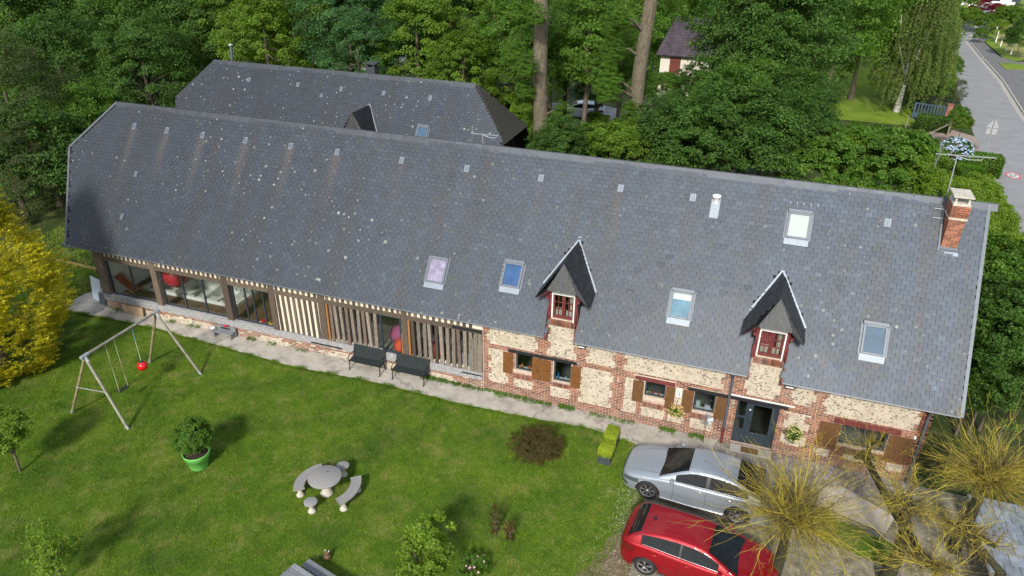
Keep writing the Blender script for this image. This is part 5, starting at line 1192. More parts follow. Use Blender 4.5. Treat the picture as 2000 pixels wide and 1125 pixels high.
# ================================================================== willows
def willow_head(parent, c, seed, n=230, L0=1.0, L1=2.1, bias=(0,0,.12), knob=.20, spread=1.0):
    r = np.random.default_rng(seed); c = np.array(c, float); subs = np.concatenate([[[0,0,0]], r.normal(size=(4,3))*np.array([.22,.22,.08])*min(1.2, L1/1.8)])
    b = MB()
    for k in range(16):
        d = r.normal(size=3); d[2] = abs(d[2])*.7; d /= np.linalg.norm(d); q = c+d*knob*.6
        b.tube([c-d*.02, q, q+d*knob*.5], [knob*.45, knob*.38, knob*.12], 7)
    for q0 in subs[1:]:
        b.tube([c, c+q0*.6+np.array([0,0,.03]), c+q0*1.15], [knob*.5, knob*.4, knob*.3], 7)
    o = b.build('pollard_head', M['bark_dark'], parent)
    def tubes(pts, rad0, rad1, m, nm):          # pts: (K+1, n, 3)
        K, n_ = pts.shape[0]-1, pts.shape[1]; d = pts[-1]-pts[0]; d /= np.linalg.norm(d, axis=1)[:,None]+1e-9
        a = np.cross(d, r.normal(size=(n_,3))); a /= np.linalg.norm(a, axis=1)[:,None]+1e-9; b2 = np.cross(d, a); V = []
        for i in range(K+1):
            f = rad0+(rad1-rad0)*i/K; f = f[:,None] if hasattr(f, 'shape') else f
            for (u, v) in ((1,0),(-.5,.87),(-.5,-.87)): V.append(pts[i]+(a*u+b2*v)*f)
        V = np.array(V).transpose(1,0,2).reshape(-1,3); fs = [(i*3+k, i*3+(k+1)%3, (i+1)*3+(k+1)%3, (i+1)*3+k) for i in range(K) for k in range(3)]
        Fc = (np.array(fs)[None]+(np.arange(n_)*(K+1)*3)[:,None,None]).reshape(-1,4)
        tag(link(nm, np_mesh(nm, V, Fc, M[m]), o), kind='stuff')
    def walk(p0, d, Ln, K, wob, up):
        pts = [p0]; d = d.copy()
        for i in range(K):
            d = d+r.normal(size=d.shape)*wob; d[:,2] += up; d /= np.linalg.norm(d, axis=1)[:,None]; pts.append(pts[-1]+d*(Ln/K)[:,None])
        return np.array(pts)
    def pick(pts, m2, lo, hi):
        K = pts.shape[0]-1; idx = r.integers(0, pts.shape[1], m2); t = r.uniform(lo, hi, m2)*K; i0 = np.minimum(t.astype(int), K-1); f = (t-i0)[:,None]
        a, b2 = pts[i0, idx], pts[i0+1, idx]; d = b2-a; d /= np.linalg.norm(d, axis=1)[:,None]+1e-9; return a*(1-f)+b2*f, d, t/K
    def twigs(n, L0, L1, r0, m, nm):
        n = int(n*.34); d = r.normal(size=(n,3)); d /= np.linalg.norm(d, axis=1)[:,None]; d[:,2] = np.abs(d[:,2])*.8-.28+r.normal(0,.12,n); d += np.array(bias)*.45+np.array([-.10,-.16,0]); d /= np.linalg.norm(d, axis=1)[:,None]
        Ln = L0+(L1-L0)*r.uniform(0,1,n)**1.4; p0 = c+subs[r.integers(0, len(subs), n)]+d*knob*.35
        main = walk(p0, d, Ln, 8, .17, .022); tubes(main, r0*1.7, r0*.35, m, nm)
        p, dd, t = pick(main, n*5, .12, .8); dd = dd+r.normal(size=dd.shape)*.33; dd /= np.linalg.norm(dd, axis=1)[:,None]
        sub = walk(p, dd, r.uniform(.25,.75,len(p))*(1.05-t)*np.mean(Ln)*1.1, 5, .17, .05); tubes(sub, r0*.75, r0*.28, m, nm.replace('twigs','branchlets'))
        p, dd, t = pick(np.concatenate([main[::2], sub[:5]], 1) if main[::2].shape[0] == 5 else sub, n*13, .25, .98); dd = dd+r.normal(size=dd.shape)*.6; dd /= np.linalg.norm(dd, axis=1)[:,None]
        l2 = r.uniform(.04,.26,len(p)); sh = walk(p, dd, l2, 1, .0, .0); tubes(sh, r0*.5, r0*.3, m, 'side_shoots')
    twigs(n, L0, L1, .0062, 'twig', 'twigs'); twigs(int(n*.8), L0*.35, L1*.8, .006, 'twig_dark', 'old_twigs')
    return o
def willow(label, base, heads, trunk_top, r0, seed, n=230, sizes=None):
    t = empty('pollard_willow', (base[0], base[1], 0)); tag(t, label, 'tree', 'pollarded willows by the drive'); B = np.array([base[0], base[1], 0])
    tt = np.array(trunk_top)-B; b = MB(); b.tube([(0,0,-.05), tt*.5+np.array([.06,.03,0]), tt], [r0*1.35, r0, r0*.95], 12); o = b.build('trunk', M['bark_dark'], t)
    for i, h in enumerate(heads):
        h = np.array(h)-B
        if np.linalg.norm(h-tt) > .15:
            s = MB(); s.tube([tt, (tt+h)/2+np.array([0,0,-.05]), h], [r0*.85, r0*.65, r0*.6], 9); s.build('limb', M['bark_dark'], t)
        a, b_, k = (sizes[i] if sizes else (1.0, 2.1, n)); willow_head(t, h, seed+i, k, a, b_)
    return t
H1 = at(1545,1010,2.7); H2 = at(1690,893,2.5); H3 = at(1772,985,3.0); H4 = at(1935,930,3.1); H5 = at(1812,1100,2.9); 
willow('bare yellow twigged pollard willow over the red and silver cars', (H1[0]-.05,H1[1]+.1), [H1], (H1[0]-.03,H1[1]+.06,2.5), .14, 100, sizes=[(.9,3.5,560)])
tb = at(1770,1035,2.2); bs = (tb[0]-.05, tb[1]+.1)
willow('pollard willow with several arms in front of the right hand window', bs, [H2, H3, H5], tuple(tb), .17, 110, sizes=[(.4,1.6,110),(.5,1.9,170),(.5,1.9,170)])
H6 = at(1880,1075,2.6)
willow('large pollard willow in the bottom right corner near the gable', (H4[0]-.1,H4[1]+.2), [H4], (H4[0]-.05,H4[1]+.1,2.9), .15, 130, sizes=[(.7,3.1,480)])
tb = at(1955,1118,1.6); willow('leaning pollard limb beside the grey slabs at the bottom right', (tb[0],tb[1]-.3), [at(1895,1040,2.7)], tuple(tb), .13, 140, sizes=[(.4,1.5,110)])
# ================================================================== cars
def car(name, label, kind, loc, rz, paint):
    t = empty(name, loc, rz); tag(t, label, 'car')
    if kind == 'sedan': Ln, W_, Hh, WB, FO, rw = 4.85, 1.87, 1.46, 2.81, .93, .345
    else: Ln, W_, Hh, WB, FO, rw = 4.36, 1.82, 1.45, 2.67, .86, .325
    I = lambda x, pts: float(np.interp(x, [p[0] for p in pts], [p[1] for p in pts]))
    hw = W_/2
    if kind == 'sedan':
        deckz = [(0,.58),(.06,.68),(.25,.76),(.7,.86),(1.3,.95),(1.7,.985),(2.6,1.0),(3.6,1.02),(4.2,1.06),(4.6,1.06),(4.80,1.02),(4.85,.90)]
        roofz = [(1.22,.96),(1.5,1.10),(1.85,1.26),(2.15,1.38),(2.45,1.44),(2.8,1.46),(3.2,1.445),(3.6,1.38),(3.95,1.27),(4.2,1.16),(4.42,1.06)]
        gx0, gx1, wsx, rgx = 1.22, 4.42, 2.12, 3.55; wx0, wx1, pil = 1.72, 3.95, 2.72
    else:
        deckz = [(0,.56),(.06,.68),(.22,.78),(.6,.90),(1.15,.99),(1.6,1.0),(2.6,1.02),(3.4,1.07),(4.0,1.08),(4.25,1.02),(4.36,.86)]
        roofz = [(1.05,.99),(1.4,1.14),(1.75,1.30),(2.0,1.39),(2.3,1.44),(2.7,1.45),(3.2,1.43),(3.6,1.38),(3.85,1.33),(4.0,1.24),(4.15,1.10),(4.2,1.05)]
        gx0, gx1, wsx, rgx = 1.05, 4.2, 1.95, 3.82; wx0, wx1, pil = 1.55, 3.72, 2.62
    def halfw(x):
        a = min(1, x/.75); c = min(1, (Ln-x)/.6); f = (1-(1-a)**2.6)**.5 if a < 1 else 1; g = (1-(1-c)**2.8)**.5 if c < 1 else 1
        return hw*(.46+.54*f)*(.60+.40*g)*(1-.012*abs(x-Ln/2))
    botz = lambda x: .20+.10*max(0, 1-x/.3)**2+.13*max(0, 1-(Ln-x)/.4)**2
    # ---- lower body
    nx = 97; xs = np.linspace(0, Ln, nx); rows = 13; deckc = 4
    wheels = (FO, FO+WB); ar = rw+.055
    b = MB(); V = []
    for x in xs:
        w_ = halfw(x); zt = I(x, deckz); zb = botz(x)
        sec = []
        for j in range(rows):
            f = j/(rows-1); z = zb+(zt-.05-zb)*f
            bulge = .94+.06*math.sin(min(1, f*1.6)*1.57) - (.045*max(0, (f-.55)/.45)**1.5) - .012*math.exp(-((f-.33)/.06)**2)
            sec.append((w_*bulge, z))
        ws = sec[-1][0]
        sec.append((ws-.035, zt-.012))
        for f in (.80, .5, .22, 0): sec.append(((ws-.035)*f, zt+.035*(1-f*f)))
        V.append([(x, y, z) for y, z in sec])
    V = np.array(V); ns = V.shape[1]; keep = np.ones((nx-1, ns-1), bool)
    for wx in wheels:
        for j in range(ns-1):
            if j >= rows: continue
            for i in range(nx-1):
                q = V[i:i+2, j:j+2].reshape(-1,3).mean(0)
                if math.hypot(q[0]-wx, q[2]-rw) < ar: keep[i,j] = False
        moved = set()
        for i in range(nx-1):
            for j in range(rows):
                if not keep[i,j] and abs(xs[i]-wx) < ar+.12:
                    for (a, c_) in ((i,j),(i+1,j),(i,j+1),(i+1,j+1)):
                        adj = [keep[p,q] for p in (a-1,a) for q in (c_-1,c_) if 0 <= p < nx-1 and 0 <= q < ns-1]
                        if any(adj) and (a,c_) not in moved:
                            dx, dz = V[a,c_,0]-wx, V[a,c_,2]-rw; d = math.hypot(dx, dz)
                            if d > 1e-3 and V[a,c_,2] > botz(wx)+.01: V[a,c_,0] = wx+dx/d*ar; V[a,c_,2] = rw+dz/d*ar
                            moved.add((a,c_))
    def side(V, keep, sgn, cond=None):
        fs, vs, mp = [], [], {}
        def vi(i, j):
            if (i,j) not in mp: mp[(i,j)] = len(vs); p = V[i,j]; vs.append((p[0], p[1]*sgn, p[2]))
            return mp[(i,j)]
        for i in range(V.shape[0]-1):
            for j in range(V.shape[1]-1):
                if keep[i,j] and (cond is None or cond(i, j)):
                    q = (vi(i,j), vi(i+1,j), vi(i+1,j+1), vi(i,j+1)); fs.append(q if sgn > 0 else q[::-1])
        return vs, fs
    # greenhouse area of the deck is open only visually; keep it closed
    for sg in (1, -1): vs, fs = side(V, keep, sg); b.add(vs, fs, 0, True)
    # end caps
    for i, flip in ((0, 1), (nx-1, -1)):
        ring = [tuple(V[i,j]) for j in range(ns)]; loop = ring+[(p[0], -p[1], p[2]) for p in ring[::-1][1:]]; b.add(loop, [tuple(range(len(loop)))[::flip]], 0)
    body = b.build('body', paint, t)
    mod = body.modifiers.new('weld', 'WELD'); mod.merge_threshold = .002
    # ---- greenhouse
    ng = 56; gx = np.linspace(gx0, gx1, ng); G_ = []
    for x in gx:
        zb_ = I(x, deckz)-.01; zr = max(zb_+.004, I(x, roofz)); h = zr-zb_; w0 = halfw(x)*.905; tumble = min(1, h/.42)
        sec = []
        inset = .225*tumble
        for f in (0, .07, .25, .5, .75, .90): sec.append((w0-inset*f**1.15, zb_+(zr-.055*tumble-zb_)*f))
        we = w0-inset
        for f, dz in ((.97,.025),(.90,.042),(.70,.052),(.45,.0555),(.2,.0565),(0,.057)): sec.append((we*f, zr-.055*tumble+dz*tumble))
        G_.append([(x, y, z) for y, z in sec])
    G_ = np.array(G_); K = np.ones((ng-1, G_.shape[1]-1), bool); xm = (gx[1:]+gx[:-1])/2
    NS = G_.shape[1]-1
    def hz(x): return I(x, roofz)-I(x, deckz)
    def cls(i, j):
        x = xm[i]
        if j >= 6:      # across the top
            zc_ = (x-gx0)/(wsx-gx0)
            if x < wsx-.03+.0*j and j >= 7: return 'ws'
            if x > rgx and j >= 7 and x < gx1-.06: return 'rg'
            return 'paint'
        if wx0 < x < wx1 and 1 <= j <= 4 and hz(x) > .17:
            if abs(x-pil) < .045: return 'pillar'
            return 'sw'
        return 'paint'
    for nm, m_, name_ in (('paint', paint, 'roof_shell'), ('ws', M['car_glass'], 'windscreen'), ('rg', M['car_glass'], 'rear_window'), ('sw', M['car_glass'], 'side_window'), ('pillar', M['black_plastic'], 'door_pillar')):
        if nm in ('sw', 'pillar'):
            for sg in (1, -1):
                b = MB(); vs, fs = side(G_, K, sg, lambda i, j: cls(i,j) == nm); b.add(vs, fs, 0, True); b.build(name_, m_, t)
        else:
            b = MB()
            for sg in (1, -1): vs, fs = side(G_, K, sg, lambda i, j: cls(i,j) == nm); b.add(vs, fs, 0, True)
            o = b.build(name_, m_, t); mod = o.modifiers.new('weld', 'WELD'); mod.merge_threshold = .002
    def rail(pts, rad, nm, m_, sg):
        s = MB(); s.tube([(p[0], p[1]*sg, p[2]) for p in pts], rad, 5); s.build(nm, m_, t)
    ii = [i for i in range(ng-1) if wx0-.02 < gx[i] < wx1+.02]
    for sg in (1, -1):
        rail([G_[i,1]+np.array([0,.004,0]) for i in ii], .011, 'window_trim', M['chrome'] if kind == 'sedan' else M['chrome'], sg)
        if kind == 'hatch' or True: rail([G_[i,5]+np.array([0,.002,.002]) for i in range(4, ng-4)], .010, 'roof_rail_line', M['black_plastic'] if kind == 'hatch' else paint, sg)
        # sills
        s = MB(); xa, xb = FO+ar+.02, FO+WB-ar-.02; s.tube([(xa, sg*hw*.955, .23), ((xa+xb)/2, sg*hw*.965, .225), (xb, sg*hw*.95, .24)], .035, 6); s.build('sill', M['chrome'] if kind == 'sedan' else M['black_plastic'], t)
        # mirror
        mx_ = wx0-.02; my = halfw(mx_)*.96; s = MB(); s.tube([(mx_, sg*(my-.10), 1.0), (mx_-.02, sg*(my+.03), 1.03)], .02, 6); s.build('mirror_arm', M['black_plastic'], t)
        s = MB(); s.tube([(mx_-.02,sg*(my+.0),1.05),(mx_-.035,sg*(my+.04),1.06),(mx_-.03,sg*(my+.13),1.06),(mx_-.0,sg*(my+.17),1.06)], [.035,.065,.06,.03], 10); s.build('mirror', paint, t)
        for hx in (pil-.22, pil+.72):
            s = MB(); yy = halfw(hx)*.985; s.tube([(hx-.09,sg*(yy-.0),.885),(hx,sg*(yy+.022),.89),(hx+.09,sg*(yy-.0),.885)], .013, 6); s.build('door_handle', M['chrome'] if kind == 'sedan' else paint, t)
        # door seams
        for sx in (wx0+.02, pil, pil+1.0):
            s = MB(); pts = []
            i = int(round(sx/Ln*(nx-1)))
            for j in range(2, rows): pts.append((V[i,j,0], sg*(V[i,j,1]+.0015), V[i,j,2]))
            if min(abs(sx-w2) for w2 in wheels) > ar+.04: s.tube(pts, .0045, 4); s.build('door_seam', M['black_plastic'], t)
        # lights: slivers wrapped on the corner of the body
        def patch(i0, i1, j0, j1, nm, m_, off=.006):
            s = MB(); vs = []; w2 = i1-i0+1
            for i in range(i0, i1+1):
                for j in range(j0, j1+1): p = V[i,j]; vs.append((p[0]-(off if i0 < nx/2 else -off), sg*(p[1]+off), p[2]+off*.3))
            h2 = j1-j0+1; fs = [(a*h2+c_, (a+1)*h2+c_, (a+1)*h2+c_+1, a*h2+c_+1) for a in range(i1-i0) for c_ in range(h2-1)]
            s.add(vs, [f if sg > 0 else f[::-1] for f in fs], 0, True); s.build(nm, m_, t)
        patch(2, 12, 8, 11, 'headlight', M['lamp_glass']); patch(1, 5, 3, 5, 'fog_lamp_recess', M['black_plastic'])
        patch(nx-11, nx-3, 8, 11, 'tail_light', M['tail_glass'])
    # grille, bumper slot, plates, wipers, panel lines
    s = MB(); s.box((-.012,-.36,.46), (.02,.36,.62)); o = s.build('grille', M['black_plastic'], t)
    for k in range(5): q = MB(); q.box((-.02,-.34,.475+.03*k), (-.011,.34,.483+.03*k)); q.build('grille_bar', M['chrome'], o)
    s = MB(); s.box((-.015,-.45,.28), (.03,.45,.40)); s.build('air_intake', M['black_plastic'], t)
    s = MB(); s.box((-.03,-.26,.40), (-.02,.26,.46)); s.build('number_plate', M['white_paint'], t); s = MB(); s.box((Ln+.0,-.26,.62 if kind=='hatch' else .72), (Ln+.012,.26,.74 if kind=='hatch' else .83)); s.build('number_plate', M['white_paint'], t)
    s = MB(); ex = lambda x, y: I(x, deckz)+.035*(1-(y/ (halfw(x)*.9))**2)+.003
    for sg in (1, -1): s.tube([(x, sg*(.62-.10*(1.2-x)), ex(x, .62)) for x in np.linspace(.25, gx0-.02, 8)], .005, 4)
    s.build('bonnet_line', M['black_plastic'], t)
    for sg in (-.15, .45):
        s = MB(); s.tube([(gx0+.08, sg, I(gx0+.08, roofz)+.015), (gx0+.28, sg+.42, I(gx0+.28, roofz)+.02)], .010, 5); s.build('wiper', M['black_plastic'], t)
    if kind == 'hatch':
        s = MB(); s.box((3.5,-.05,1.405), (3.6,.05,1.42)); s.build('roof_aerial', M['black_plastic'], t)
    # underbody and wheel housings
    s = MB(); s.box((.3,-hw*.86,.24), (Ln-.3,hw*.86,.55)); s.build('underbody', M['black_plastic'], t)
    for wx in wheels:
        for sg in (1, -1):
            yo = hw*.965; s = MB(); prof = [(rw*.70,-.10),(rw*.93,-.10),(rw,-.07),(rw,.07),(rw*.93,.10),(rw*.70,.10),(rw*.68,.0),(rw*.70,-.10)]
            s.lathe(prof, (wx, sg*(yo-.10), rw), 32, axis='y'); wh = s.build('wheel', M['tyre'], t)
            q = MB(); q.lathe([(0,.03*sg),(rw*.69,.03*sg)], (wx, sg*(yo-.10), rw), 28, axis='y'); q.build('brake_shadow', M['black_plastic'], wh)
            q = MB(); ysp = sg*(yo-.10)+sg*.085; q.lathe([(rw*.64,0),(rw*.695,-.012*sg),(rw*.70,.03*sg),(rw*.64,.03*sg)], (wx, ysp, rw), 28, axis='y')
            ns_ = 7 if kind == 'sedan' else 5
            for k in range(ns_):
                a = 2*math.pi*k/ns_+.2; da = .10 if kind == 'sedan' else .22
                for d2 in ((-da*.5, da*.5) if kind == 'hatch' else (-.07, .07)):
                    q.beam((wx+.03*math.cos(a), ysp-sg*.012, rw+.03*math.sin(a)), (wx+rw*.66*math.cos(a+d2), ysp, rw+rw*.66*math.sin(a+d2)), .015 if kind == 'sedan' else .026, .012, up=(0,1,0))
            q.lathe([(0,.0),(.045,.0),(.05,-.03)], (wx, ysp+sg*.012, rw), 12, axis='y'); q.build('rim', M['rim'], wh)
        s = MB(); s.tube([(wx, -hw*.6, rw), (wx, hw*.6, rw)], .3, 14); s.build('wheel_housing', M['black_plastic'], t)
    return t
M['car_glass'] = mat('car_glass', (.012,.015,.016), .04, 0, .2, 3, spec=.32)
M['chrome'] = mat('chrome_trim', (.55,.57,.60), .2, .9, .05, 4); M['tyre'] = mat('tyre_rubber', (.022,.022,.023), .8, 0, .2, 9)
M['rim'] = mat('alloy_rim', (.34,.35,.37), .35, .6, .1, 8); M['lamp_glass'] = mat('lamp_glass', (.10,.12,.14), .08, .2, .4, 30, coat=1); M['tail_glass'] = mat('tail_glass', (.12,.008,.01), .1, 0, .1, 4, coat=1)
def paint(name, col, metal, var=.04): return mat(name, col, .36, metal, var, 1.5, coat=.45)
SILVER = paint('silver_paint', (.36,.41,.47), .45); RED = paint('red_paint_car', (.36,.006,.014), .5)
car('silver_saloon_car', 'silver saloon car parked nearest the front door', 'sedan', (26.12,-2.82,0), R_(-3), SILVER)
car('red_hatchback_car', 'red hatchback parked tail first beside the silver car', 'hatch', (31.06,-6.25,0), R_(175), RED)
q = at(1113, 240); car('white_parked_car', 'pale blue white car glimpsed behind the hedge on gravel', 'hatch', (q[0]-1.8,q[1]+1.8,0), R_(8), paint('pale_blue_paint', (.62,.70,.78), .1))
# ================================================================== garden objects
# --- swing
sw = empty('swing_set', (7.35,-4.85,0)); tag(sw, 'wooden log swing frame with steel corner brackets on the lawn', 'swing')
S0 = np.array([7.35,-4.85,0]); A0, A1 = np.array([7.36,-6.52,2.74])-S0, np.array([7.42,-3.18,2.74])-S0
s = MB(); s.tube([A0-np.array([0,.12,0]), A1+np.array([0,.12,0])], .055, 12); s.build('top_beam', M['log'], sw)
for (f, top, m_) in (((6.01,-6.67),A0,'log_yellow'),((8.68,-6.71),A0,'galvlog'),((6.22,-3.0),A1,'log_yellow'),((8.77,-2.97),A1,'log')):
    e = np.array([f[0],f[1],0])-S0; s = MB(); mm = M['log'] if m_ == 'galvlog' else M[m_]; s.tube([e, top-np.array([0,0,.05])], .05, 12); o = s.build('leg', mm, sw)
    s = MB(); d = (top-e)/np.linalg.norm(top-e); s.tube([e-d*.02, e+d*.16], .056, 12); s.build('ground_anchor', M['galv'], o)
for top, g_ in ((A0, -1), (A1, 1)):
    s = MB(); s.tube([top-np.array([0,.16,0]), top+np.array([0,.16,0])], .066, 12)
    for sx in (-1, 1): s.tube([top, top+np.array([sx*.11,0,-.22])], .062, 10)
    s.build('corner_bracket', M['galv'], sw)
s = MB(); s.tube([np.array([6.62,-6.655,1.3])-S0, np.array([8.0,-6.655,1.42])-S0], .018, 8); s.build('brace', M['galv'], sw)
seat = np.array([7.44,-5.45,.62])
swg = empty('rubber_swing', tuple(seat)); tag(swg, 'black rubber swing seat hanging on two pale ropes', 'swing')
s = MB(); s.box((-.08,-.22,-.02), (.08,.22,.01)); s.build('seat', M['black_plastic'], swg, bevel=.01)
for y_, yt in ((-.21,-.20),(.21,.20)):
    s = MB(); s.tube([(0,y_,0),(-.03,yt,1.0),(-.05,yt,2.06)], .011, 6); s.build('rope', M['rope'], swg)
    s = MB(); s.lathe([(.0,.0),(.022,.01),(.022,.07),(0,.08)], (-.05,yt,2.0), 8); s.build('hook', M['galv'], swg)
bc = np.array([7.46,-4.42,1.02])
bl = empty('buoy_ball_swing', tuple(bc)); tag(bl, 'round glossy red buoy ball hanging from the swing beam', 'ball swing')
s = MB(); R = .20; s.lathe([(R*math.sin(t), R*math.cos(t)) for t in np.linspace(0, math.pi, 17)], (0,0,0), 28); s.build('ball', M['red_gloss'], bl)
s = MB(); s.lathe([(0,.23),(.05,.225),(.085,.19),(.09,.175)], (0,0,0), 14); s.build('collar', M['black_plastic'], bl)
s = MB(); s.tube([(0,0,.2),(-.03,.01,1.1)], .015, 6); s.build('rope', M['rope'], bl); s = MB(); s.tube([(-.03,.01,1.1),(-.04,.01,1.67)], .013, 6); s.build('rope', M['rope_blue'], bl)
# --- potted bush
q = at(378, 920); pt = empty('plant_pot', (q[0],q[1]+.28,0)); tag(pt, 'lime green plastic pot filled with dark soil on the lawn', 'plant pot')
s = MB(); s.lathe([(0,.0),(.285,.0),(.30,.02),(.365,.40),(.41,.41),(.435,.60),(.44,.615),(.42,.62),(.41,.60),(.39,.54)], (0,0,0), 36); s.build('pot', M['lime_pot'], pt)
s = MB(); s.lathe([(.398,.54),(.2,.555),(0,.56)], (0,0,0), 24); s.build('soil', M['soil'], pt)
shrub('potted_bush', q[0], q[1]+.28, 'round dark green bush growing in the lime green pot', (.62,.62,.56), .80, 'mid', 260, 60, .065, 51, z=.51, trunk=.03, lump=.18, inner=.3, bark='pine')
bpy.data.materials['deep_green_leaf']
# --- round table with seats
TC = at(634, 950, .0); tc_ = np.array([17.19, -7.08])
tb = empty('round_stone_table', (tc_[0],tc_[1],0)); tag(tb, 'round grey cast stone table on a turned foot', 'table')
s = MB(); s.lathe([(0,.74),(.515,.74),(.535,.725),(.535,.68),(.515,.665),(0,.665)], (0,0,0), 44); s.build('tabletop', M['stone'], tb)
s = MB(); s.lathe([(.0,0),(.20,0),(.21,.06),(.16,.12),(.12,.3),(.15,.45),(.23,.62),(.23,.665)], (0,0,0), 24); s.build('foot', M['stone_pale'], tb)
s = MB(); s.lathe([(0,.743),(.03,.743)], (-.02,.22,0), 12); s.build('parasol_hole', M['black_plastic'], tb)
def stool(x, y, label):
    t = empty('stone_stool', (x,y,0)); tag(t, label, 'stool', 'stone stools of the round table')
    s = MB(); s.lathe([(0,.44),(.19,.44),(.215,.425),(.215,.385),(.19,.37),(0,.37)], (0,0,0), 28); s.build('seat', M['stone'], t)
    s = MB(); s.lathe([(0,0),(.13,0),(.13,.05),(.075,.12),(.07,.22),(.13,.33),(.13,.37)], (0,0,0), 18); s.build('foot', M['stone_pale'], t)
stool(17.18, -7.93, 'round stone stool in front of the table, lower left'); stool(17.25, -6.13, 'round stone stool behind the table, upper right')
def cbench(cx, cy, a0, a1, r_, label):
    t = empty('curved_stone_bench', (cx,cy,0)); tag(t, label, 'bench', 'curved stone benches of the round table'); s = MB(); n = 14; w_ = .17; vs = []
    for i in range(n+1):
        a = a0+(a1-a0)*i/n
        for (rr_, z) in ((r_-w_,.38),(r_-w_,.44),(r_+w_,.44),(r_+w_,.38)): vs.append((rr_*math.cos(a), rr_*math.sin(a), z))
    fs = [(4*i+k, 4*i+(k+1)%4, 4*i+4+(k+1)%4, 4*i+4+k) for i in range(n) for k in range(4)]+[(0,1,2,3),(4*n+3,4*n+2,4*n+1,4*n)]
    s.add(vs, fs); s.build('seat', M['stone'], t, bevel=.012)
    for f in (.14, .86):
        a = a0+(a1-a0)*f; s = MB(); s.lathe([(0,0),(.13,0),(.13,.05),(.08,.12),(.08,.24),(.13,.34),(.13,.38)], (r_*math.cos(a), r_*math.sin(a), 0), 16); s.build('foot', M['stone_pale'], t)
cbench(tc_[0], tc_[1], R_(130), R_(218), .84, 'curved stone bench on the left of the round table'); cbench(tc_[0], tc_[1], R_(-36), R_(38), .97, 'curved stone bench on the right of the round table')
# --- slatted park benches
def bench(x0, label):
    t = empty('park_bench', (x0,-.10,.045)); tag(t, label, 'bench', 'black slatted benches against the barn wall'); W_ = 1.46
    for k in range(7):
        s = MB(); y = -.14-.058*k; s.box((0,y-.027,.405-.004*k+(.012 if k > 5 else 0)), (W_,y+.027,.43-.004*k)); s.build('seat_slat', M['black_slat'], t, bevel=.004)
    for k in range(7):
        s = MB(); f = k*.071; s.obox((W_/2,-.11+f*.28,.455+f), (W_/2,0,0), (0,.010,0), (0,.008,.031)); s.build('back_slat', M['black_slat'], t, bevel=.004)
    for x in (.04, W_-.04):
        s = MB(); s.tube([(x,-.56,.0),(x,-.50,.18),(x,-.52,.40)], .022, 8); s.tube([(x,-.04,.0),(x,-.12,.2),(x,-.13,.40)], .022, 8); s.tube([(x,-.52,.39),(x,-.13,.40),(x,-.06,.6),(x,.02,.90)], .02, 8); s.tube([(x,-.56,0),(x,-.60,.0)], .025, 6); s.build('side_frame', M['iron'], t)
        s = MB(); s.tube([(x,-.52,.40),(x,-.58,.50),(x,-.54,.61),(x,-.40,.65),(x,-.10,.64)], .018, 8); s.build('armrest', M['iron'], t)
bench(14.22, 'black slatted bench on the path, left of its twin'); bench(16.17, 'black slatted bench on the path, right one, nearer the brick pier')
# --- things by the barn wall
def slab(name, c0, c1, h, lean, th, m, label, cat, z=.045):
    t = MB(); c0 = np.array([*c0, z]); c1 = np.array([*c1, z]); up = np.array([0, lean, h]); n = np.cross(c1-c0, up); n /= np.linalg.norm(n)
    t.prism([c0, c1, c1+up, c0+up], n*th); o = t.build(name, M[m]); tag(o, label, cat); return o
slab('chipboard_sheet', (2.14,-.17), (3.30,-.19), .44, .05, .018, 'board', 'stained chipboard sheet leaning on the brick plinth', 'board')
slab('white_board', (-.28,.42), (.50,.22), 1.12, .16, .03, 'white_board', 'pale blue white board leaning against the left corner post', 'board')
slab('slate_offcut', (.38,.16), (.86,.02), .55, .08, .02, 'zinc', 'grey slate offcut leaning in front of the white board', 'board')
gs = empty('garden_stove', (7.35,-.50,.045)); tag(gs, 'small pale wooden step bench against the plinth', 'bench')
s = MB(); s.box((.05,0,.26), (1.0,.30,.30)); s.build('top', M['deck_wood'], gs, bevel=.006)
for x in (.08, .93): s = MB(); s.box((x,.02,0), (x+.04,.28,.26)); s.build('leg', M['deck_wood'], gs)
s = MB(); s.box((.05,.31,.0), (1.0,.40,.42)); s.build('back_box', M['deck_wood'], gs); s = MB(); s.box((.25,.29,.33), (.75,.309,.40)); s.build('slot', M['black_plastic'], gs)
bw = MB(); bw.lathe([(0,.0),(.09,.0),(.13,.09),(.14,.1),(.12,.09),(.08,.02),(0,.015)], (0,0,0), 20); o = bw.build('white_bowl', M['white_paint']); o.location = (7.32,-.42,.35); tag(o, 'white bowl standing on the left end of the step bench', 'bowl')
b = MB(); b.box((-.1,-.04,0), (.1,.04,.05)); b.tube([(-.1,0,.05),(.12,.03,.08)], .03, 6); o = b.build('red_cloth', M['ball_red']); o.location = (7.85,-.15,.46); tag(o, 'small crumpled red cloth on the step bench back', 'cloth')
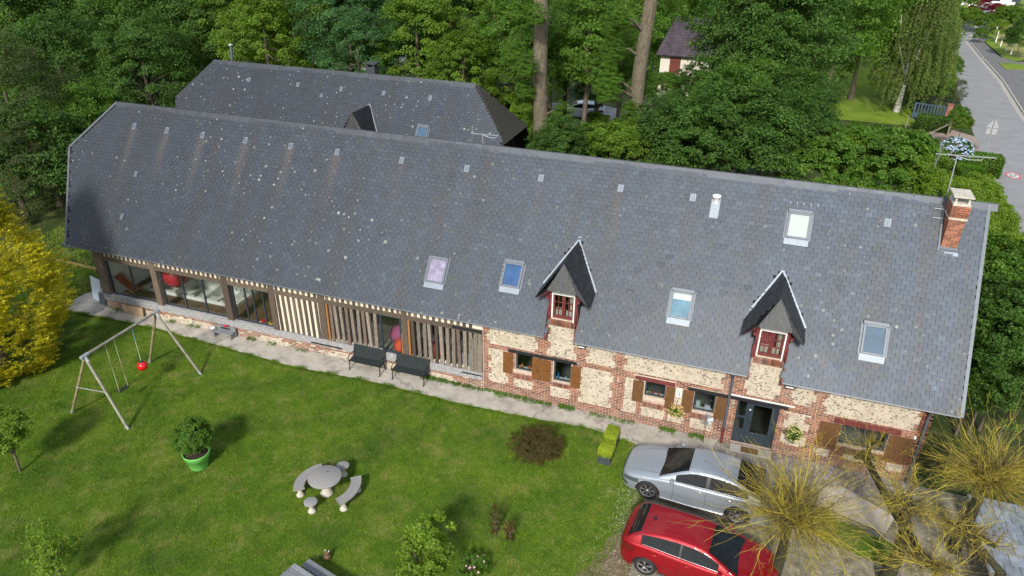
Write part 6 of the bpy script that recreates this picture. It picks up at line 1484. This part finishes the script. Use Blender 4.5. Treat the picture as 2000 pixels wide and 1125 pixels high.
# --- long zinc planter with clipped box
pA, pB = at(1170,905), at(1208,860)
pl = empty('metal_planter', (25.12,-2.62,0), R_(-2)); tag(pl, 'long dark zinc planter box between the lawn and silver car', 'planter')
s = MB(); 
for (a, c2) in (((0,0,0),(.42,.02,.42)),((0,1.38,0),(.42,1.40,.42)),((0,.02,0),(.02,1.38,.42)),((.40,.02,0),(.42,1.38,.42))): s.box(a, c2)
s.build('box', mat('dark_zinc_box', (.07,.085,.105), .5, .2), pl); s = MB(); s.box((.02,.02,.3), (.40,1.38,.36)); s.build('soil', M['soil'], pl)
r = np.random.default_rng(61)
def hedge_mesh(name, dx, dy, z0, z1, n, leaf, m, rr=.06):
    u = r.uniform(-1,1,(n,3)); k = r.integers(0,5,n); P = u.copy()
    P[k==0,2] = 1; P[k==1,0] = 1; P[k==2,0] = -1; P[k==3,1] = 1; P[k==4,1] = -1
    c = np.abs(P); rad = (np.linalg.norm(np.clip(c-(1-.3), 0, 1), axis=1)/.3); P *= (1-np.clip(rad-1, 0, 1)*.12)[:,None]
    nn = P*np.array([.6,.6,.9])+r.normal(size=P.shape)*.5; nn /= np.linalg.norm(nn, axis=1)[:,None]
    Q = P*np.array([dx/2, dy/2, (z1-z0)/2])*(1+r.normal(0,.035,(n,1)))+np.array([dx/2, dy/2, (z0+z1)/2]); V, Fc = leaves_from(Q, nn, leaf, r, .7); return np_mesh(name, V, Fc, L[m])
bx = empty('box_hedge', (25.12,-2.62,.0), R_(-2)); tag(bx, 'clipped yellow green box hedge in the zinc planter, nearer block', 'hedge', 'clipped box blocks in the planter')
o = link('foliage', hedge_mesh('box_block', .46,.66,.30,.62,9000,.03,'box'), bx); o.location = (-.02,-.01,0); s = MB(); s.box((.1,.1,.3), (.32,.55,.52)); s.build('core', M['undergrowth'], bx)
bx2 = empty('box_hedge', (25.12,-1.95,.0), R_(-2)); tag(bx2, 'clipped yellow green box hedge in the zinc planter, farther block', 'hedge', 'clipped box blocks in the planter')
o = link('foliage', hedge_mesh('box_block_far', .42,.72,.30,.68,9000,.03,'box'), bx2); s = MB(); s.box((.1,.1,.3), (.32,.6,.58)); s.build('core', M['undergrowth'], bx2)
# --- hanging flower balls, stone steps, mat, spinner
for (x, z, R, m_, lab) in ((27.33,1.10,.25,'flower_mix','hanging basket of cream and orange flowers between the shutters'),(31.33,1.18,.26,'flower_yellow','hanging basket of pale yellow flowers right of the front door')):
    t = empty('hanging_basket', (x,-.26,z)); tag(t, lab, 'flower basket', 'flower baskets on the brick wall')
    s = MB(); s.lathe([(0,-.2),(.08,-.18),(.13,-.06),(.13,-.04)], (0,0,0), 14); s.build('basket', M['soil'], t); s = MB(); s.tube([(0,.24,.35),(0,.0,.36),(0,0,.1)], .007, 5); s.build('bracket', M['iron'], t)
    link('foliage', crown_mesh('basket_foliage', L['mid'], int(x), R=(R,R*.8,R), clumps=40, per=22, cs=.3, leaf=.05, inner=.4), t)
    link('blossom', crown_mesh('basket_blossom', L[m_], int(x)+5, R=(R*1.05,R*.9,R*1.05), clumps=120, per=7, cs=.08, leaf=.045, inner=.9), t)
t = empty('metal_wind_spinner', (28.42,-.33,.045)); tag(t, 'round silvery garden ornament on a thin pole before the window', 'ornament')
s = MB(); s.tube([(0,0,0),(0,0,.95)], .009, 6); s.build('pole', M['iron'], t); s = MB()
for k in range(6):
    a = k*math.pi/3; s.add([(0,-.02,1.05),(.2*math.cos(a),-.07,1.05+.2*math.sin(a)),(.24*math.cos(a+.5),-.0,1.05+.24*math.sin(a+.5)),(.12*math.cos(a+.9),.05,1.05+.12*math.sin(a+.9))], [(0,1,2,3)])
s.tube([(.22*math.cos(a),0,1.05+.22*math.sin(a)) for a in np.linspace(0,6.283,25)], .008, 5); s.build('spinner', M['galv'], t)
step = MB(); step.box((29.35,-.42,.0), (30.75,.0,.075)); so_ = step.build('door_step', M['kerb'], bevel=.01); tag(so_, kind='structure')
mt = MB(); mt.box((29.72,-.40,.078), (30.30,-.10,.095)); o = mt.build('door_mat', mat('coir_mat', (.16,.095,.03), .95, 0, .3, 40, .6)); tag(o, 'brown coir door mat on the front step', 'door mat')
b = MB(); b.box((28.1,-1.3,-.02), (35.3,-.02,.022)); ter = b.build('terrace', M['joint']); tag(ter, kind='structure')
fr = []
k = 0; y = -1.22
while y < -.05:
    x = 28.15+(.1 if k % 2 else 0)
    while x < 35.2:
        w_ = rnd.uniform(.085,.115); hy = .068
        if not (29.3 < x+w_ < 30.8 and y > -.45) and not (x > 28.1+6.5 and y < -1.0): fr.append(((x+w_, y, .024+rnd.uniform(-.003,.004)), (w_-.010,rnd.uniform(-.003,.003),0), (rnd.uniform(-.003,.003),hy-.009,0), (0,0,.012)))
        x += 2*w_
    y += .14; k += 1
pieces('sett', fr, M['sett'], ter, 300)
# concrete slab path right of the silver car and dirty slabs
b = MB(); b.prism([(32.2,-2.1,.022),(34.2,-2.75,.022),(34.55,-1.9,.022),(33.0,-1.0,.022),(32.4,-1.3,.022)], (0,0,.03)); tag(b.build('slab_path', bpy.data.materials['pale_concrete']), kind='structure')
# grey slab roof / paved terrace in the bottom right corner
t = empty('slate_canopy', (36.9,-2.8,0)); tag(t, 'grey stone slab top in the bottom right corner', 'canopy')
b = MB(); b.box((-.35,-2.2,.72), (2.6,1.9,.78)); b.build('top', M['joint'], t)
fr = []
for i in range(7):
    for j in range(9):
        fr.append(((-.12+i*.41+(.2 if j%2 else 0), -1.98+j*.45, .79+rnd.uniform(-.004,.004)), (.195,rnd.uniform(-.01,.01),0), (rnd.uniform(-.01,.01),.215,0), (0,0,.012)))
pieces('slab', fr, mat('blue_grey_slab', (.24,.28,.33), .7, 0, .35, 3, .4, islands=.18), t)
for (x, y) in ((-.2,-2.0),(2.4,-2.0),(-.2,1.7),(2.4,1.7)): s = MB(); s.box((x,y,0), (x+.12,y+.12,.72)); s.build('leg', M['stone'], t)
# low wall stones near willow
# --- picnic table corner at the bottom
t = empty('picnic_table', (19.08,-10.97,0), R_(-14)); tag(t, 'grey weathered plank picnic table at the bottom edge', 'picnic table')
for k in range(5): s = MB(); s.box((-.9,-.36+k*.148,.70), (.9,-.36+k*.148+.14,.74)); s.build('top_plank', M['deck_wood'], t, bevel=.004)
for sgn in (-1, 1):
    for k in range(2): s = MB(); y = sgn*.72+(k-.5)*.15; s.box((-.9,y-.07,.42), (.9,y+.07,.46)); s.build('seat_plank', M['deck_wood'], t, bevel=.004)
for x in (-.62, .62):
    for sgn in (-1, 1): s = MB(); s.beam((x,sgn*.68,0), (x,sgn*.25,.70), .05, .10, up=(1,0,0)); s.build('leg', M['deck_wood'], t)
    s = MB(); s.box((x-.03,-.82,.33), (x+.03,.82,.42)); s.build('cross_beam', M['deck_wood'], t)
# --- garden gnome like figure
q = at(638, 1094); t = empty('garden_figure', (q[0],q[1]+.05,0)); tag(t, 'small brown animal garden ornament on the grass', 'ornament')
s = MB(); s.lathe([(0,0),(.10,.01),(.12,.08),(.10,.17),(.055,.22),(0,.23)], (0,0,0), 16); s.build('body', mat('brown_glaze', (.14,.075,.045), .5, 0, .3, 12), t)
s = MB(); s.lathe([(0,-.075),(.055,-.05),(.075,0),(.055,.05),(0,.07)], (.03,-.02,.27), 14); s.tube([(.03,-.06,.26),(.04,-.12,.25)], [.035,.015], 8); s.build('head', bpy.data.materials['brown_glaze'], t)
for dx in (-.025, .085): s = MB(); s.lathe([(0,0),(.02,.01),(.012,.045),(0,.05)], (dx,-.01,.325), 8); s.build('ear', M['white_paint'], t)
# ================================================================== inside the glazed barn room
sp = empty('hot_tub', (1.98,1.28,.05)); tag(sp, 'long white swim spa sunk in the wooden floor behind the glass', 'hot tub')
b = MB(); W_, D_ = 5.28, 2.0; wall_h = .60
b.box((0,0,0), (W_,.20,wall_h)); b.box((0,D_-.20,0), (W_,D_,wall_h)); b.box((0,.20,0), (.25,D_-.20,wall_h)); b.box((W_-.25,.20,0), (W_,D_-.20,wall_h)); b.box((1.5,.20,0), (1.6,D_-.20,wall_h-.06)); b.box((3.2,.20,.0), (3.3,D_-.20,wall_h-.08)); b.box((.25,.20,.0), (5.03,D_-.20,.04)); b.box((3.3,.20,.04), (3.8,.9,.30)); b.box((4.3,.9,.04), (5.03,D_-.2,.34)); b.box((.25,1.2,.04), (.8,D_-.2,.30))
b.build('shell', M['spa'], sp, bevel=.05)
for i, (x, y) in enumerate(((.45,.12),(.8,.1),(1.9,.10),(2.5,.1),(3.0,.12),(3.6,.1),(4.3,.1),(4.9,.12),(5.1,.9),(2.2,1.84),(3.3,1.84),(1.2,1.84))):
    s = MB(); s.lathe([(0,.02),(.05,.018),(.06,0)], (x,y,wall_h), 10); s.build('jet', M['black_plastic'], sp)
for i in range(7): s = MB(); s.lathe([(0,.01),(.04,.012),(.045,0)], (3.5+.22*i,1.795,.3), 8, axis='y'); s.build('nozzle', M['black_plastic'], sp)
q = atw(333, 549, 2.0); b = MB(); R = .58; b.lathe([(R*math.sin(t), R*math.cos(t)) for t in np.linspace(0, math.pi, 25)], (0,0,0), 36); o = b.build('gym_ball', M['ball_red']); o.location = (3.5, 1.95, 1.22); tag(o, 'big red exercise ball lying on the spa behind the glass', 'ball')
dk = empty('deck_chair', (1.42,.62,.5), R_(8)); tag(dk, 'folding deck chair with red canvas behind the left window', 'deck chair')
s = MB(); n = 10; pts = [(0,.30+.0,.98),(.25,.3,.66),(.5,.3,.40),(.8,.3,.33),(1.05,.3,.42)]
for y in (-.25,.25): s.beam((0,y,1.0), (1.0,y,.06), .03)
s.build('back_rail', M['pine'], dk); s = MB()
for y in (-.22,.22): s.beam((.15,y,.05), (1.15,y,.48), .03)
s.beam((.15,-.25,.05), (.15,.25,.05), .03); s.beam((1.15,-.25,.48), (1.15,.25,.48), .03); s.beam((0,-.28,1.0), (0,.28,1.0), .03); s.build('seat_rail', M['pine'], dk)
vs = [(x, y, z-.02) for x, z in ((0,.99),(.22,.74),(.45,.50),(.7,.38),(.92,.40),(1.13,.48)) for y in (-.22,.22)]; s = MB(); s.add(vs, [(2*i,2*i+1,2*i+3,2*i+2) for i in range(5)], 0, True); s.build('canvas', M['canvas'], dk)
# stored things in the barn bays
def blob(name, label, cat, x, y, z, r_, m, sz=(1,1,1)):
    b = MB(); b.lathe([(r_*sz[0]*math.sin(t), r_*sz[2]*(1-math.cos(t))) for t in np.linspace(0, math.pi, 9)], (0,0,0), 14); o = b.build(name, m); o.location = (x,y,z); tag(o, label, cat); return o
blob('beanbag', 'orange red beanbag on the floor behind the barn glass door', 'beanbag', 16.1, .7, .35, .42, mat('orange_fabric', (.55,.07,.03), .8))
blob('beanbag', 'purple pink cushion piled behind the barn glass door', 'beanbag', 15.65, 1.2, .55, .42, mat('pink_fabric', (.28,.06,.16), .8))
b = MB(); b.box((-.22,0,-.17), (.22,.02,.17)); b.add([(-.06,-.004,.05),(.0,-.004,.1),(.06,-.004,.05),(.0,-.004,-.12)], [(0,1,2,3)], 1); o = b.build('warning_sign', [mat('yellow_sign', (.55,.52,.12), .6), M['black_plastic']]); o.location = (15.72,2.5,2.2); tag(o, 'small yellow and black sign hanging inside the barn door bay', 'sign')
blob('blue_bag', 'dull blue bag stored behind the silvered studs', 'bag', 13.5, 1.0, .35, .38, mat('blue_fabric', (.04,.08,.22), .8)); blob('red_bag', 'dark red bag stored behind the right hand studs', 'bag', 17.5, 1.0, .35, .4, mat('dark_red_fabric', (.25,.03,.03), .8))
# window 3: stacked wooden chair, crate, toys
ch_ = empty('wooden_chair', (9.75,1.0,.35), .4); tag(ch_, 'pale wooden chair standing behind the third glazed bay', 'chair')
for (x, y) in ((0,0),(.4,0),(0,.4),(.4,.4)): s = MB(); s.box((x,y,0), (x+.04,y+.04,.45 if y == 0 else .95)); s.build('leg', M['pine'], ch_)
s = MB(); s.box((0,0,.45), (.44,.44,.48)); s.build('seat', M['pine'], ch_); s = MB(); s.box((0,.41,.7), (.44,.43,.93)); s.build('backrest', M['pine'], ch_)
for (nm, lab, x, y, c, sz) in (('toy_box','small red toy box on the floor by the third window',9.05,.6,(.55,.03,.03),(.3,.2,.12)),('toy_truck','small yellow toy truck on the floor by the third window',9.5,.55,(.60,.38,.03),(.25,.14,.12)),('plastic_crate','pale green plastic crate on the floor by the third window',9.15,.32,(.40,.55,.48),(.3,.2,.15))):
    b = MB(); b.box((0,0,0), (sz[0],sz[1],sz[2]*.6)); b.box((.03,.02,sz[2]*.6), (sz[0]*.6,sz[1]-.02,sz[2])); o = b.build(nm, mat(nm+'_plastic', c, .5), bevel=.01); o.location = (x,y,.5); tag(o, lab, 'toy' if 'toy' in nm else 'crate')
# sill ornaments
def jar(name, label, x, z, r_, h, c, cat='vase', y=.24):
    b = MB(); b.lathe([(0,0),(r_*.7,0),(r_,h*.35),(r_*.8,h*.7),(r_*.4,h*.85),(r_*.5,h)], (0,0,0), 14); o = b.build(name, mat(name+'_glaze_%02d' % int(x*10%97), c, .3)); o.location = (x,y,z); tag(o, label, cat)
jar('flower_vase', 'orange vase on the sill of the first brick wall window, left', 21.38, 1.27, .07, .17, (.70,.20,.04)); jar('flower_vase', 'orange pot on the sill of the first brick wall window, right', 21.68, 1.27, .06, .14, (.75,.16,.03))
jar('blue_bottle', 'blue bottle on the sill of the second brick wall window', 22.83, 1.13, .04, .28, (.04,.22,.45), 'bottle'); jar('white_cup', 'white cup on the sill of the second brick wall window', 23.13, 1.13, .04, .12, (.7,.75,.75), 'cup')
jar('flower_vase', 'pink flower pot on the sill of the third brick wall window', 26.4, 1.3, .06, .12, (.6,.08,.14)); jar('flower_vase', 'green flower pot on the sill of the third brick wall window', 26.28, 1.3, .05, .12, (.2,.4,.06)); jar('flower_vase', 'small pink pot at the right of the third brick wall window', 26.6, 1.3, .05, .1, (.65,.12,.12))
for i, (x, w_, h, c, lab) in enumerate(((27.95,.15,.26,(.62,.70,.66),'white and green box standing on the fourth window sill'),(28.26,.2,.14,(.70,.72,.80),'white box lying on the fourth window sill'))):
    b = MB(); b.box((0,0,0), (w_,.1,h)); o = b.build('sill_box', mat('sill_box_%s' % 'ab'[i], c, .6)); o.location = (x,.2,1.12); tag(o, lab, 'box')
b = MB(); b.box((0,0,0), (.34,.02,.26)); o = b.build('hall_mat', M['soil']); 
bpy.data.objects.remove(o)
b = MB(); b.box((29.85,.7,.001), (30.35,1.05,.02)); o = b.build('hall_mat', mat('hall_mat_brown', (.10,.06,.045), .95)); tag(o, 'dark brown mat on the tiled hall floor behind the door', 'mat')
# ================================================================== far things
# purple roofed house
g0 = at(1310,140); h2 = empty('purple_roofed_house', (0,0,0)); tag(h2, 'white rendered house with a purple tiled roof among the trees', 'house')
hx, hy = 18.35, 50.0; W_, D_, eh, rh = 9.0, 8.0, 4.5, 7.2
b = MB(); b.box((hx,hy,0), (hx+W_,hy+D_,eh)); b.build('wall', mat('cream_render', (.68,.64,.55), .9, 0, .06, 2), h2)
b = MB(); a = [(hx-.4,hy-.5,eh-.1),(hx+W_+.4,hy-.5,eh-.1),(hx+W_-1.2,hy+D_/2,rh),(hx+.5,hy+D_/2,rh)]; c_ = [(hx-.4,hy+D_+.5,eh-.1),(hx+W_+.4,hy+D_+.5,eh-.1)]
b.add(a+c_, [(0,1,2,3),(5,4,3,2),(4,0,3),(1,5,2)]); rf = b.build('roof', M['deck'], h2)
def tiles_on(a, w_, l_, name, m, parent):
    A = [np.array(p, float) for p in a]; u = A[1]-A[0]; Lu = np.linalg.norm(u); u /= Lu; mid0, mid1 = (A[0]+A[1])/2, (A[3]+A[2])/2; v = mid1-mid0; v -= u*(v@u); Lv = np.linalg.norm(v); v /= Lv; n = np.cross(u, v)
    if n[2] < 0: n = -n
    fr = []; k = 0
    while (k+.5)*l_ < Lv:
        f = (k+.5)*l_/Lv; s0 = (A[0]*(1-f)+A[3]*f-A[0])@u; s1 = (A[1]*(1-f)+A[2]*f-A[0])@u; s = s0+w_/2
        while s < s1: fr.append((tuple(A[0]+u*s+v*(k+.5)*l_+n*.03), tuple(u*(w_/2-.01)), tuple(v*l_*.55-n*.012), tuple(n*.012))); s += w_
        k += 1
    pieces(name, fr, m, parent, 0)
tm = mat('purple_tile', (.065,.050,.062), .7, 0, .3, 2, islands=.3); tiles_on(a, .33, .36, 'tile', tm, rf); tiles_on([c_[0], a[0], a[3], a[3]], .33, .36, 'tile', tm, rf)
b = MB(); b.box((hx+.9,hy-.04,2.7), (hx+1.9,hy-.001,4.2)); o = b.build('window', M['frame'], h2)
b = MB(); b.box((hx+.9,hy-.08,2.7), (hx+1.9,hy-.045,4.2)); b.build('shutter', mat('brown_red_shutter', (.15,.035,.025), .6), o)
# low outbuilding with a dark tiled roof
h3 = empty('garden_shed', (0,0,0)); tag(h3, 'low dark roofed shed between the second bare trunk and the beech', 'shed'); sx, sy = 19.0, 33.5
b = MB(); b.box((sx,sy,0), (sx+6,sy+4,2.0)); b.build('wall', bpy.data.materials['cream_render'], h3); b = MB(); b.prism([(sx-.3,sy-.4,1.9),(sx-.3,sy+2,3.7),(sx-.3,sy+4.4,1.9)], (6.6,0,0)); b.build('roof', mat('shed_roof', (.05,.045,.05), .8, 0, .3, 6), h3)
# white house left of the trunk, with a low tiled porch
h4 = empty('white_outbuilding', (0,0,0)); tag(h4, 'white outbuilding half hidden behind the first bare trunk', 'house')
b = MB(); b.box((3.2,41.5,0), (8.9,46,3.4)); b.build('wall', bpy.data.materials['cream_render'], h4); b = MB(); b.box((4.6,40.2,2.5), (8.8,41.5,2.6)); o = b.build('porch_roof', M['metal_grey'], h4)
for i in range(12): s = MB(); s.box((4.62+.35*i,40.15,2.6), (4.74+.35*i,41.5,2.68)); s.build('roof_rib', M['metal_grey'], o)
b = MB(); b.prism([(3,41.1,3.3),(3,43.7,5.6),(3,46.3,3.3)], (6.1,0,0)); b.build('roof', tm, h4); b = MB(); b.box((8.901,42.3,.1), (8.93,43.2,2.2)); b.build('door', M['frame'], h4)
b = MB(); b.box((4.6,40.3,0), (4.7,40.4,2.5)); b.box((8.6,40.3,0), (8.7,40.4,2.5)); b.build('porch_post', M['white_paint'], h4)
# pale facades glimpsed through the wood
for (x0, y0, w_, h_, lab) in ((-22,52,9,5,'pale house wall glimpsed through the trees above the rear ridge'),(-9,64,10,5,'cream house wall glimpsed through the trees near the first trunk'),):
    t = empty('hidden_house', (0,0,0)); tag(t, lab, 'house'); b = MB(); b.box((x0,y0,0), (x0+w_,y0+7,h_)); b.build('wall', M['white_wall'], t); b = MB(); b.prism([(x0-.3,y0-.4,h_-.1),(x0-.3,y0+3.5,h_+3),(x0-.3,y0+7.4,h_-.1)], (w_+.6,0,0)); b.build('roof', tm, t)
    for i in range(3): s = MB(); s.box((x0+1+i*3,y0-.03,1.2), (x0+2.1+i*3,y0-.002,2.6)); s.build('window', M['frame'], t)
# white house far right top
t = empty('far_white_house', (0,0,0)); tag(t, 'white house at the far top right beyond the crimson bushes', 'house'); wx, wy = 60.8, 150
b = MB(); b.box((wx,wy,0), (wx+9,wy+8,2.6)); b.build('wall', M['white_paint'], t); b = MB(); b.prism([(wx-.4,wy-.5,2.9),(wx-.4,wy+4,5.6),(wx-.4,wy+8.5,2.9)], (12.8,0,0)); b.build('roof', mat('pale_roof', (.5,.5,.52), .7), t)
for i in range(3): s = MB(); s.box((wx+1.5+i*3.4,wy-.04,1), (wx+3+i*3.4,wy-.002,2.3)); s.build('window', M['frame'], t)
# gate with brick pillar
gA, gB = np.array([41.15,52.4]), np.array([43.25,51.75]); d = (gB-gA)/np.linalg.norm(gB-gA); Lg = np.linalg.norm(gB-gA)*1.12
t = empty('drive_gate', (gA[0],gA[1],0), math.atan2(d[1], d[0])); tag(t, 'blue grey barred gate at the drive entrance', 'gate')
gm = mat('blue_grey_gate', (.06,.10,.15), .5)
for (z0, z1) in ((.12,.50),(1.35,1.45),(.50,.56)): s = MB(); s.box((0,-.025,z0), (Lg,.025,z1)); s.build('rail', gm, t)
for i in range(10): s = MB(); x = .08+i*(Lg-.16)/9; s.box((x-.05,-.02,.56), (x+.05,.02,1.35)); s.build('bar', gm, t)
for x in (0, Lg): s = MB(); s.box((x-.04,-.04,0), (x+.04,.04,1.5)); s.build('post', gm, t)
t = empty('brick_pillar', (gB[0]+.5,gB[1]-.1,0)); tag(t, 'orange brick gate pillar beside the blue grey gate', 'pillar')
s = MB(); s.box((-.21,-.21,0), (.21,.21,1.62)); s.build('core', M['mortar'], t); fr = []
for k in range(22):
    for sx_ in (-1, 1):
        fr.append(((sx_*.115,-.205,.04+k*.073), (.105,0,0), (0,.02,0), (0,0,.029))); fr.append(((sx_*.205,0,.04+k*.073), (.02,0,0), (0,.2,0), (0,0,.029)))
pieces('brick', fr, bpy.data.materials['chimney_brick'], t, 300); s = MB(); s.box((-.26,-.26,1.62), (.26,.26,1.70)); s.build('cap', bpy.data.materials['chimney_brick'], t)
# old wooden barrier
q = at(1850,265); t = empty('wooden_barrier', (q[0],q[1],0)); tag(t, 'old pale wooden post with a sloping rail beside the drive', 'barrier')
s = MB(); s.box((-.07,-.07,0), (.07,.07,1.25)); s.build('post', M['timber_light'], t); q2 = at(1810,266,.3)-q; s = MB(); s.beam((0,0,1.05), (q2[0],q2[1],.45), .09, .06); s.build('rail', M['timber_light'], t)
q = at(1768,250); b = MB(); b.tube([(0,0,0),(.05,0,1.1)], .05, 8); o = b.build('stake', M['timber_light']); o.location = tuple(q); tag(o, 'short pale wooden stake at the corner of the lawn', 'stake')
# road sign seen from behind
q = at(1921,306); t = empty('road_sign', (q[0],q[1],0)); tag(t, 'triangular road sign with a plate below, seen from behind', 'road sign')
s = MB(); s.tube([(0,0,0),(0,0,3.0)], .035, 10); s.build('pole', M['galv'], t); s = MB(); s.prism([(-.45,.06,2.25),(.45,.06,2.25),(0,.06,3.0)], (0,.03,0)); s.build('triangle', M['galv'], t); s = MB(); s.box((-.36,.06,1.75), (.36,.09,2.18)); s.build('plate', M['galv'], t)
# fence posts along the footway
fp = empty('post_fence', (0,0,0)); tag(fp, 'wire fence on white concrete posts along the footway', 'fence'); P = [(57.2,92),(57.3,95),(57.3,98.5),(57.4,102),(58.0,106),(59.3,112),(60.6,118)]
for x, y in P: s = MB(); s.box((x-.07,y-.07,0), (x+.07,y+.07,1.7)); s.build('post', M['white_paint'], fp)
for z in (.5,.95,1.4):
    for a_, b_ in zip(P, P[1:]): s = MB(); s.tube([(*a_,z),(*b_,z)], .008, 4); s.build('wire', M['galv'], fp)
# white gate at the right edge
t = empty('white_garden_gate', (57.2,83.2,0), R_(-62)); tag(t, 'white barred garden gate at the right edge beside the footway', 'gate')
for z in (.25,.85,1.5): s = MB(); s.box((0,-.03,z-.06), (3.6,.03,z+.06)); s.build('rail', M['white_paint'], t)
for i in range(6): s = MB(); s.box((i*.7-.05,-.04,.1), (i*.7+.05,.04,1.6)); s.build('bar', M['white_paint'], t)
# pale blue flowering bush and hedge by the road
q = at(1868, 300, 1.4); t = empty('blue_flowering_bush', (q[0],q[1]+.3,0)); tag(t, 'round bush covered in pale blue flowers behind the aerial', 'bush')
R = 1.05; o = link('foliage', crown_mesh('blue_bush_foliage', L['deep'], 71, R=(R,R,R*.95), clumps=80, per=50, cs=.24, leaf=.14, inner=.5), t); o.location = (0,0,1.4)
o = link('blossom', crown_mesh('blue_bush_blossom', L['flower_blue'], 72, R=(R*1.1,R*1.1,R*1.05), clumps=230, per=14, cs=.085, leaf=.11, inner=.92, lump=.1, bottom=-.2), t); o.location = (0,0,1.4)
s = MB(); s.tube([(0,0,0),(0,0,1.2)], .06, 8); s.build('stem', M['bark'], t)
t = empty('clipped_hedge', (42.0,36.2,0), R_(-2)); tag(t, 'clipped green hedge between the drive entrance and blue bush', 'hedge'); link('foliage', hedge_mesh('road_hedge', 2.9,1.3,0,1.5,7000,.13,'mid'), t); s = MB(); s.box((.3,.2,0), (2.6,1.1,1.2)); s.build('core', M['undergrowth'], t)
t = empty('clipped_hedge', (40.9,48.3,0), R_(-12)); tag(t, 'clipped dark hedge below the blue grey gate', 'hedge'); link('foliage', hedge_mesh('gate_hedge', 2.6,1.2,0,1.2,5000,.13,'deep'), t); s = MB(); s.box((.2,.2,0), (2.3,1.0,1.0)); s.build('core', M['undergrowth'], t)
for (x, y, l_, lab) in ((41.0,10,14,'long lime green hedge along the right road, nearer part'),(41.7,24.3,11,'long green hedge along the right road, farther part')):
    t = empty('roadside_hedge', (x,y,0), 0); tag(t, lab, 'hedge', 'hedges along the right road'); link('foliage', hedge_mesh('roadside_hedge', 1.6,l_,0,1.25,26000,.13,'lime' if y < 20 else 'mid'), t); s = MB(); s.box((.25,.2,0), (1.35,l_-.2,1.0)); s.build('core', M['undergrowth'], t)
# low yellow edging board left of the barn
qa, qb = at(85,503), at(190,528); b = MB(); b.beam((qa[0]-2,qa[1]+.1,.07), (qb[0],qb[1],.07), .06, .14); o = b.build('edging_board', mat('yellow_edging', (.26,.20,.06), .8, 0, .3, 6, islands=.2)); tag(o, 'low yellowish wooden edging board left of the barn corner', 'edging')
